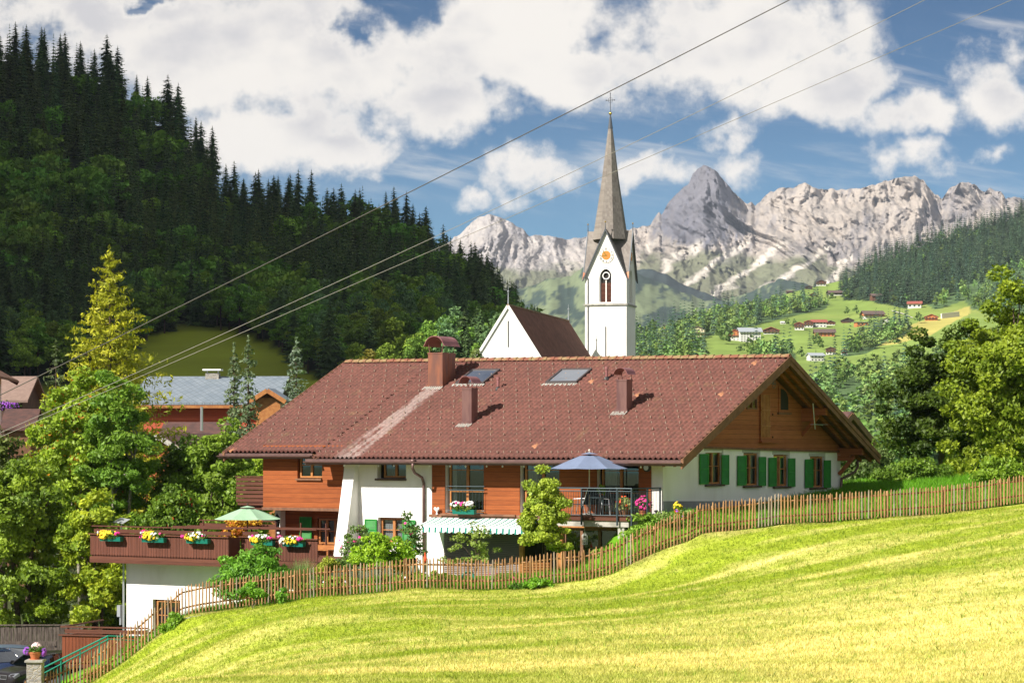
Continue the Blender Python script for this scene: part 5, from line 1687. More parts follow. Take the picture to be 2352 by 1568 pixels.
# skylights and vents
simple('skylight_frame', (0.055, 0.045, 0.045), 0.5)
glass('sky_glass', (0.10, 0.12, 0.13), 0.55, 0.02)
for q in (((572, 458), (828, 458), (682, 582), (424, 582)), ((1403, 453), (1676, 453), (1532, 577), (1240, 577))):
    p = [RL(*Z(6, *k), .10) for k in q]
    x0 = (p[0].x + p[3].x) / 2; x1 = (p[1].x + p[2].x) / 2; y0 = (p[2].y + p[3].y) / 2; y1 = (p[0].y + p[1].y) / 2
    hz = lambda x_, y_, l: (x_, y_, Hr(x_, y_) + l)
    m = MB(); f = .09
    for (xa, xb, ya, yb) in ((x0, x0 + f, y0, y1), (x1 - f, x1, y0, y1), (x0 + f, x1 - f, y0, y0 + f), (x0 + f, x1 - f, y1 - f, y1)):
        m.add([hz(xa, ya, -.05), hz(xb, ya, -.05), hz(xb, yb, -.05), hz(xa, yb, -.05), hz(xa, ya, .16), hz(xb, ya, .16), hz(xb, yb, .16), hz(xa, yb, .16)], [(3, 2, 1, 0), (4, 5, 6, 7), (0, 1, 5, 4), (1, 2, 6, 5), (2, 3, 7, 6), (3, 0, 4, 7)])
    sk = m.build('skylight', M['skylight_frame'], roof)
    m = MB(); m.quad(hz(x0 + f, y0 + f, .13), hz(x1 - f, y0 + f, .13), hz(x1 - f, y1 - f, .13), hz(x0 + f, y1 - f, .13)); m.build('pane', M['sky_glass'], sk)
    m = MB(); m.quad(hz(x0, y0, .06), hz(x1, y0, .06), hz(x1, y1, .06), hz(x0, y1, .06)); m.build('blind', M['curtain'], sk)
    m = MB(); n = 14
    for i in range(n):
        xa = x0 - .1 + (x1 - x0 + .2) * i / n; m.quad(hz(xa, y0 - .20, .075), hz(xa + .10, y0 - .20, .075), hz(xa + .10, y0 - .004, .09), hz(xa, y0 - .004, .09))
    m.build('flashing', M['stone_cap'], sk, recalc=False)
for (x, yb_, yt_) in ((802, 648, 565), (1800, 556, 472)):
    p = RL(*Z(6, x, yb_)); m = MB(); m.lathe([(.16, -.05), (.15, .05), (.09, .16), (.075, .18)], (p.x, p.y + .1, p.z), 10)
    v = m.build('roof_vent', M['black_paint'], roof)
    m = MB(); m.lathe([(.065, .15), (.065, .50), (.085, .502), (.085, .62)], (p.x, p.y + .1, p.z), 10); m.build('vent_pipe', M['cap_red'], v)

# balcony on the front, with its railing, concrete slab and pillar
BY = -2.4
bx0 = FL(*Z(4, 1200, 700), BY)[0]; bx1 = FL(*Z(4, 1845, 700), BY)[0]
bz = FL(*Z(4, 1500, 672), BY)[1]
m = MB(); m.box(bx0, bx1, BY, -.17, bz - .18, bz); m.build('balcony_deck', M['wood_dark_flat'], house)
m = MB(); m.box(bx0, bx1 - .12, BY + .06, -.001, bz - .42, bz - .182); a = FL(*Z(4, 1737, 900), BY + .1)[0]; b = FL(*Z(4, 1790, 900), BY + .1)[0]
m.box(a, b, BY + .12, BY + .5, -6.2, bz - .422); m.box(bx1 - .119, bx1 + .1, BY + .3, -.002, bz - .55, bz - .185); m.build('balcony_slab', M['concrete'], house)
m = MB(); m.box(b + .02, b + .30, BY + .55, -.002, -6.4, bz - .56); m.build('bank_wall', M['concrete'], house)
rz = FL(*Z(4, 1700, 443), BY - .06)[1]
rx0, rx1 = FL(*Z(4, 1285, 440), BY - .06)[0], FL(*Z(4, 1855, 450), BY - .06)[0]
m = MB(); yR = BY - .06
for (zz, rad) in ((rz, .028), (rz - .11, .018), (bz + .04, .018)): m.tube([(rx0 - 1.2, yR, zz), (rx1, yR, zz), (rx1, -.1, zz)], rad, 6)
for x_ in (FL(*Z(4, 1437, 600), yR)[0], FL(*Z(4, 1735, 600), yR)[0], rx1): m.box(x_ - .03, x_ + .03, yR - .04, yR + .02, bz - .36, rz)
m.box(rx1 - .03, rx1 + .03, -.16, -.10, bz - .1, rz); m.box(rx1 - .03, rx1 + .03, -1.2, -1.14, bz - .1, rz)
n = int((rx1 - rx0 + 1.2) / .115)
for i in range(n):
    x_ = rx0 - 1.2 + .115 * (i + .5); m.tube([(x_, yR, bz + .04), (x_, yR, rz - .11)], .009, 5)
for i in range(19):
    y_ = yR + .12 * (i + 1); m.tube([(rx1, y_, bz + .04), (rx1, y_, rz - .11)], .009, 5)
m.build('balcony_railing', M['steel_dark'], house)

# striped awning
ax0 = FL(*Z(4, 42, 750), -1.55)[0]; ax1 = FL(*Z(4, 965, 795), -1.55)[0]; zf = FL(*Z(4, 300, 757), -1.55)[1]; zw = FL(*Z(4, 600, 688), -.1)[1]
m = MB(); n = 54
for i in range(n):
    a, b = ax0 + (ax1 - ax0) * i / n, ax0 + (ax1 - ax0) * (i + 1) / n; mi = 1 if i % 3 == 1 else 0
    for k in range(4):
        f0, f1 = k / 4, (k + 1) / 4
        pz_ = lambda f: zw + (zf - zw) * f - .05 * math.sin(math.pi * f)
        m.quad((a, -.1 - 1.45 * f0, pz_(f0)), (b, -.1 - 1.45 * f0, pz_(f0)), (b, -.1 - 1.45 * f1, pz_(f1)), (a, -.1 - 1.45 * f1, pz_(f1)), mi)
    dr = .26 - .03 * math.cos(i * 2.1)
    m.quad((a, -1.55, zf), (b, -1.55, zf), (b, -1.58, zf - dr), (a, -1.58, zf - dr), mi)
m.box(ax0, ax1, -1.56, -1.50, zf - .05, zf - .002); m.box(ax0 + .3, ax1 - .3, -.12, -.02, zw, zw + .12)
m.build('awning', [M['awning_white'], M['awning_green']], house, recalc=False)

# porthole lamp, antenna
p = FL(*Z(4, 1985, 268), -.1); m = MB()
m.prism([(p[0] + .16 * math.cos(t), p[1] + .17 * math.sin(t)) for t in np.linspace(0, 2 * math.pi, 17)[:-1]], lambda a, b, d: (a, d, b), -.20, -.052)
pl = m.build('porthole_lamp', M['black_paint'], house)
m = MB(); m.prism([(p[0] + .11 * math.cos(t), p[1] + .12 * math.sin(t)) for t in np.linspace(0, 2 * math.pi, 13)[:-1]], lambda a, b, d: (a, d, b), -.215, -.202); m.build('lamp_glass', M['alu'], pl)
p0, p1 = GL(*Z(5, 1412, 470), 1.1), GL(*Z(5, 1430, 680), 1.1)
m = MB(); m.tube([(1.1, p0[0], p0[1]), (1.1, p1[0], p1[1])], .022, 6)
for (x, y) in ((1455, 648),):
    p = GL(*Z(5, x, y), 1.1); m.tube([(1.1, p1[0] - .1, p[1] + .05), (1.1, p[0] + .5, p[1])], .02, 5)
    for k in range(5): m.tube([(.85, p1[0] + .05 + k * .18, p[1] + .03), (1.35, p1[0] + .05 + k * .18, p[1] + .03)], .012, 5)
m.build('antenna', M['alu'], house)
# ------------------------------------------------------------------ picket fence along the meadow
def fence_xy(n):
    seg = np.hypot(np.diff(_fx), np.diff(_fy)); s = np.concatenate([[0], np.cumsum(seg)])
    t = np.arange(0, s[-1], n)
    return np.interp(t, s, _fx), np.interp(t, s, _fy), np.interp(t, s, _fz)


fence = thing('picket_fence', 'weathered brown picket fence running along the edge of the sloping meadow', 'fence', FP[0])
fx, fy, fz = fence_xy(.134)
fo = FP[0]
pk = []
r7 = np.random.default_rng(9)
for i in range(len(fx)):
    u = CX + fx[i] / fy[i] * F
    if not (20 < u < 2420): continue
    h = 1.17 * r7.uniform(.96, 1.04) * (1.0 if u < 1800 else .93)
    pk.append((fx[i], fy[i], fz[i], h, u))
shapes = []
for k in range(4):
    m = MB(); rr = .030 + .003 * (k % 2); n = 7
    m.lathe([(rr * .9, .0), (rr, .3), (rr * .96, .7), (rr * .95, .93), (rr * .35, 1.0)], (0, 0, 0), n)
    o = m.build('picket', M['picket_wood'] if k < 3 else M['picket_grey'], fence, smooth=False, recalc=False)
    shapes.append(o)
order = sorted(range(len(pk)), key=lambda i: abs(pk[i][4] - 1250))
indiv = set(order[:100])
bulk = MB(); first = [True] * 4
for i, (x, y, z, h, u) in enumerate(pk):
    k = 3 if (r7.uniform() < .12 or 1740 < u < 1790) else int(r7.integers(0, 3))
    ln = (r7.normal() * .02, r7.normal() * .02)
    if i in indiv:
        if first[k]: o = shapes[k]; first[k] = False
        else:
            o = shapes[k].copy(); C.objects.link(o)
        o.parent = fence; o.location = (x - fo.x, y - fo.y, z - fo.z + .05); o.scale = (1, 1, h); o.rotation_euler = (ln[0], ln[1], r7.uniform(0, 6))
    else:
        src = MB(); rr = .031
        src.lathe([(rr * .9, .0), (rr, .3), (rr * .95, .93), (rr * .35, 1.0)], (0, 0, 0), 6)
        bulk.add([(v[0] + x - fo.x + ln[0] * v[2], v[1] + y - fo.y + ln[1] * v[2], v[2] * h + z - fo.z + .05) for v in src.v], src.f, 0 if k < 3 else 1)
put(bulk.build('picket_rows', [M['picket_wood'], M['picket_grey']], fence, recalc=False), kind='stuff')
for hh in (.30, .92):
    for i in range(0, len(pk) - 10, 10):
        m = MB(); a, b = pk[i], pk[min(i + 10, len(pk) - 1)]
        pts = [(pk[j][0] - fo.x, pk[j][1] - fo.y + .055, pk[j][2] - fo.z + hh * (1 if pk[j][4] < 1800 else .95) + .05) for j in range(i, min(i + 11, len(pk)))]
        m.tube(pts, .036, 5); m.build('rail', M['picket_wood'], fence, recalc=False)
for i in range(6, len(pk), 18):
    m = MB(); p = pk[i]; m.tube([(p[0] - fo.x, p[1] - fo.y + .14, p[2] - fo.z - .3), (p[0] - fo.x, p[1] - fo.y + .14, p[2] - fo.z + 1.08)], .055, 7)
    m.build('post', M['picket_wood'], fence, recalc=False)

# concrete kerb wall under the fence
m = MB(); pts = [(417, 1440), (440, 1434), (470, 1429), (511, 1424), (560, 1417), (640, 1405)]
for (a, b) in zip(pts[:-1], pts[1:]):
    pa, pb = P(*a, 92.6), P(*b, 92.6)
    m.add([(pa.x, 92.55, pa.z - 1), (pb.x, 92.5, pb.z - 1), (pb.x, 92.5, pb.z + .32), (pa.x, 92.55, pa.z + .32), (pa.x, 92.85, pa.z - 1), (pb.x, 92.8, pb.z - 1), (pb.x, 92.8, pb.z + .34), (pa.x, 92.85, pa.z + .34)], [(0, 1, 2, 3), (3, 2, 6, 7), (4, 7, 6, 5), (0, 3, 7, 4), (1, 5, 6, 2)])
put(m.build('kerb_wall', M['concrete'], None), 'low mossy concrete kerb wall under the bend of the picket fence', 'wall')

# ------------------------------------------------------------------ terrace annex
AY = -7.0                                              # annex front in the house frame
annex = thing('terrace_annex', 'white garage annex carrying a terrace with dark brown boarded parapet', 'annex', HN, HROT)
al = FL(*Z(2, 772, 400), AY)[0]; ar = FL(*Z(3, 940, 1000), AY)[0]
zt_ = FL(*Z(2, 1400, 305), AY)[1]; zbm = FL(*Z(2, 1400, 492), AY)[1]; zbb = FL(*Z(2, 1400, 552), AY)[1]
wl_ = FL(*Z(2, 1078, 800), AY + 1.1)[0]; s1_ = FL(*Z(9, 1022, 450), AY)[0]; s2_ = FL(*Z(9, 1312, 450), AY)[0]
wg = FL(*Z(2, 1305, 850), AY + 1.1); wg2 = FL(*Z(2, 1510, 1050), AY + 1.1)
m = MB(); hole = [(wg[0], wg2[0] + .2, wg2[1] - .4, wg[1])]
wall_panel(m, FRONT, wl_, ar, -9.8, zbb + .1, hole, .2, AY + 1.1, 0, room_mi=1)
m.quad((wl_, AY + 1.1, -9.8), (wl_, 1.2, -9.8), (wl_, 1.2, zbb), (wl_, AY + 1.1, zbb)); m.quad((ar, AY + 1.1, -9.8), (ar, 1.2, -9.8), (ar, 1.2, zbb), (ar, AY + 1.1, zbb))
m.build('wall', [M['stucco'], M['dark_room']], annex, recalc=False)
make_window(annex, FRONT, wg[0] + .15, wg2[0] + .2, wg2[1] - .38, wg[1] - .02, -.12, AY + 1.1, 1, (.5,), .09)
m = MB(); m.box(al + .05, ar, AY + .10, 1.25, zbb + .02, zbb + .22); m.build('terrace_deck', M['wood_dark_flat'], annex)


def boards(m, x0, x1, y, z0, z1, w=.155, t=.028):
    n = max(1, int(round((x1 - x0) / w)))
    for i in range(n):
        a = x0 + (x1 - x0) * i / n; b = a + (x1 - x0) / n - .012
        c = (a + b) / 2
        m.prism([(a, z0 + .05), (a + .02, z0 + .012), (c, z0), (b - .02, z0 + .012), (b, z0 + .05), (b, z1), (a, z1)], lambda p, q, d: (p, d, q), y, y + t)


m = MB()
boards(m, al, s1_, AY, zbm, zt_ - .04); boards(m, s2_, ar, AY + .02, zbm, zt_ - .04)
boards(m, s1_ + .05, s2_ - .05, AY + .75, zbm, zt_ - .04)
m.box(s1_ - .03, s1_, AY + .03, AY + .75, zbm, zt_ - .04); m.box(s2_, s2_ + .03, AY + .05, AY + .75, zbm, zt_ - .04)
for k in range(16): m.box(al, al + .03, AY + .03 + k * .155, AY + .17 + k * .155, zbm, zt_ - .04)
m.build('boarded_parapet', M['wood_dark'], annex)
m = MB()
for (x0, x1, y) in ((al - .06, s1_ + .04, AY - .03), (s1_ - .02, s2_ + .02, AY + .72), (s2_ - .04, ar + .04, AY - .01)):
    m.box(x0, x1, y - .05, y + .14, zt_ - .039, zt_ + .005)
m.box(al - .02, s1_ - .04, AY - .02, AY + .035, zbb - .02, zbm - .06); m.box(al + .02, s1_ - .06, AY + .06, AY + .10, zbm - .10, zbm + .05); m.box(s2_, ar, AY + .0, AY + .05, zbb, zbm - .02)
m.build('cap_rail', M['wood_dark_flat'], annex)
m = MB()
for (x0, x1, y) in ((al + .1, s1_ + .02, AY + .12), (s1_ + .05, s2_ - .25, AY + .86)):
    m.box(x0, x1, y, y + .035, zt_ + .05, zt_ + .20); m.box(x0 - .1, x1 + .05, y - .05, y + .10, zt_ + .30, zt_ + .345)
for y in (.0, 2.5):
    m.box(al + .2, s2_ - .5, AY + 5.2 + y * .4, AY + 5.24 + y * .4, zt_ + .12, zt_ + .19)
n = 7
for i in range(n):
    x = al + .25 + (s1_ - al - .4) * i / (n - 1); m.box(x - .03, x + .03, AY + .16, AY + .22, zbm, zt_ + .298)
m.build('upper_rail', M['wood_dark_flat'], annex)
m = MB(); zt2 = zt_ + .42
xe_ = FL(*Z(3, 545, 860), .2)[0]; m.box(al + .1, xe_, 0.2, .26, zt2 - .05, zt2); m.box(al + .1, xe_, .22, .25, zt2 - .32, zt2 - .16)
for i in range(6): m.box(al + .3 + i * 1.4, al + .36 + i * 1.4, .18, .24, zbm, zt2 - .055)
m.build('back_rail', M['wood_dark_flat'], annex)
m = MB(); m.tube([(wl_ - .06, AY + 1.0, zbb), (wl_ - .06, AY + 1.0, -9.6)], .045, 7); m.build('downpipe', M['zinc'], annex)
q = FL(*Z(2, 1012, 900), AY + 1.1); q2 = FL(*Z(2, 1040, 1000), AY + 1.1); m = MB(); m.box(q[0], q2[0], AY + 1.0, AY + 1.3, q2[1], q[1]); m.box(q[0] + .1, q2[0] - .02, AY + 1.05, AY + 1.2, q2[1] - .35, q2[1] - .003); m.build('meter_box', M['zinc'], annex)
q = FL(*Z(2, 1045, 195), AY + 4); m = MB(); m.add([(q[0] - .6, AY + 4, q[1]), (q[0] + .1, AY + 3.9, q[1] - .06), (q[0] + .3, AY + 4.2, q[1] + .14), (q[0] - .35, AY + 4.3, q[1] + .2)], [(0, 1, 2, 3)]); m.box(q[0] - .1, q[0] - .06, AY + 4, AY + 4.04, zbm, q[1] - .01)
m.build('floodlight', M['zinc'], annex)
# bench, table under the lower window of the recess
q = fr(3, 918, 1032, 1112, 1100, -.4); m = MB(); m.box(q[0], q[1], -.5, -.44, q[2] - .1, q[3]); m.box(q[0], q[1], -.95, -.502, q[2] + .1, q[2] + .14)
for x in (q[0] + .05, q[1] - .1): m.box(x, x + .07, -.93, -.86, q[2] - .45, q[2] + .098); m.box(x, x + .07, -.5, -.43, q[2] - .45, q[2] - .102)
b_ = m.build('garden_bench', M['wood_orange'], None); b_.location = HN; b_.rotation_euler = (0, 0, HROT); put(b_, 'orange wooden bench under the recessed window beside the buttress', 'bench')

# lower red-brown deck beside the stairs
LY = 97.0
ld = thing('lower_terrace', 'small reddish brown boarded terrace beside the green stair rail', 'terrace', P(200, 1500, LY), R(-14))
sc_ = LY / F
w_ = (2.2 + 0) ; L_ = 295 * .9 * sc_
m = MB(); boards(m, -62 * sc_, 150 * sc_, 0, -22 * sc_, 40 * sc_, .15); m.box(-62 * sc_, -62 * sc_ + .03, .03, 4, -22 * sc_, 40 * sc_)
m.build('boarded_parapet', M['wood_deck_red'], ld)
m = MB(); m.box(-70 * sc_, 154 * sc_, -.06, .12, 40.2 * sc_, 43 * sc_); m.box(-56 * sc_, 150 * sc_, .02, .06, 46 * sc_, 55 * sc_); m.box(-66 * sc_, 150 * sc_, -.02, .12, 59 * sc_, 62 * sc_)
m.box(-60 * sc_, 120 * sc_, -.01, .05, -34 * sc_, -26 * sc_)
m.box(-62 * sc_, -60 * sc_ + .06, .07, 4, 59 * sc_, 62 * sc_)
for i in range(4): m.box((-50 + 60 * i) * sc_, (-50 + 60 * i) * sc_ + .06, .05, .11, 40 * sc_, 58.9 * sc_)
m.build('terrace_rail', M['wood_dark_flat'], ld)
m = MB(); m.box(-60 * sc_, 150 * sc_, .05, 4, -26 * sc_, -22.2 * sc_); m.box(-50 * sc_, -46 * sc_, .3, .5, -80 * sc_, -26.1 * sc_); m.box(100 * sc_, 104 * sc_, .3, .5, -80 * sc_, -26.1 * sc_); m.build('terrace_deck', M['wood_deck_red'], ld)
m = MB(); m.box(85 * sc_, 118 * sc_, .3, 1.6, 49 * sc_, 52 * sc_); m.box(100 * sc_, 103 * sc_, .9, 1.0, -22 * sc_, 49 * sc_); t_ = m.build('terrace_table', M['white_paint'], None)
t_.location = ld.location; t_.rotation_euler = (0, 0, R(-14)); put(t_, 'white table top showing over the lower terrace parapet', 'table')

# green stair railing
hr = thing('stair_railing', 'turquoise green steel handrail climbing the steps beside the picket fence', 'railing', P(160, 1520, 94.5))
ho = hr.location
q1 = [P(93, 1536, 94), P(248, 1459.5, 95), P(310, 1462, 95.6)]; q2 = [P(93, 1549, 94), P(249, 1467, 95), P(310, 1470, 95.6)]
m = MB(); m.tube([p - ho for p in q1], .035, 7); m.tube([p - ho for p in q2], .028, 7); m.build('handrail', M['steel_green'], hr)
m = MB()
for f in (.0, .30, .585, .87, .995): p = q1[0].lerp(q1[1], f) - ho; m.tube([p, p - Vector((0, 0, 1.15))], .03, 6)
m.build('railing_posts', M['steel_green'], hr); 
m = MB()
for i in range(18):
    p = q2[0].lerp(q2[1], (i + .5) / 18) - ho; m.tube([p, p - Vector((0, 0, .75))], .011, 5)
m.build('balusters', M['steel_green'], hr)

# stone gate pillar with its flower pot
m0 = P(77, 1560, 92.0)
pil = thing('stone_pillar', 'squared grey stone pillar with a flat capstone beside the parked cars', 'pillar', m0)
k = 92.0 / F
msk, t = new_mat('rubble_stone')
co = t.n('ShaderNodeTexCoord').outputs['Object']
vo = t.n('ShaderNodeTexVoronoi', feature='DISTANCE_TO_EDGE', i_Scale=5.5, i_Vector=t.vmath('MULTIPLY', co, (1, 1, 1.6))); v2 = t.n('ShaderNodeTexVoronoi', i_Scale=5.5, i_Vector=t.vmath('MULTIPLY', co, (1, 1, 1.6)))
cc = t.mix(t.ramp(v2.outputs['Color'], 0, 1), (0.20, 0.195, 0.19), (0.38, 0.365, 0.34)); cc = t.mix(t.ramp(vo.outputs[0], .03, .07), (0.42, 0.36, 0.27), cc)
pb = t.n('ShaderNodeBsdfPrincipled', i_Base_Color=cc, i_Roughness=.95); bp = t.n('ShaderNodeBump', i_Strength=.8, i_Distance=.03, i_Height=t.ramp(vo.outputs[0], 0, .12)); t.nt.links.new(bp.outputs[0], pb.inputs['Normal']); finish(t, pb.outputs[0])
m = MB(); m.box(-16 * k, 18 * k, -.02, .58, -1.4, 40 * k); m.build('shaft', M['rubble_stone'], pil)
m = MB(); m.prism([(-20 * k, 40.1 * k), (22 * k, 40.1 * k), (21 * k, 45 * k), (-19 * k, 45 * k)], lambda a, b, d: (a, d, b), -.1, .66); m.build('capstone', M['stone_cap'], pil)


def blossoms(m, r, n, c, rad, size, mi=0, flat=1.0):
    for _ in range(n):
        d = r.normal(size=3); d /= np.linalg.norm(d); q = r.uniform(.6, 1.05)
        p = Vector((c[0] + d[0] * rad[0] * q, c[1] + d[1] * rad[1] * q, c[2] + d[2] * rad[2] * q)); s = size * r.uniform(.7, 1.3)
        nrm = Vector((d[0], d[1] - .6, d[2] + .5)).normalized(); a = nrm.orthogonal().normalized(); b = nrm.cross(a)
        vs = [p + nrm * s * .3] + [p + (a * math.cos(t) + b * math.sin(t)) * s for t in np.linspace(0, 2 * math.pi, 7)[:-1]]
        m.add(vs, [(0, 1 + i, 1 + (i + 1) % 6) for i in range(6)], mi)


def leaves_into(parent, name, seed, n, c, rad, size, col, col2, mat_='leaf', aspect=.5):
    r = np.random.default_rng(seed)
    d = r.normal(size=(n, 3)); d /= np.linalg.norm(d, axis=1, keepdims=True)
    pts = np.array(c) + d * np.array(rad) * r.uniform(.3, 1.0, (n, 1)) ** .6
    V, Fc = kites(pts, np.full(n, size), d * .5 + np.array((0, -.3, .6)), r, aspect)
    t_ = r.uniform(0, 1, (n, 1)); cl = (np.array(col) * (1 - t_) + np.array(col2) * t_) * r.uniform(.75, 1.25, (n, 1))
    return link(name, np_mesh(name, V, Fc, np.clip(np.repeat(cl, 4, 0), 0, 1)), parent, [M[mat_]])


pot = thing('flower_pot', 'terracotta pot of pale pink and purple flowers on the stone pillar', 'flower pot', (m0.x - .0, 92.3, m0.z + 45 * k))
m = MB(); m.lathe([(.22, 0), (.22, .03)], (0, 0, 0), 14); m.lathe([(.15, .031), (.23, .24), (.25, .245), (.255, .30), (.22, .30)], (0, 0, 0), 14); m.build('pot', M['terracotta'], pot, smooth=False)
leaves_into(pot, 'foliage', 900, 240, (0, 0, .40), (.36, .3, .17), .06, (.05, .13, .02), (.12, .22, .03))
r9 = np.random.default_rng(901)
m = MB(); blossoms(m, r9, 60, (-.32, 0, .34), (.14, .14, .16), .05); blossoms(m, r9, 50, (.34, 0, .30), (.11, .12, .16), .05); m.build('purple_flowers', M['flower_purple'], pot, recalc=False)
m = MB(); blossoms(m, r9, 40, (.06, 0, .52), (.18, .15, .15), .05); m.build('pale_flowers', M['flower_pale'], pot, recalc=False)


# ------------------------------------------------------------------ flower boxes
def flower_box(label, n, x0, x1, ybox, ytop, plane, seed, mixk, bx=None, bloom=.05):
    """n: zoom; x0..x1 flowers, bx box extents, ybox box bottom, ytop flower top"""
    bx = bx or (x0, x1)
    a, b = FL(*Z(n, bx[0], ybox), plane), FL(*Z(n, bx[1], ybox), plane)
    s0, s1 = FL(*Z(n, x0, ybox), plane)[0], FL(*Z(n, x1, ybox), plane)[0]
    zt = FL(*Z(n, (x0 + x1) / 2, ytop), plane)[1]
    org = hw((a[0] + b[0]) / 2, plane - .12, a[1])
    t = thing('flower_box', label, 'flower box', org, HROT, 'green flower boxes on the house and terrace railings')
    L = (b[0] - a[0]) / 2
    m = MB(); m.add([(-L, -.09, 0), (L, -.09, 0), (L, .09, 0), (-L, .09, 0), (-L - .015, -.12, .19), (L + .015, -.12, .19), (L + .015, .11, .19), (-L - .015, .11, .19)], [(3, 2, 1, 0), (0, 1, 5, 4), (1, 2, 6, 5), (2, 3, 7, 6), (3, 0, 4, 7), (4, 5, 6, 7)])
    m.box(-L - .02, L + .02, -.126, .115, .165, .195)
    m.build('planter', M['box_green'], t)
    H = zt - a[1]; cx = (s0 + s1) / 2 - (a[0] + b[0]) / 2; hw_ = (s1 - s0) / 2
    cz = max(H * .62, .16)
    leaves_into(t, 'foliage', seed, 420, (cx, -.08, cz), (hw_ * .95, .19, H * .42), .055, (.06, .15, .02), (.16, .27, .03))
    r = np.random.default_rng(seed + 1)
    for nm, ma, items in mixk:
        m = MB()
        for (fx_, fz_, cnt, rx_, rz_) in items:
            blossoms(m, r, cnt, (cx + fx_ * hw_, -.12, cz + fz_ * H * .5), (rx_ * hw_, .18, rz_ * H * .45), bloom)
        m.build(nm, M[ma], t, recalc=False)
    return t


Y_, Wt, Pk = ('yellow_flowers', 'flower_yellow'), ('white_flowers', 'flower_white'), ('pink_flowers', 'flower_pink')
pl_ = AY - .09
flower_box('leftmost flower box, mostly yellow blossoms hanging over the terrace parapet', 2, 868, 1055, 352, 262, pl_, 910, [(*Y_, [(-.45, 0, 150, .5, .9), (.2, .3, 30, .5, .5)]), (*Pk, [(.75, .3, 14, .15, .3)]), (*Wt, [(-.85, .4, 6, .08, .2)])], (882, 1055))
flower_box('flower box of yellow and white blossoms in the middle of the long parapet', 2, 1228, 1425, 362, 268, pl_, 912, [(*Y_, [(-.15, 0, 140, .65, .9)]), (*Wt, [(.3, -.1, 26, .6, .9), (-.7, .5, 8, .2, .3)]), (*Pk, [(-.8, -.3, 5, .1, .3), (-.6, .7, 6, .15, .2), (.8, .3, 6, .1, .2)])], (1240, 1425))
flower_box('flower box with white petunias and yellow blossoms near the parapet corner', 2, 1582, 1800, 372, 278, pl_, 914, [(*Y_, [(-.2, -.1, 90, .6, .8)]), (*Wt, [(.15, .2, 34, .7, .8)]), (*Pk, [(-.85, 0, 14, .1, .4), (.7, .2, 6, .1, .2)])], (1620, 1800))
flower_box('flower box of white and yellow blossoms right of the recessed gate', 3, 328, 545, 1030, 932, pl_ + .02, 916, [(*Y_, [(-.4, -.1, 80, .5, .8)]), (*Wt, [(.15, .45, 30, .6, .4), (-.9, .3, 6, .08, .2)]), (*Pk, [(.85, .2, 8, .08, .2), (-.6, .5, 5, .1, .2)])], (345, 545))
flower_box('rightmost parapet flower box with bright pink blossoms at its end', 3, 600, 858, 1042, 945, pl_ + .02, 918, [(*Y_, [(-.05, -.1, 80, .6, .7)]), (*Wt, [(-.6, -.1, 30, .3, .8), (.1, .4, 14, .6, .4)]), (*Pk, [(.62, .25, 34, .18, .45), (-.85, .6, 6, .1, .2)])], (640, 832))
flower_box('flower box with white and red blossoms below the French window', 4, 357, 575, 655, 548, -.36, 920, [(*Wt, [(-.5, .3, 24, .4, .5), (.5, .4, 40, .35, .5)]), (('red_flowers'), 'flower_pink', [(.05, .35, 24, .25, .4), (-.35, .6, 8, .1, .2)])], (382, 560), bloom=.045)


# ------------------------------------------------------------------ parasols, chairs and pots
def parasol(label, n, cx, ytop, x0, x1, yrim, plane, canopy, pole, zfoot, ribs=8, seed=1):
    c = FL(*Z(n, cx, yrim), plane); a = FL(*Z(n, x0, yrim), plane)[0]; b = FL(*Z(n, x1, yrim), plane)[0]; zt = FL(*Z(n, cx, ytop), plane)[1]
    rad = (b - a) / 2 * .93; H = zt - c[1]
    xc = (a + b) / 2
    t = thing('parasol', label, 'parasol', hw(xc, plane, zfoot), HROT)
    zr = c[1] - zfoot; zz = zt - zfoot
    m = MB(); K = ribs
    rings = [(0.0, zz - .02), (.25, zz - H * .16), (.55, zz - H * .48), (.85, zz - H * .83), (1.0, zr)]
    vs, fs = [], []
    nsub = 4
    N = K * nsub
    for (f, z_) in rings:
        for i in range(N):
            an = 2 * math.pi * i / N + .2; ph = (i % nsub) / nsub
            sag = math.sin(math.pi * ph)
            k_ = 1 - .075 * sag * f
            vs.append((math.cos(an) * rad * f * k_, math.sin(an) * rad * f * k_, z_ - .06 * sag * f * (1 if f < .95 else .3)))
    for q in range(len(rings) - 1):
        for i in range(N):
            j = (i + 1) % N; fs.append((q * N + i, q * N + j, (q + 1) * N + j, (q + 1) * N + i))
    m.add(vs, fs)
    cp = m.build('canopy', M[canopy], t, recalc=False)
    m = MB(); N2 = 16; vs = [(math.cos(2 * math.pi * i / N2) * r_, math.sin(2 * math.pi * i / N2) * r_, z_) for (r_, z_) in ((.03, zz + .06), (rad * .22, zz - H * .10 + .04)) for i in range(N2)]
    m.add(vs, [(i, (i + 1) % N2, N2 + (i + 1) % N2, N2 + i) for i in range(N2)]); m.build('vent_cap', M[canopy], cp, recalc=False)
    m = MB(); m.tube([(0, 0, .02), (0, 0, zz + .12)], .024, 8); m.ball((0, 0, zz + .14), .045, 6); m.build('pole', M[pole], t)
    m = MB(); m.lathe([(.32, 0), (.30, .07), (.05, .09), (.045, .3)], (0, 0, 0), 16); m.build('base', M['concrete'], t)
    m = MB()
    for i in range(K):
        an = 2 * math.pi * i / K + .2; m.tube([(0, 0, zz - H * .75), (math.cos(an) * rad * .5, math.sin(an) * rad * .5, zz - H * .44)], .012, 4)
    m.build('struts', M[pole], t)
    return t


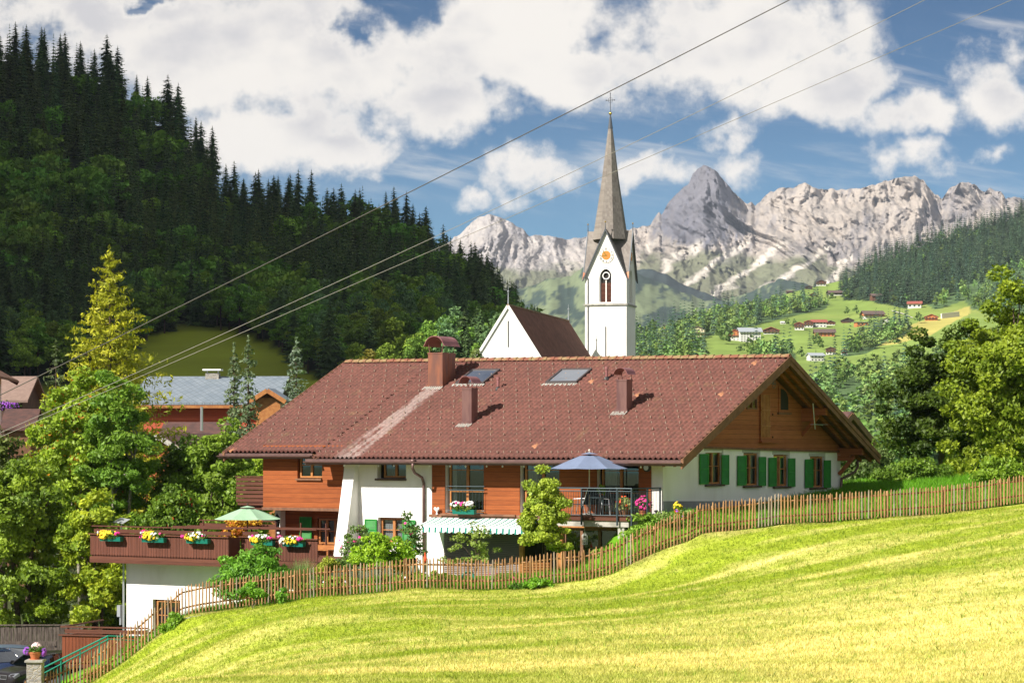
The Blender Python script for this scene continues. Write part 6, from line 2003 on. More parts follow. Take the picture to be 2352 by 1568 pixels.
parasol('pale green parasol standing on the terrace', 3, 300, 676, 8, 560, 786, -4.2, 'parasol_green', 'wood_black', zbb + .22)
parasol('large blue grey parasol over the balcony seats', 4, 1497, 152, 1188, 1820, 275, -1.35, 'parasol_blue', 'pole_cream', bz)


def garden_chair(label, X, Y, rot, back='fabric_black'):
    t = thing('garden_chair', label, 'chair', hw(X, Y, bz), HROT + rot, 'chairs on the balcony')
    m = MB(); m.box(-.25, .25, -.24, .24, .42, .45); m.build('seat', M[back], t)
    m = MB(); m.add([(-.25, .24, .45), (.25, .24, .45), (.25, .42, 1.10), (-.25, .42, 1.10), (-.25, .265, .45), (.25, .265, .45), (.25, .445, 1.10), (-.25, .445, 1.10)], [(0, 1, 2, 3), (7, 6, 5, 4), (0, 4, 5, 1), (1, 5, 6, 2), (2, 6, 7, 3), (3, 7, 4, 0)]); m.build('backrest', M[back], t)
    for sx in (-1, 1):
        m = MB(); m.tube([(sx * .27, -.28, 0), (sx * .27, -.22, .43), (sx * .27, -.2, .66), (sx * .27, .30, .68)], .017, 6); m.build('leg', M['alu'], t)
        m = MB(); m.tube([(sx * .27, .34, 0), (sx * .27, .22, .44), (sx * .27, .43, 1.1)], .017, 6); m.build('leg', M['alu'], t)
    return t


def bxy(x, y, plane): return FL(*Z(4, x, y), plane)[0]


garden_chair('black sling garden chair seen from the side at the near end of the balcony', bxy(1425, 600, -1.5), -1.5, R(-80))
garden_chair('grey backed garden chair standing behind the parasol pole', bxy(1515, 600, -.9), -.9, R(10))
garden_chair('black garden chair beside the orange flowered planter', bxy(1680, 600, -1.3), -1.3, R(70))
tb = thing('balcony_table', 'dark garden table under the blue grey parasol', 'table', hw(bxy(1590, 600, -1.3), -1.3, bz), HROT)
m = MB(); m.lathe([(.42, .70), (.42, .735)], (0, 0, 0), 20); m.build('table_top', M['steel_dark'], tb)
for (a, b) in ((-1, -1), (1, -1), (1, 1), (-1, 1)):
    m = MB(); m.tube([(a * .3, b * .3, 0), (a * .26, b * .26, .70)], .018, 6); m.build('leg', M['steel_dark'], tb)


def pot_plant(name, label, X, Y, zb, pr, ph, pmat, cz, rad, col, col2, seed, fl=(), n=260, leaf=.07, group=None):
    t = thing(name, label, 'potted plant', hw(X, Y, zb), HROT, group)
    m = MB(); m.lathe([(pr * .72, 0), (pr, ph * .85), (pr * 1.08, ph * .87), (pr * 1.08, ph), (pr * .9, ph)], (0, 0, 0), 14); m.build('pot', M[pmat], t)
    leaves_into(t, 'foliage', seed, n, (0, 0, cz), rad, leaf, col, col2)
    for (nm, ma, cnt, sz) in fl:
        m = MB(); blossoms(m, np.random.default_rng(seed + 3), cnt, (0, -.03, cz + .04), rad, sz); m.build(nm, M[ma], t, recalc=False)
    return t


pot_plant('potted_geranium', 'big pot of pale leaved geranium with orange red flowers at the balcony corner', bxy(1790, 640, -2.1), -2.1, bz, .20, .24, 'wood_brown', .50, (.36, .30, .30), (.30, .36, .12), (.42, .44, .18), 930, [('flowers', 'flower_red', 34, .05)], 420)
pot_plant('potted_petunia', 'bright pink flowering plant on the balcony behind the return rail', bxy(1955, 600, -.8), -.8, bz, .2, .2, 'terracotta', .42, (.34, .3, .34), (.05, .14, .02), (.10, .2, .03), 934, [('flowers', 'flower_pink', 130, .05)], 260)
pot_plant('potted_herb', 'upright leafy green plant on the balcony table', bxy(1600, 530, -1.3), -1.3, bz + .736, .09, .12, 'terracotta', .28, (.17, .17, .22), (.12, .24, .02), (.25, .36, .03), 936, (), 90, .09)
pot_plant('potted_begonia', 'small red pot with yellow and orange flowers at the foot of the gable wall', .75, -.15, gh(*hw(.75, -.15)[:2]), .14, .18, 'flower_red', .3, (.20, .18, .18), (.10, .2, .02), (.2, .3, .03), 938, [('flowers', 'flower_yellow', 26, .05)], 120)
wp = thing('watering_can', 'small white sculpted pot on the sill beam left of the French window', 'ornament', hw(FL(*Z(4, 228, 650), -.2)[0], -.2, zc + .02), HROT)
m = MB(); m.lathe([(.05, 0), (.03, .05), (.03, .10), (.09, .2), (.08, .24)], (0, 0, 0), 10); m.ball((-.08, 0, .24), .07, 6); m.ball((.07, 0, .25), .06, 6); m.build('ornament_body', M['white_paint'], wp)
lt = FL(*Z(4, 1462, 785), -1.9); lan = thing('hanging_lantern', 'white birdcage lantern hanging under the balcony', 'lantern', hw(lt[0], -1.9, lt[1] - .6), HROT)
m = MB()
for i in range(8):
    a = 2 * math.pi * i / 8; m.tube([(.11 * math.cos(a), .11 * math.sin(a), 0), (.11 * math.cos(a), .11 * math.sin(a), .36), (.04 * math.cos(a), .04 * math.sin(a), .46), (0, 0, .5)], .010, 4)
for z_ in (0, .18, .36): m.lathe([(.115, z_), (.115, z_ + .02)], (0, 0, 0), 10)
m.tube([(0, 0, .5), (0, 0, .72)], .008, 4); m.build('cage', M['white_paint'], lan); m = MB(); m.ball((0, 0, .14), .06, 6); m.build('candle', M['flower_white'], lan)

# string of bulbs under the eave
sl = thing('string_lights', 'string of small white bulbs hanging along the long eave', 'lights', hw(-9, -1.0, 0), HROT)
m = MB(); pts = []
xs_ = np.linspace(FL(*Z(3, 1100, 260), -1.0)[0], -.2, 60); ze = Hr(0, -1.0) - .22
for i, x in enumerate(xs_): pts.append((x + 9, 0, ze - .035 * abs(math.sin(i * .45))))
m.tube(pts, .008, 4); m.build('wire', M['cable'], sl)
m = MB(); m.lathe([(.02, -.05), (.02, -.01)], (0, 0, 0), 6); m.ball((0, 0, -.085), .038, 5); b0 = m.build('bulb', M['white_paint'], sl)
for i in range(17):
    o = b0 if i == 0 else b0.copy()
    if i: C.objects.link(o)
    o.parent = sl; j = 2 + int(i * 56 / 16); o.location = pts[j]

# ------------------------------------------------------------------ garden plants in front of the house
def bush(name, label, cat, u, y, top_v, bot_v, width, clumps, per, leaf, col, col2, seed, depth=.8, flowers=None, group=None, cr=.26, **k):
    x = (u - CX) / F * y; g = gh(x, y)
    zt, zb = (HY - top_v) / F * y, (HY - bot_v) / F * y
    rz_ = (zt - zb) / 2; rx_ = width / 2 / F * y * 1.1; per = int(per * 1.7); leaf *= 1.05; col = tuple(min(.6, a * 1.35) for a in col); col2 = tuple(min(.7, a * 1.35) for a in col2)
    t = thing(name, label, cat, (x, y, min(g, zb)), 0, group)
    h0 = (zt + zb) / 2 - min(g, zb)
    V, Fc, cols, cc = broad_crown(seed, rx_, rx_ * depth, rz_, clumps, per, leaf, col, col2, clump_r=cr, **k)
    link('foliage', np_mesh('foliage', V + np.array((0, 0, h0)), Fc, np.clip(cols, 0, 1)), t, [M['leaf']])
    limbs(max(h0 * .4, .1), cc + np.array((0, 0, h0 * .6)), .035, seed + 1, nl=9, stems=3, spread=.12, top=h0 * 1.2).build('stems', M['bark'], t, recalc=False)
    if flowers:
        m = MB(); r = np.random.default_rng(seed + 2); blossoms(m, r, flowers[1], (0, 0, h0), (rx_, rx_ * depth, rz_), flowers[2]); m.build('flowers', M[flowers[0]], t, recalc=False)
    return t


LG, LG2 = (.055, .155, .014), (.16, .32, .035)
bush('laurel_bush', 'large glossy laurel bush spilling over the picket fence below the terrace', 'bush', 578, 94.2, 1256, 1400, 152, 130, 90, .085, LG, LG2, 940, cr=.42, lump=.25, aspect=.38, shell=.3)
bush('laurel_shoot', 'wider laurel shoot pushing out through the pickets', 'bush', 583, 91.9, 1336, 1376, 68, 22, 50, .07, LG, (.20, .38, .04), 942, depth=.5, cr=.2, aspect=.38)
bush('laurel_shoot', 'small upright laurel shoot in front of the pickets', 'bush', 652, 91.8, 1348, 1390, 30, 12, 40, .07, LG, (.20, .38, .04), 944, depth=.6, cr=.16, aspect=.38)
bush('rose_bush', 'loose rose bush with pink blooms against the white buttress', 'rose', 818, 95.5, 1200, 1312, 78, 34, 44, .055, (.05, .10, .02), (.12, .19, .04), 946, flowers=('flower_pink', 14, .06), cr=.3, lump=.4)
bush('forsythia_bush', 'round bright yellow green shrub in front of the white wall', 'shrub', 880, 94.5, 1226, 1318, 150, 70, 66, .06, (.11, .23, .014), (.26, .38, .02), 948, cr=.3)
bush('tall_rose', 'thin climbing rose with red blooms beside the green shutter', 'rose', 945, 95.5, 1168, 1318, 58, 26, 34, .055, (.04, .09, .02), (.11, .18, .04), 950, flowers=('flower_pink', 16, .06), cr=.26, lump=.5)
bush('apple_espalier', 'young apple tree in front of the slatted blind', 'tree', 1090, 95, 1196, 1306, 118, 40, 26, .055, (.10, .16, .03), (.24, .30, .06), 952, cr=.22, lump=.6)
bush('hedge_shrub', 'low yellowish shrub between ornamental grass and rose', 'shrub', 752, 94, 1280, 1330, 50, 26, 50, .05, (.15, .20, .02), (.30, .32, .04), 954, cr=.22)
ch = bush('climbing_shrub', 'tall column of round leaved climber in front of the balcony', 'shrub', 1250, 92.7, 1088, 1290, 94, 120, 95, .058, (.12, .185, .02), (.34, .40, .05), 956, depth=.75, cr=.27, lump=.32, aspect=.75, shell=.7)
bush('ivy_bank', 'ivy and garden plants on the bank beside the balcony pillar', 'plants', 1480, 93.2, 1176, 1250, 100, 50, 56, .055, (.10, .20, .02), (.22, .33, .04), 958, cr=.28)
bush('flower_bed', 'leafy flower bed behind the fence under the white wall', 'plants', 980, 93.2, 1312, 1346, 190, 46, 46, .05, (.08, .17, .02), (.18, .28, .03), 960, depth=.25, flowers=('flower_white', 40, .04), cr=.2)
bush('flower_bed', 'leafy flower bed behind the fence below the awning', 'plants', 1150, 93.2, 1316, 1348, 140, 36, 46, .05, (.07, .15, .02), (.16, .26, .03), 962, depth=.25, flowers=('flower_pink', 20, .04), cr=.2)
bush('flower_bed', 'leafy flower bed between the laurel bush and the yellow green shrub', 'plants', 770, 93.4, 1322, 1362, 170, 40, 46, .05, (.08, .18, .02), (.20, .30, .03), 964, depth=.25, flowers=('flower_white', 24, .04), cr=.2)
bush('vine_bank', 'creeping garden plants on the bank behind the rising fence', 'plants', 1400, 93.0, 1262, 1320, 110, 36, 50, .055, (.07, .16, .02), (.18, .28, .03), 965, depth=.3, cr=.24)
bush('rhubarb_clump', 'broad leaved weeds growing through the foot of the fence', 'plants', 1238, 90.8, 1328, 1352, 74, 16, 40, .075, (.09, .22, .015), (.19, .36, .03), 966, depth=.4, cr=.16)
bush('nettle_clump', 'dark weeds along the fence beside the broad leaved clump', 'plants', 1185, 90.9, 1338, 1354, 60, 12, 40, .06, (.06, .15, .015), (.12, .24, .03), 967, depth=.3, cr=.13)
bush('weed_clump', 'leafy weeds under the fence above the concrete kerb wall', 'plants', 398, 92.4, 1412, 1452, 60, 22, 46, .06, (.08, .18, .015), (.20, .32, .03), 968, depth=.4, cr=.2)
bush('weed_clump', 'dry leafy weeds between the stair rail and the fence', 'plants', 250, 93.6, 1528, 1562, 100, 24, 46, .06, (.12, .19, .02), (.28, .32, .05), 970, depth=.5, cr=.22)
bush('gable_weeds', 'tall thin flowering weeds at the front corner of the gable', 'plants', 1558, 92.6, 1168, 1200, 84, 18, 30, .05, (.10, .18, .03), (.22, .28, .08), 972, depth=.4, flowers=('flower_purple', 14, .04), cr=.2, lump=.5)

# ornamental grass fountain
x = (692 - CX) / F * 94.3; g = gh(x, 94.3)
og = thing('ornamental_grass', 'fountain of thin ornamental grass beside the laurel bush', 'grass clump', (x, 94.3, g))
r = np.random.default_rng(980); n = 900; a = r.uniform(0, 6.28, n); L = r.uniform(.9, 1.75, n); sp_ = r.uniform(.1, 1, n) ** .8 * .75
b = np.stack([r.normal(0, .12, n), r.normal(0, .12, n), np.zeros(n)], -1); d = np.stack([np.cos(a), np.sin(a)], -1)
V = []
for f0, f1 in ((0, .55), (.55, 1.0)):
    def pt(f): return np.concatenate([b[:, :2] + d * (L * sp_ * f ** 1.6)[:, None], (L * (f - .28 * sp_ * f * f))[:, None]], 1)
    w = np.stack([-d[:, 1], d[:, 0], np.zeros(n)], -1) * .008
    V.append(np.stack([pt(f0) - w, pt(f0) + w, pt(f1) + w * (1.001 - f1), pt(f1) - w * (1.001 - f1)], 1).reshape(-1, 3))
V = np.concatenate(V)
cl = np.repeat(np.tile(np.array((.20, .29, .09)), (n, 1)) * r.uniform(.7, 1.4, (n, 1)), 4, 0); cl = np.concatenate([cl, cl])
link('blades', np_mesh('blades', V, np.arange(len(V)).reshape(-1, 4), np.clip(cl, 0, 1)), og, [M['leaf']])

# garden odds and ends seen between the pickets
gbx = thing('garden_hose_reel', 'coiled green garden hose behind the fence below the awning', 'hose', (P(1075, 1330, 93.4)))
m = MB()
for k in range(4):
    pts = [(math.cos(t) * (.2 + .02 * k), -.03 * k, .02 + math.sin(t) * (.24 + .02 * k)) for t in np.linspace(0, 2 * math.pi, 20)]
    m.tube(pts, .022, 5)
m.build('hose', M['steel_green'], gbx); m = MB(); m.box(-.05, .05, .0, .1, -.5, .3); m.build('reel_post', M['wood_brown'], gbx)
for i, (u0, u1, lab) in enumerate(((1195, 1262, 'slatted orange wooden garden chair row behind the fence beside the climber'), (1318, 1405, 'slatted orange wooden garden bench behind the rising fence'))):
    y = 94.5; a, b = P(u0, 1310, y), P(u1, 1310, y)
    t = thing('slatted_bench', lab, 'bench', a)
    L = b.x - a.x
    m = MB()
    for k in range(6): m.box(0, L, .02, .05, -.30 + k * .11, -.22 + k * .11)
    m.build('backrest', M['wood_orange'], t)
    m = MB()
    for k in range(4): m.box(0, L, -.5 + k * .12, -.41 + k * .12, -.42, -.39)
    m.build('seat', M['wood_orange'], t)
    for (xx, yy) in ((.05, -.45), (L - .1, -.45), (.05, .0), (L - .1, .0)):
        m = MB(); m.box(xx, xx + .06, yy, yy + .06, -.85, -.425); m.build('leg', M['wood_orange'], t)
rl = thing('red_garden_lantern', 'small red glass lantern hanging above the fence beside the downpipe', 'lantern', P(976.5, 1292, 93.5))
m = MB(); m.lathe([(.02, .0), (.075, .08), (.085, .16), (.03, .3), (.02, .42)], (0, 0, 0), 10); m.build('lantern_body', M['flower_red'], rl); m = MB(); m.tube([(0, 0, .0), (0, 0, -1.1)], .012, 5); m.build('stake', M['black_paint'], rl)
# ------------------------------------------------------------------ church
def roof_mat(name, c1, c2, row, colw):
    m, t = new_mat(name)
    co = t.n('ShaderNodeTexCoord').outputs['Object']
    s = t.n('ShaderNodeSeparateXYZ', i_0=co)
    zi = t.math('FLOOR', t.math('DIVIDE', s.outputs[2], row)); ai = t.math('FLOOR', t.math('DIVIDE', t.math('ADD', s.outputs[0], s.outputs[1]), colw))
    wn = t.n('ShaderNodeTexWhiteNoise', noise_dimensions='2D', i_Vector=t.n('ShaderNodeCombineXYZ', i_0=zi, i_1=ai).outputs[0])
    n = t.noise(co, .5, 5.0)
    c = t.mix(t.math('ADD', t.math('MULTIPLY', wn.outputs[0], .6), t.math('MULTIPLY', t.ramp(n, .3, .7), .5), clamp=True), c1, c2)
    fr = t.math('FRACT', t.math('DIVIDE', s.outputs[2], row))
    p = t.n('ShaderNodeBsdfPrincipled', i_Base_Color=c, i_Roughness=.85); p.inputs['Specular IOR Level'].default_value = .15
    b = t.n('ShaderNodeBump', i_Strength=.8, i_Distance=.08, i_Height=t.math('ADD', fr, wn.outputs[0])); t.nt.links.new(b.outputs[0], p.inputs['Normal'])
    finish(t, p.outputs[0])


roof_mat('shingle_grey', (0.19, 0.165, 0.15), (0.29, 0.26, 0.235), .42, .33)
roof_mat('tile_old', (0.13, 0.052, 0.036), (0.23, 0.10, 0.066), .36, .30)
TY, TR = 340.0, R(-15)
TO = P(*Z(7, 883, 1215), TY); TO.z = 0
tower = thing('church_tower', 'white church tower with a clock, pointed gables and a tall grey spire', 'church tower', (TO.x, TO.y, 0), TR)
tl = lambda x, y, pl=0.0: FL(*Z(7, x, y), pl, TO, TR)
xL = tl(662, 1300)[0]; S_ = -xL                                   # side length; local x in [xL, 0], y in [0, S_]
zb_, zband, zeave, zap = -15.0, tl(770, 1212)[1], tl(770, 1066)[1], tl(770, 816)[1]
TF = lambda s, z, d, c=0.0: (s, c - d, z)
TRt = lambda s, z, d, c=0.0: (c + d, s, z)
TBk = lambda s, z, d, c=0.0: (s, S_ + d, z)
TLf = lambda s, z, d, c=0.0: (xL - d, s, z)
m = MB()
bw0, bw1 = tl(738, 1100)[0], tl(806, 1100)[0]; bz0, bz1, bzs = tl(770, 1200)[1], tl(770, 1024)[1], tl(770, 1075)[1]
wall_panel(m, TF, xL, 0, zb_, zband, [])
wall_panel(m, TRt, 0, S_, zb_, zband, []); wall_panel(m, TBk, xL, 0, zb_, zeave, []); wall_panel(m, TLf, 0, S_, zb_, zeave, [])


def gothic(a, b, z0, zs, z1, n=7):
    mid = (a + b) / 2; pts = [(a, z0), (b, z0), (b, zs)]
    for i in range(1, n): f = i / n; pts.append((b + (mid - b) * (1 - math.cos(f * math.pi / 2)) ** .9, zs + (z1 - zs) * math.sin(f * math.pi / 2)))
    pts.append((mid, z1))
    for i in range(n - 1, 0, -1): f = i / n; pts.append((a + (mid - a) * (1 - math.cos(f * math.pi / 2)) ** .9, zs + (z1 - zs) * math.sin(f * math.pi / 2)))
    pts.append((a, zs))
    return pts


def gable_face(m, fn, s0, s1, w0, w1):
    """belfry wall with its gable and a real pointed opening"""
    mid = (s0 + s1) / 2
    arch = gothic(w0, w1, bz0, bzs, bz1)
    n = len(arch)
    # fill around the arch: left part, right part and top as polygons
    k = arch.index(max(arch, key=lambda p: p[1]))
    right = arch[1:k + 1]; left = arch[k:] + [arch[0]]
    poly_r = [(w1, zband + .0), (s1, zband), (s1, zeave), (mid, zap), (mid, bz1)] + right[::-1][1:]
    poly_l = [(w0, zband), ] + left[::-1][0:] + [(mid, zap), (s0, zeave), (s0, zband)]
    poly_l = [p for i, p in enumerate(poly_l) if i == 0 or p != poly_l[i - 1]]
    for pol in (poly_r, poly_l):
        m.add([fn(a, z, 0) for a, z in pol], [tuple(range(len(pol)))])
    m.add([fn(w0, zband, 0), fn(w1, zband, 0), fn(w1, bz0, 0), fn(w0, bz0, 0)], [(0, 1, 2, 3)])
    for (p, q) in zip(arch, arch[1:] + arch[:1]):
        m.quad(fn(*p, 0), fn(*q, 0), fn(*q, -.55), fn(*p, -.55))


gable_face(m, TF, xL, 0, bw0, bw1)
off_ = (bw0 - xL); gable_face(m, TRt, 0, S_, off_, off_ + (bw1 - bw0))
for fn, s0, s1 in ((TBk, xL, 0), (TLf, 0, S_)): m.add([fn(s0, zeave, 0), fn(s1, zeave, 0), fn((s0 + s1) / 2, zap, 0)], [(0, 1, 2)])
m.build('wall', M['church_white'], tower, recalc=False)
m = MB(); m.box(xL - .18, .18, -.18, S_ + .18, zband - .16, zband + .10); m.build('band_cornice', M['concrete'], tower)
# belfry windows: louvres, mullion and quatrefoil tracery
for fn, a, b in ((TF, bw0, bw1), (TRt, off_, off_ + (bw1 - bw0))):
    m = MB(); mid = (a + b) / 2; fw = (b - a) * .09
    zl = bz0 + (bz1 - bz0) * .66
    def fb(s0, s1, z0, z1, d0=-.42, d1=-.25):
        p, q = fn(s0, z0, d0), fn(s1, z1, d1); m.box(p[0], q[0], p[1], q[1], p[2], q[2])
    fb(a, a + fw, bz0, bzs + .5); fb(b - fw, b, bz0, bzs + .5); fb(mid - fw / 2, mid + fw / 2, bz0, zl)
    cx_, cz_ = mid, zl + (bz1 - zl) * .42; rr = (b - a) * .22
    for (ox, oz) in ((0, 0),):
        for i in range(18):
            t0, t1 = 2 * math.pi * i / 18, 2 * math.pi * (i + 1) / 18
            for (r0, r1) in ((rr, rr * 1.35),):
                m.add([fn(cx_ + math.cos(t0) * r0, cz_ + math.sin(t0) * r0, -.25), fn(cx_ + math.cos(t1) * r0, cz_ + math.sin(t1) * r0, -.25), fn(cx_ + math.cos(t1) * r1, cz_ + math.sin(t1) * r1, -.25), fn(cx_ + math.cos(t0) * r1, cz_ + math.sin(t0) * r1, -.25)], [(0, 1, 2, 3)])
    for s0, s1 in ((a + fw, mid - fw / 2), (mid + fw / 2, b - fw)):
        pts = gothic(s0, s1, zl - .55, zl - .25, zl + .22, 5)[2:]
        m.add([fn(p[0], p[1], -.26) for p in pts] + [fn(s1, zl + .35, -.26), fn(s0, zl + .35, -.26)][::-1] if False else [fn(p[0], p[1], -.26) for p in pts], [])
    for k_ in range(5):
        t0 = -.3 + k_ * 1.0
    w = m.build('belfry_window', M['church_white'], tower, recalc=False)
    m = MB(); 
    arch = gothic(a + .02, b - .02, bz0, bzs, bz1)
    m.add([fn(p[0], p[1], -.5) for p in arch], [tuple(range(len(arch)))]); m.build('dark_opening', M['dark_room'], w, recalc=False)
    m = MB(); n = 15
    for s0, s1 in ((a + fw, mid - fw / 2), (mid + fw / 2, b - fw)):
        for i in range(n):
            z_ = bz0 + (zl - bz0 - .35) * i / n; m.quad(fn(s0, z_, -.28), fn(s1, z_, -.28), fn(s1, z_ + (zl - bz0) / n * .75, -.40), fn(s0, z_ + (zl - bz0) / n * .75, -.40))
    m.build('louvres', M['wood_dark_flat'], w, recalc=False)
# narrow slits and rain pipe
m = MB(); a = tl(773, 1330); b = tl(773, 1500); m.box(a[0] - .10, a[0] + .06, -.03, .05, zb_ + 3, a[1]); 
m.build('slit_window', M['black_paint'], tower)
m = MB(); a = tl(678, 1300); m.tube([(a[0], -.12, zb_), (a[0], -.12, zeave - .1), (xL - .25, -.35, zeave - .02)], .055, 6); m.build('rain_pipe', M['slate_lead'], tower)
# clock on two faces
ck = tl(775, 951); crd = 42 * .4311 / F * TY
for fn, cs in ((TF, ck[0]), (TRt, S_ / 2)):
    def disc(r0, r1, d, n=36):
        mm = MB()
        for i in range(n):
            t0, t1 = 2 * math.pi * i / n, 2 * math.pi * (i + 1) / n
            mm.add([fn(cs + math.cos(t) * r, ck[1] + math.sin(t) * r, d) for (t, r) in ((t0, r0), (t1, r0), (t1, r1), (t0, r1))], [(0, 1, 2, 3)])
        return mm
    face = disc(0.001, crd, .05).build('clock_face', M['church_white'], tower, recalc=False)
    mm = disc(crd * .975, crd * 1.0, .06); mm.build('clock_rim', M['gold'], face, recalc=False)
    disc(0.001, crd * .58, .065).build('clock_disc', M['clock_orange'], face, recalc=False)
    mm = MB()                                            # hour numerals as Roman strokes
    num = {12: 'XII', 1: 'I', 2: 'II', 3: 'III', 4: 'IIII', 5: 'V', 6: 'VI', 7: 'VII', 8: 'VIII', 9: 'IX', 10: 'X', 11: 'XI'}
    for h_, s_ in num.items():
        an = math.pi / 2 - h_ * math.pi / 6
        er = (math.cos(an), math.sin(an)); et = (math.sin(an), -math.cos(an))
        wch = crd * .085; x0 = -(len(s_) - 1) / 2 * wch
        for i, chh in enumerate(s_):
            lines = {'I': [((0, -1), (0, 1))], 'V': [((-.7, 1), (0, -1)), ((.7, 1), (0, -1))], 'X': [((-.7, 1), (.7, -1)), ((.7, 1), (-.7, -1))]}[chh]
            for (p, q) in lines:
                pp = []
                for (lx, ly) in (p, q):
                    tx = x0 + i * wch + lx * wch * .42; ry = crd * (.79 + .12 * ly)
                    pp.append((cs + er[0] * ry + et[0] * tx, ck[1] + er[1] * ry + et[1] * tx))
                dx, dz = pp[1][0] - pp[0][0], pp[1][1] - pp[0][1]; L = math.hypot(dx, dz); nx, nz_ = -dz / L * crd * .016, dx / L * crd * .016
                mm.add([fn(pp[0][0] - nx, pp[0][1] - nz_, .072), fn(pp[0][0] + nx, pp[0][1] + nz_, .072), fn(pp[1][0] + nx, pp[1][1] + nz_, .072), fn(pp[1][0] - nx, pp[1][1] - nz_, .072)], [(0, 1, 2, 3)])
    mm.build('numerals', M['clock_black'], face, recalc=False)
    for (an, L, wd) in ((R(190), crd * .78, .075), (R(128), crd * .70, .11)):
        mm = MB(); e = (math.cos(an), math.sin(an)); nn = (-e[1], e[0])
        mm.add([fn(cs - e[0] * .2 * L + nn[0] * wd * .5, ck[1] - e[1] * .2 * L + nn[1] * wd * .5, .09), fn(cs - e[0] * .2 * L - nn[0] * wd * .5, ck[1] - e[1] * .2 * L - nn[1] * wd * .5, .09), fn(cs + e[0] * L * .7 - nn[0] * wd, ck[1] + e[1] * L * .7 - nn[1] * wd, .09), fn(cs + e[0] * L, ck[1] + e[1] * L, .09), fn(cs + e[0] * L * .7 + nn[0] * wd, ck[1] + e[1] * L * .7 + nn[1] * wd, .09)], [(0, 1, 2, 3, 4)])
        mm.build('clock_hand', M['gold'], face, recalc=False)
# roof: four gable roofs crossing, and the octagonal spire between them
cxm, cym = xL / 2, S_ / 2
o_ = .28
m = MB()
zr_ = zap + .12
for (ax) in (0, 1):
    for sgn in (-1, 1):
        for e0, e1 in ((-1, 1),):
            pass
def cg(ax, end, side):
    """one slope of one gable roof: eave line to ridge, from gable end to the centre"""
    h = S_ / 2
    E = h + o_
    lo = zeave - (zap - zeave) / h * o_ + .12
    if ax == 0:   # ridge along y
        return [(cxm + side * E, cym + end * E, lo), (cxm, cym + end * E, zr_), (cxm, cym, zr_), ]
    return [(cxm + end * E, cym + side * E, lo), (cxm + end * E, cym, zr_), (cxm, cym, zr_)]
for ax in (0, 1):
    for end in (-1, 1):
        for side in (-1, 1):
            m.add(cg(ax, end, side), [(0, 1, 2)])
m.build('gable_roof', M['shingle_grey'], tower, recalc=False)
m = MB(); h = S_ / 2; E = h + o_; lo = zeave - (zap - zeave) / h * o_ + .12
for (ax, end, side) in [(a, e, s) for a in (0, 1) for e in (-1, 1) for s in (-1, 1)]:
    p = cg(ax, end, side); m.beam(Vector(p[0]) + Vector((0, 0, -.06)), Vector(p[1]) + Vector((0, 0, -.06)), .14, .16)
m.build('verge_board', M['slate_lead'], tower)
m = MB()
for sx in (-1, 1):
    for sy in (-1, 1):
        p = Vector((cxm + sx * (E + .02), cym + sy * (E + .02), lo + .02)); q = Vector((cxm, cym, zr_)); pts_ = [p, p + (Vector((cxm, cym + sy * E, zr_)) - p) * .16, p + (Vector((cxm + sx * E, cym, zr_)) - p) * .16]
        m.add([v + Vector((sx * .03, sy * .03, .06)) for v in pts_] + [p + (q - p) * .13 + Vector((0, 0, .05))], [(0, 1, 3), (0, 3, 2)])
m.build('copper_flashing', M['copper_edge'], tower, recalc=False)
zs0, zs1, ztip = tl(800, 1000, cym)[1], tl(800, 278, cym)[1], tl(803, 200, cym)[1]
zmid = tl(800, 800, cym)[1]
r_mid = 80 * .4311 / F * (TY + 3) / math.cos(math.pi / 8) * .985
r_top = 12 * .4311 / F * (TY + 3)
m = MB(); vs = []
levels = [(tl(800, 870, cym)[1], r_mid * 1.14), (zmid, r_mid), (tl(800, 540, cym)[1], r_mid * .53), (zs1, r_top)]
for (z_, rr) in levels:
    for i in range(8):
        a = 2 * math.pi * (i + .5) / 8; vs.append((cxm + math.cos(a) * rr, cym + math.sin(a) * rr, z_))
fs = [(k_ * 8 + i, k_ * 8 + (i + 1) % 8, (k_ + 1) * 8 + (i + 1) % 8, (k_ + 1) * 8 + i) for k_ in range(len(levels) - 1) for i in range(8)]
m.add(vs, fs); m.build('spire', M['shingle_grey'], tower, recalc=False)
m = MB(); m.lathe([(r_top * 1.12, zs1), (r_top * .25, ztip)], (cxm, cym, 0), 8); m.build('spire_tip', M['slate_lead'], tower)
m = MB(); m.ball((cxm, cym, ztip + .12), .23, 8); ball = m.build('gilded_ball', M['gold'], tower, smooth=True)
m = MB(); zc0 = ztip + .3; zc1 = tl(805, 88, cym)[1]; zc_ = tl(805, 125, cym)[1]
m.tube([(cxm, cym, zc0), (cxm, cym, zc1)], .05, 5); m.tube([(cxm - .62, cym, zc_), (cxm + .62, cym, zc_)], .05, 5)
for (dx, dz) in ((-.62, 0), (.62, 0), (0, zc1 - zc_)): m.ball((cxm + dx, cym, zc_ + dz), .10, 4)
for (dx, dz) in ((1, 1), (-1, 1), (1, -1), (-1, -1)): m.tube([(cxm + dx * .32, cym, zc_), (cxm + dx * .26, cym, zc_ + dz * .26), (cxm, cym, zc_ + dz * .34)], .025, 4)
m.build('spire_cross', M['slate_lead'], tower, recalc=False)
for (x_, y_) in ((cxm, -o_), (0 + o_, cym), (xL - o_, cym), (cxm, S_ + o_)):
    m = MB(); m.tube([(x_, y_, zap), (x_, y_, zap + 1.05)], [.09, .035], 6); pn = m.build('pinnacle', M['slate_lead'], tower)
    m = MB(); m.ball((x_, y_, zap + 1.15), .12, 6); m.build('pinnacle_ball', M['gold'], pn)

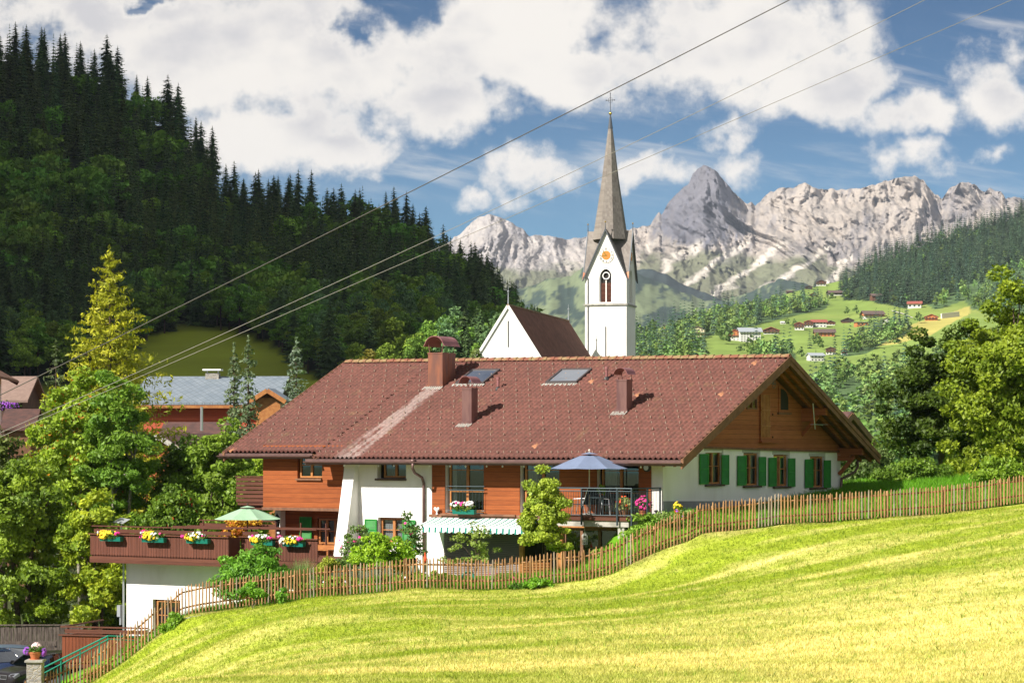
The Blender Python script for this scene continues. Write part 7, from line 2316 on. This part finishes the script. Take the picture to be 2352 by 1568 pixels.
# chapel nave
NY = 300.0
pa = P(*Z(7, 252, 1216), NY); pb_ = P(*Z(7, 575, 1300), 338.0)
nd = math.atan2(pb_.y - pa.y, pb_.x - pa.x) - math.pi / 2
nave = thing('church_nave', 'white church nave with a steep brown tiled roof beside the tower', 'church', (pa.x, pa.y, 0), nd)
NL = math.hypot(pb_.x - pa.x, pb_.y - pa.y); zrn = pa.z
slope = 1.57; hwN = 6.2; zl_ = zrn - slope * hwN
m = MB(); m.prism([(-hwN + .3, -15), (hwN - .3, -15), (hwN - .3, zl_ + .3), (0, zrn - .25), (-hwN + .3, zl_ + .3)], lambda a, b, d: (a, d, b), 0, NL); m.build('wall', M['church_white'], nave)
m = MB()
for s in (-1, 1):
    m.add([(0, -.12, zrn), (0, NL + .1, zrn), (s * hwN, NL + .1, zl_), (s * hwN, -.12, zl_), (0, -.12, zrn - .22), (0, NL + .1, zrn - .22), (s * hwN, NL + .1, zl_ - .22), (s * hwN, -.12, zl_ - .22)], [(0, 1, 2, 3), (4, 7, 6, 5), (0, 3, 7, 4), (1, 5, 6, 2), (3, 2, 6, 7)])
m.build('roof', M['tile_old'], nave)
m = MB(); m.tube([(0, -.1, zrn + .03), (0, NL, zrn + .03)], .14, 6); m.build('ridge_cap', M['ridge_tile'], nave)
m = MB()
for s in (-1, 1): m.beam((0, -.16, zrn - .08), (s * (hwN + .02), -.16, zl_ - .1), .08, .34)
m.build('verge', M['church_white'], nave)
p = FL(*Z(7, 253, 1300), 0, Vector((pa.x, pa.y, 0)), nd); q = FL(*Z(7, 253, 1440), 0, Vector((pa.x, pa.y, 0)), nd)
m = MB(); m.box(p[0] - .07, p[0] + .07, -.03, .05, q[1], p[1]); m.build('slit_window', M['black_paint'], nave)
for y_ in (.1, NL - .2):
    m = MB(); m.tube([(0, y_, zrn), (0, y_, zrn + 1.7)], [.10, .05], 6); m.ball((0, y_, zrn + 1.75), .13, 5); m.tube([(0, y_, zrn + 1.9), (0, y_, zrn + 2.4)], .03, 4); m.build('roof_finial', M['far_grey_roof'], nave)

# ------------------------------------------------------------------ houses of the village on the left, and the neighbour at right
def simple_house(name, label, org, rot, w, d, h, pitch, ov, wall_m, roof_m, gable_m=None, ridge='x', windows=(), base=-3.0, thick=.18, fascia=None, cat='house', balcony=None, group=None):
    """box house; local x right, y back, z up from org; ridge along x or y"""
    t = thing(name, label, cat, org, rot, group)
    m = MB()
    hw2 = (d if ridge == 'x' else w) / 2; rh = hw2 * pitch
    m.box(0, w, 0, d, base, h); m.build('wall', M[wall_m], t)
    m = MB(); g = MB(); L = (w if ridge == 'x' else d)
    tr = (lambda a, b, z: (b, a, z)) if ridge == 'x' else (lambda a, b, z: (a, b, z))
    g.prism([(0.01, h), (2 * hw2 - .01, h), (hw2, h + rh)], lambda a, z, b: tr(a, b, z), .005, L - .005)
    g.build('gable', M[gable_m or wall_m], t)
    for s in (-1, 1):
        e = hw2 + s * (hw2 + ov); ze = h - ov * pitch
        pts = [tr(hw2, -ov, h + rh), tr(hw2, L + ov, h + rh), tr(e, L + ov, ze), tr(e, -ov, ze)]
        up = [(p[0], p[1], p[2] + .03) for p in pts]; dn = [(p[0], p[1], p[2] + .03 + thick) for p in pts]
        m.add(up + dn, [(3, 2, 1, 0), (4, 5, 6, 7), (0, 1, 5, 4), (1, 2, 6, 5), (2, 3, 7, 6), (3, 0, 4, 7)])
    r_ = m.build('roof', M[roof_m], t)
    if fascia:
        for b in (-ov - .03, L + ov + .03):
            m = MB()
            for s in (-1, 1):
                e = hw2 + s * (hw2 + ov); m.beam(tr(hw2, b, h + rh - .02), tr(e, b, h - ov * pitch - .02), .06, .34)
            m.build('fascia', M[fascia], r_)
    for i, (face, s0, z0, ww, wh) in enumerate(windows):
        m = MB()
        if face == 'f': m.box(s0, s0 + ww, -.05, .0, z0, z0 + wh)
        elif face == 'r': m.box(w, w + .05, s0, s0 + ww, z0, z0 + wh)
        else: m.box(-.05, 0, s0, s0 + ww, z0, z0 + wh)
        wn = m.build('window', M['wood_brown' if wall_m.startswith('far_w') or wall_m == 'stucco' else 'far_white'], t)
        m = MB(); k = .10 * ww
        if face == 'f': m.box(s0 + k, s0 + ww - k, -.07, -.052, z0 + k, z0 + wh - k)
        elif face == 'r': m.box(w + .052, w + .07, s0 + k, s0 + ww - k, z0 + k, z0 + wh - k)
        else: m.box(-.07, -.052, s0 + k, s0 + ww - k, z0 + k, z0 + wh - k)
        m.build('pane', M['far_pane'], wn)
    if balcony:
        z0, z1, out = balcony; m = MB(); m.box(-.2, w + .2, -out, -.001, z0 - .15, z0); m.box(-.2, w + .2, -out, -out + .06, z0 + .001, z1); m.build('balcony', M['wood_dark_flat'], t)
    return t, r_


# grey-roofed house with red shingled wall
m_, t = new_mat('metal_tile'); co = t.n('ShaderNodeTexCoord').outputs['Object']
s = t.n('ShaderNodeSeparateXYZ', i_0=co)
d1 = t.math('FRACT', t.math('ADD', t.math('MULTIPLY', s.outputs[0], 1.6), t.math('MULTIPLY', s.outputs[1], 1.3))); d2 = t.math('FRACT', t.math('SUBTRACT', t.math('MULTIPLY', s.outputs[0], 1.6), t.math('MULTIPLY', s.outputs[1], 1.3)))
ln = t.math('MAXIMUM', t.math('LESS_THAN', d1, .10), t.math('LESS_THAN', d2, .10))
pp = t.n('ShaderNodeBsdfPrincipled', i_Base_Color=t.mix(ln, t.mix(t.ramp(t.noise(co, 1.2), .3, .7), (.17, .21, .25), (.23, .27, .31)), (.13, .155, .18)), i_Roughness=.55, i_Metallic=.2); finish(t, pp.outputs[0])
planks('red_shingle', (0.42, 0.085, 0.045), (0.52, 0.12, 0.06), (0.22, 0.045, 0.025), .22)
planks('red_log', (0.42, 0.10, 0.04), (0.55, 0.15, 0.05), (0.10, 0.03, 0.015), .24, gap=.12)
simple('old_tile_roof', (0.105, 0.05, 0.042), 0.8, (0.065, 0.036, 0.032), 2.0, .5, 9)
GYh = 190.0; o = P(330, 1029, GYh); zE = P(330, 920, GYh).z
gh_t, gh_r = simple_house('red_shingled_house', 'red shingled house under a wide blue grey metal roof below the hill meadow', (o.x, GYh, 0), R(-3), 292 / F * GYh, 9.0, zE, .42, .9, 'red_shingle', 'metal_tile', None, 'x', base=-12, fascia=None)
m = MB(); zz = zE; m.box(-.85, 292 / F * GYh + .85, -.94, -.88, zz - .62, zz - .38); m.build('orange_fascia', M['wood_orange'], gh_r)
m = MB(); x = (468 - 330) / F * GYh; m.box(x - .55, x + .55, 3.9, 4.7, zE + 1.0, zE + 2.35); c_ = m.build('chimney', M['rubble_stone'], gh_r)
m = MB(); m.box(x - .75, x + .75, 3.7, 4.9, zE + 2.55, zE + 2.68); 
for dx in (-.45, .45): m.box(x + dx - .04, x + dx + .04, 4.2, 4.3, zE + 2.351, zE + 2.549)
m.build('chimney_cap', M['white_paint'], c_)
# its cross gable at the right end
o2 = P(588, 1029, 186); zE2 = P(0, 905, 186).z
simple_house('wooden_gable_wing', 'small orange brown gabled wing at the end of the grey roofed house', (o2.x, 186, 0), R(-3), 56 / F * 186, 3.0, zE2 - .3, .62, .5, 'wood_orange', 'metal_tile', 'wood_dark_flat', 'y', base=-12, fascia='wood_orange')
# red log house in front
LYh = 165.0; o3 = P(338, 1029, LYh); zE3 = P(0, 1018, LYh).z
lh_t, lh_r = simple_house('red_log_house', 'red log house with a dark brown tiled roof half hidden by trees', (o3.x, LYh, 0), R(-24), 2.7, 7.2, zE3 - .2, .52, .75, 'red_log', 'old_tile_roof', 'red_log', 'y', base=-11, fascia='stone_cap')
lh_t.scale = (1, 1, 1)
bpy.data.objects.remove(lh_t.children[0]) if False else None
m = MB(); m.tube([(2.6, 3.0, zE3 + .9), (2.6, 3.0, zE3 + 2.6)], .10, 8); m.build('flue_pipe', M['alu'], lh_r)
simple_house('tiled_roof_wing', 'dark brown tiled roof behind the red log house front', (P(372, 0, 170).x, 170, 0), R(-4), 138 / F * 170, 6.0, P(0, 1022, 170).z, .50, .5, 'red_log', 'old_tile_roof', None, 'x', base=-11)
simple_house('white_cottage', 'white walled house glimpsed under the trees behind the terrace', (P(395, 0, 152).x, 152, 0), R(-8), 88 / F * 152, 6, P(0, 1122, 152).z, .3, .3, 'stucco', 'old_tile_roof', None, 'x', base=-9)
# white farmhouse at the left edge and the brown roof beside it
o4 = P(-238, 1029, 165)
simple_house('white_farmhouse', 'white farmhouse with deep brown eaves at the very edge of the picture', (o4.x, 165, 0), R(5), 200 / F * 165, 9, P(0, 850, 165).z, .55, 1.1, 'stucco', 'wood_brown', 'stucco', 'y', base=-11, fascia='wood_dark_flat', balcony=(P(0, 945, 165).z, P(0, 920, 165).z, 1.3))
fb_ = thing('balcony_flowers', 'purple flowers hanging from the balcony of the white farmhouse', 'flowers', P(8, 928, 163))
leaves_into(fb_, 'foliage', 990, 160, (0, 0, -.1), (1.3, .2, .35), .10, (.04, .09, .02), (.08, .14, .03)); m = MB(); blossoms(m, np.random.default_rng(991), 120, (0, -.1, -.1), (1.1, .2, .3), .07); m.build('flowers', M['flower_purple'], fb_, recalc=False)
simple('beige_tile', (0.24, 0.165, 0.135), 0.85, (0.20, 0.135, 0.11), 3.0)
simple_house('beige_roofed_house', 'house with a pale brown tiled roof behind the white farmhouse', (P(-30, 0, 185).x, 185, 0), R(0), 82 / F * 185, 7, P(0, 918, 185).z, .50, .5, 'wood_black', 'beige_tile', None, 'x', base=-11)
simple_house('red_roofed_shed', 'low shed with a purplish red roof under the white farmhouse balcony', (P(10, 0, 150).x, 150, 0), R(4), 60 / F * 150, 5, P(0, 985, 150).z, .45, .3, 'wood_brown', 'old_tile_roof', None, 'x', base=-9)
# neighbour behind the gable on the right
o5 = P(1958, 945, 130) - _hx * 10.9 - _hy * 2.3; NZ = o5.z - 2.3 * .5; o5.z = 0
nh_t, nh_r = simple_house('neighbour_barn', 'dark wooden barn gable with a stone roof showing behind the farmhouse', o5, HROT, 10.0, 4.6, NZ - .2, .5, .9, 'wood_gable', 'old_tile_roof', 'wood_black', 'x', base=-4, fascia='wood_brown')

# ------------------------------------------------------------------ power cables
def cable(label, ctrl_, y0, y1, rad, mat_):
    us = np.array([c[0] for c in ctrl_], float); vs_ = np.array([c[1] for c in ctrl_], float)
    co = np.polyfit(us, vs_, 2)
    uu = np.linspace(-500, 2900, 60)
    f = (uu - uu[0]) / (uu[-1] - uu[0])
    yy = 1 / ((1 - f) / y0 + f / y1)
    m = MB(); m.tube([P(u, float(np.polyval(co, u)), y) for u, y in zip(uu, yy)], rad, 6)
    put(m.build('power_cable', M[mat_], None, smooth=True), label, 'cable', 'overhead cables')


cable('highest and thickest of the three overhead cables crossing the sky', [(0, 905), (353, 738), (910, 455), (1400, 209), (1816, 0)], 74, 66, .0155, 'cable')
cable('middle one of the three overhead cables, passing high on the church spire', [(0, 990), (353, 841), (816, 637), (1235, 427), (1470, 317), (2130, 0)], 76, 70, .0095, 'cable_bright')
cable('lowest of the three overhead cables, passing below the middle of the spire', [(0, 1007), (353, 842.5), (816, 659), (1235, 471), (1460, 371), (2325, 0)], 78, 74, .0095, 'cable_bright')

# ------------------------------------------------------------------ car park in the lower left corner
pk_z = -9.88
m = MB(); nx_ = 20
px = np.linspace(-60, -15.2, 30); py = np.linspace(86, 118, 24)
XX, YY = np.meshgrid(px, py); ZZ = np.maximum(ground_h(XX, YY) + .03, -10.05); ZZ = np.where(XX < -17.3, np.maximum(-10.0, ground_h(XX, YY) + .02), ground_h(XX, YY) - .3)
me = grid_mesh('parking_lot', np.stack([XX, YY, ZZ], -1)); put(link('parking_lot', me, None, [M['asphalt']]), kind='structure')


def plank_fence(label, u0, u1, y, vt, vb, mat_, seed):
    r = np.random.default_rng(seed); a, b = P(u0, vb, y), P(u1, vb, y); h = (vb - vt) / F * y
    t = thing('plank_fence', label, 'fence', a); m = MB(); x = 0; k = 0
    while x < b.x - a.x:
        w = .17 * r.uniform(.8, 1.2); hh = h * r.uniform(.94, 1.03); m.box(x, x + w - .02, r.uniform(0, .02), .05, -.6, hh); x += w
    m.build('boards', M[mat_], t)
    m = MB(); m.box(0, b.x - a.x, .055, .12, h * .8, h * .88); m.box(-.1, b.x - a.x + .1, -.04, .12, h * 1.035, h * 1.085); m.build('fence_rail', M[mat_], t)
    return t


plank_fence('tall weathered grey plank fence behind the parked cars', -60, 190, 104.5, 1438, 1492, 'wood_grey', 3)
rf = thing('rail_fence', 'low two rail wooden fence in front of the grey plank fence', 'fence', P(-60, 1508, 102.5))
k = 102.5 / F
m = MB()
for (vt, vb) in ((1472, 1482), (1491, 1501)): m.box(0, 190 * k, -.03, .03, (1508 - vb) * k, (1508 - vt) * k)
m.build('fence_rail', M['wood_grey'], rf)
for x in (10, 70, 108, 150, 185):
    m = MB(); m.box(x * k, (x + 5) * k, .031, .15, -1.2, (1508 - 1470) * k); m.build('post', M['wood_grey'], rf)


def car(label, loc, rot, paint, scale=1.0, emblem=False):
    """hatchback body lofted from side stations; x forward, y left, z up"""
    t = thing('parked_car', label, 'car', loc, rot, 'cars parked behind the stone pillar'); t.scale = (scale,) * 3
    st = [  # x, half width, z sill, z belt(bonnet)
        (2.12, .62, .38, .60), (2.08, .78, .26, .72), (1.90, .86, .20, .80), (1.45, .90, .20, .90), (.95, .905, .20, .985), (.2, .91, .20, 1.02), (-.8, .91, .20, 1.03), (-1.5, .90, .20, 1.05), (-1.95, .86, .25, 1.02), (-2.10, .78, .32, .90), (-2.14, .66, .42, .70)]
    prof = []
    for (x, w, z0, z1) in st:
        prof.append([(x, -w * .80, z1), (x, -w * .95, z1 - .05), (x, -w, z1 - .20), (x, -w, (z0 + z1) / 2 - .05), (x, -w * .97, z0 + .06), (x, -w * .85, z0), (x, w * .85, z0), (x, w * .97, z0 + .06), (x, w, (z0 + z1) / 2 - .05), (x, w, z1 - .20), (x, w * .95, z1 - .05), (x, w * .80, z1), (x, 0, z1 + .035)])
    m = MB(); n = 13; vs = [p for s_ in prof for p in s_]
    fs = [(i * n + j, i * n + (j + 1) % n, (i + 1) * n + (j + 1) % n, (i + 1) * n + j) for i in range(len(st) - 1) for j in range(n)]
    fs += [tuple(range(n)), tuple(range((len(st) - 1) * n, len(st) * n))]
    m.add(vs, fs)
    # roof shell and pillars
    rf_ = [(.55, .60, 1.40), (.15, .66, 1.49), (-.6, .67, 1.52), (-1.3, .64, 1.47), (-1.75, .58, 1.36)]
    vs = []
    for (x, w, z) in rf_: vs += [(x, -w, z - .05), (x, -w * .7, z), (x, 0, z + .02), (x, w * .7, z), (x, w, z - .05)]
    m.add(vs, [(i * 5 + j, i * 5 + j + 1, (i + 1) * 5 + j + 1, (i + 1) * 5 + j) for i in range(4) for j in range(4)])
    for s in (-1, 1):
        for (a, b, w) in (((1.02, .78, 1.0), (.55, .60, 1.36), .07), ((-.3, .87, 1.02), (-.32, .66, 1.47), .08), ((-1.95, .78, 1.02), (-1.72, .57, 1.34), .14), ((-1.15, .86, 1.02), (-1.2, .64, 1.44), .07)):
            m.beam((a[0], s * a[1], a[2]), (b[0], s * b[1], b[2]), w, .05)
    body = m.build('body', M[paint], t, smooth=False)
    md = body.modifiers.new('Subsurf', 'SUBSURF'); md.levels = md.render_levels = 1
    def gq(nm, pts):
        mm = MB(); mm.add(pts, [(0, 1, 2, 3)]); mm.build(nm, M['car_glass'], t, recalc=False)
    gq('windscreen', [(1.06, -.70, 1.0), (1.06, .70, 1.0), (.56, .56, 1.385), (.56, -.56, 1.385)])
    gq('rear_window', [(-2.0, -.66, 1.0), (-2.0, .66, 1.0), (-1.75, .52, 1.33), (-1.75, -.52, 1.33)])
    for s in (-1, 1):
        gq('side_window', [(.92, s * .82, 1.01), (-.28, s * .85, 1.02), (-.30, s * .665, 1.44), (.50, s * .62, 1.36)])
        gq('side_window', [(-.36, s * .85, 1.02), (-1.80, s * .80, 1.02), (-1.68, s * .60, 1.34), (-.36, s * .665, 1.44)])
    for s in (-1, 1):
        mm = MB(); mm.add([(2.10, s * .52, .68), (2.02, s * .80, .66), (1.80, s * .855, .80), (2.00, s * .56, .76), (2.06, s * .50, .60), (1.98, s * .82, .58), (1.76, s * .87, .70), (1.9, s * .5, .6)], [(0, 1, 2, 3), (0, 4, 5, 1), (1, 5, 6, 2)]); mm.build('headlight', M['lens'], t, recalc=False)
        mm = MB(); mm.add([(.98, s * .93, 1.0), (.85, s * 1.08, 1.0), (.78, s * 1.08, 1.14), (.90, s * .93, 1.14), (.80, s * .93, .99), (.74, s * 1.06, .99), (.70, s * 1.05, 1.13), (.74, s * .93, 1.13)], [(0, 1, 2, 3), (7, 6, 5, 4), (0, 4, 5, 1), (1, 5, 6, 2), (2, 6, 7, 3), (3, 7, 4, 0)]); mm.build('wing_mirror', M[paint], t)
    mm = MB(); mm.add([(2.135, -.42, .54), (2.135, .42, .54), (2.12, .46, .68), (2.12, -.46, .68)], [(0, 1, 2, 3)]); gr_ = mm.build('grille', M['black_paint'], t, recalc=False)
    mm = MB(); 
    for (a, b) in (((2.14, -.43, .53), (2.14, .43, .53)), ((2.125, -.47, .69), (2.125, .47, .69)), ((2.14, -.43, .53), (2.125, -.47, .69)), ((2.14, .43, .53), (2.125, .47, .69))): mm.tube([a, b], .012, 4)
    if emblem:                                            # angular S badge
        e = [(.055, .655), (-.055, .655), (-.055, .615), (.055, .605), (.055, .565), (-.055, .565)]
        mm.tube([(2.15, -a, b) for a, b in e], .014, 4)
    mm.build('grille_trim', M['alu'], gr_)
    for (x, s) in ((1.32, -1), (1.32, 1), (-1.32, -1), (-1.32, 1)):
        w_ = MB(); w_.prism([(x + .32 * math.cos(a), .32 + .32 * math.sin(a)) for a in np.linspace(0, 2 * math.pi, 21)[:-1]], lambda a, b, d: (a, s * d, b), .72, .925); wh = w_.build('wheel', M['tyre'], t)
        w_ = MB(); w_.prism([(x + .2 * math.cos(a), .32 + .2 * math.sin(a)) for a in np.linspace(0, 2 * math.pi, 13)[:-1]], lambda a, b, d: (a, s * d, b), .90, .932); w_.build('rim', M['alu'], wh)
    return t


car('dark brown black hatchback parked nose out beside the stone pillar', P(98, 1579, 97.5), R(-132), 'car_dark', 1.0, True)
car('dark navy car cut off by the picture edge', P(-14, 1570, 99), R(-50), 'car_blue', 1.0)
car('silver blue hatchback parked behind the two dark cars', P(40, 1564, 101.5), R(12), 'car_silver', 1.05)
car('bright blue car of which only the roof shows at the edge', P(-32, 1562, 104), R(70), 'car_bright_blue', 1.0)

# ------------------------------------------------------------------ village on the far hillside
def chalet(label, x8, y8, w8, h8, wall_, roof_, upper=None, ridge='y', floors=2, nwin=3, turn=0.0, cat='house', depth=1.0, flat=False, name='far_chalet'):
    u, v = Z(8, x8, y8)
    p = slope_at(u, v)
    k = p.y / F * .38755
    w = w8 * k; h = h8 * k; d = w * .9 * depth
    t = thing(name, label, cat, (p.x - w / 2, p.y, p.z), R(turn), 'houses and barns of the far hillside village')
    pitch = .38; ov = .09 * w
    hw2 = (w if ridge == 'y' else d) / 2
    rh = 0.02 if flat else hw2 * pitch
    hb = max(h - (rh if ridge == 'y' else rh * .9), h * .45)
    m = MB(); split = hb * (.5 if upper else 1)
    m.box(0, w, 0, d, -6, split); m.build('wall', M[wall_], t)
    tr = (lambda a, b, z: (a, b, z)) if ridge == 'y' else (lambda a, b, z: (b, a, z))
    L = d if ridge == 'y' else w
    m = MB()
    if upper: m.box(-.03 * w, w * 1.0 + .03 * w, -.03 * w, d, split + .001, hb)
    if not flat: m.prism([(0, hb + .002), (2 * hw2, hb + .002), (hw2, hb + rh)], lambda a, z, b: tr(a, b, z), .01, L - .01)
    else: m.box(0.05, w - .05, .05, d - .05, hb + .002, hb + .2)
    m.build('upper_wall', M[upper or wall_], t)
    m = MB()
    if flat: m.box(-ov, w + ov, -ov, d + ov, hb + .21, hb + .21 + .05 * h)
    else:
        for s in (-1, 1):
            e = hw2 + s * (hw2 + ov); ze = hb - ov * pitch; th = .045 * h + .15
            pts = [tr(hw2, -ov, hb + rh), tr(hw2, L + ov, hb + rh), tr(e, L + ov, ze), tr(e, -ov, ze)]
            m.add([(p_[0], p_[1], p_[2] + .02) for p_ in pts] + [(p_[0], p_[1], p_[2] + th) for p_ in pts], [(3, 2, 1, 0), (4, 5, 6, 7), (0, 1, 5, 4), (1, 2, 6, 5), (2, 3, 7, 6), (3, 0, 4, 7)])
    m.build('roof', M[roof_], t)
    for f in range(floors):
        for i in range(nwin):
            ww = w / nwin * .42; zz = hb * (f + .32) / floors; wh = hb / floors * .42
            x0 = w * (i + .5) / nwin - ww / 2; off = .05 * w if (upper and f >= floors / 2) else .04
            mm = MB(); mm.box(x0, x0 + ww, -off - .02 - .03 * w * 0, -.01, zz, zz + wh); mm.build('window', M['far_pane'], t)
    if upper and floors > 1:
        mm = MB(); mm.box(-.05 * w, 1.05 * w, -.10 * w, -.035 * w, split, split + .12 * hb); mm.build('balcony', M['far_wood'], t)
    return t


CH = [('brown flat roofed apartment house partly behind trees near the church tower', 250, 517, 62, 30, 'far_orange', 'far_grey_roof', None, 'x', 2, 5, 0, True),
      ('tall cream and orange apartment block beside the tree clump', 412, 566, 84, 72, 'far_cream', 'far_brown_roof', 'far_cream', 'y', 4, 4, -10, False),
      ('white apartment block with orange balconies right of the dark round tree', 634, 576, 68, 62, 'far_white', 'far_red_roof', 'far_orange', 'y', 4, 3, -6, False),
      ('largest white building of the village with rows of dark windows', 732, 586, 122, 82, 'far_white', 'far_grey_roof', None, 'x', 5, 7, 3, False),
      ('brown chalet with a red roof right of the largest white building', 852, 538, 88, 40, 'far_white', 'far_red_roof', 'far_wood', 'y', 2, 4, -8, False),
      ('leftmost chalet in the tight row of red roofed houses', 1020, 514, 54, 45, 'far_white', 'far_red_roof', 'far_wood', 'y', 2, 3, -10, False),
      ('second chalet in the tight row of red roofed houses', 1074, 500, 50, 42, 'far_white', 'far_red_roof', 'far_wood', 'y', 2, 3, -8, False),
      ('white house with the brightest red roof in the tight row', 1140, 498, 82, 44, 'far_white', 'far_red_roof', None, 'x', 2, 4, 0, False),
      ('low dark roofed house at the right end of the tight row', 1206, 487, 54, 28, 'far_white', 'far_brown_roof', 'far_wood', 'y', 1, 3, 5, False),
      ('long orange building with bare earth beside it in the green meadow', 1172, 552, 112, 42, 'far_orange', 'far_brown_roof', None, 'x', 2, 5, -4, False),
      ('dark wooden chalet above the tight row of houses', 1308, 472, 66, 30, 'far_wood', 'far_brown_roof', 'far_dark', 'y', 1, 3, 0, False),
      ('low flat roofed orange house set into the meadow', 1396, 490, 70, 22, 'far_orange', 'far_grey_roof', None, 'x', 1, 3, 8, True),
      ('long brown house with a wide orange front high on the meadow', 1465, 441, 112, 40, 'far_white', 'far_brown_roof', 'far_orange', 'x', 2, 5, 4, False),
      ('white chalet below the long brown house', 1541, 474, 70, 32, 'far_white', 'far_brown_roof', None, 'y', 2, 3, -5, False),
      ('cream coloured house at the edge of the tan field', 1626, 502, 70, 46, 'far_cream', 'far_grey_roof', None, 'y', 2, 3, -14, False),
      ('white house with a red roof alone at the forest edge', 1702, 384, 78, 38, 'far_white', 'far_red_roof', None, 'x', 1, 3, -12, False),
      ('red painted chalet at the top of the tan field', 1802, 458, 72, 36, 'far_orange', 'far_red_roof', 'far_orange', 'y', 2, 4, -8, False),
      ('dark reddish barn with a purple brown roof on the upper meadow', 1487, 336, 68, 36, 'far_wood', 'far_brown_roof', None, 'x', 1, 1, 6, False),
      ('tiny reddish barn right below the forest', 1568, 291, 28, 20, 'far_wood', 'far_red_roof', None, 'y', 1, 1, 0, False),
      ('dark farmhouse with white base on the high meadow beside the trees', 1240, 310, 80, 30, 'far_white', 'far_brown_roof', 'far_dark', 'x', 1, 3, 5, False),
      ('white chalet highest on the hill at the foot of the forest', 1150, 252, 54, 33, 'far_white', 'far_brown_roof', 'far_wood', 'y', 2, 3, -6, False),
      ('dark barn left of the highest white chalet', 1078, 273, 38, 22, 'far_dark', 'far_brown_roof', None, 'y', 1, 1, 0, False),
      ('leftmost dark barn on the hilltop meadow', 968, 281, 40, 14, 'far_dark', 'far_brown_roof', None, 'x', 1, 1, 0, False),
      ('brown barn below the highest white chalet', 1108, 314, 44, 20, 'far_wood', 'far_brown_roof', None, 'y', 1, 1, 0, False),
      ('very small barn at the top edge of the meadow', 1290, 263, 28, 12, 'far_wood', 'far_brown_roof', None, 'x', 1, 1, 0, False),
      ('white chalet with a dark gable in the lower trees', 1206, 660, 54, 44, 'far_white', 'far_brown_roof', 'far_wood', 'y', 2, 3, -6, False),
      ('white house with a pale blue grey roof lowest on the slope', 1130, 698, 84, 46, 'far_white', 'far_grey_roof', None, 'x', 2, 4, 12, False),
      ('small white and brown house behind the tree beside the dark gable', 1286, 662, 36, 34, 'far_white', 'far_brown_roof', 'far_wood', 'y', 2, 2, -6, False),
      ('small white house above the cars in the meadow', 926, 478, 32, 14, 'far_white', 'far_white', None, 'x', 1, 2, 0, False),
      ('small house with a bright red roof among trees near the church tower', 302, 500, 32, 12, 'far_wood', 'far_red_roof', None, 'x', 1, 1, 0, False),
      ('small red barn under the long row of trees', 554, 496, 38, 14, 'far_orange', 'far_red_roof', None, 'x', 1, 1, 0, False),
      ('long low dark shed in front of the shaded wood', 392, 668, 74, 18, 'far_dark', 'far_brown_roof', None, 'x', 1, 3, 0, False),
      ('tiny brown hut glimpsed in the woods below the tan field', 1697, 655, 26, 16, 'far_wood', 'far_red_roof', None, 'y', 1, 1, 0, False)]
for c_ in CH:
    chalet(c_[0], c_[1], c_[2], c_[3], c_[4], c_[5], c_[6], c_[7], c_[8], c_[9], c_[10], c_[11], flat=c_[12])
# winding lane and the pale retaining wall
m = MB(); lane = [(1568, 402), (1590, 410), (1625, 418), (1660, 432), (1692, 446)]
for (a, b) in zip(lane[:-1], lane[1:]):
    p, q = slope_at(*Z(8, *a)), slope_at(*Z(8, *b)); p2, q2 = slope_at(*Z(8, a[0], a[1] + 4)), slope_at(*Z(8, b[0], b[1] + 4)); up = Vector((0, 0, .8))
    m.quad(p2 + up, q2 + up, q + up, p + up)
put(m.build('gravel_path', M['path_gravel'], None, recalc=False), kind='structure')
m = MB(); p, q = slope_at(*Z(8, 1862, 446)), slope_at(*Z(8, 1966, 434)); m.beam(p + Vector((0, 0, 1)), q + Vector((0, 0, 1)), 1.0, 4.5)
put(m.build('retaining_wall', M['far_white'], None), 'long pale retaining wall beside the red painted chalet on the far slope', 'wall')
# ------------------------------------------------------------------ air
hm = bpy.data.materials.new('air')
hm.use_nodes = True
t = NT(hm.node_tree)
pv = t.n('ShaderNodeVolumePrincipled', i_Color=(0.72, 0.82, 1.0, 1), i_Density=3.2e-5, i_Anisotropy=0.0)
t.n('ShaderNodeOutputMaterial', i_Volume=pv.outputs[0])
m = MB(); m.box(-9600, 9600, -600, 9600, -17, 1000)
put(m.build('haze', hm, None), 'pale blue air between the village and the far mountains', 'haze', kind='stuff')
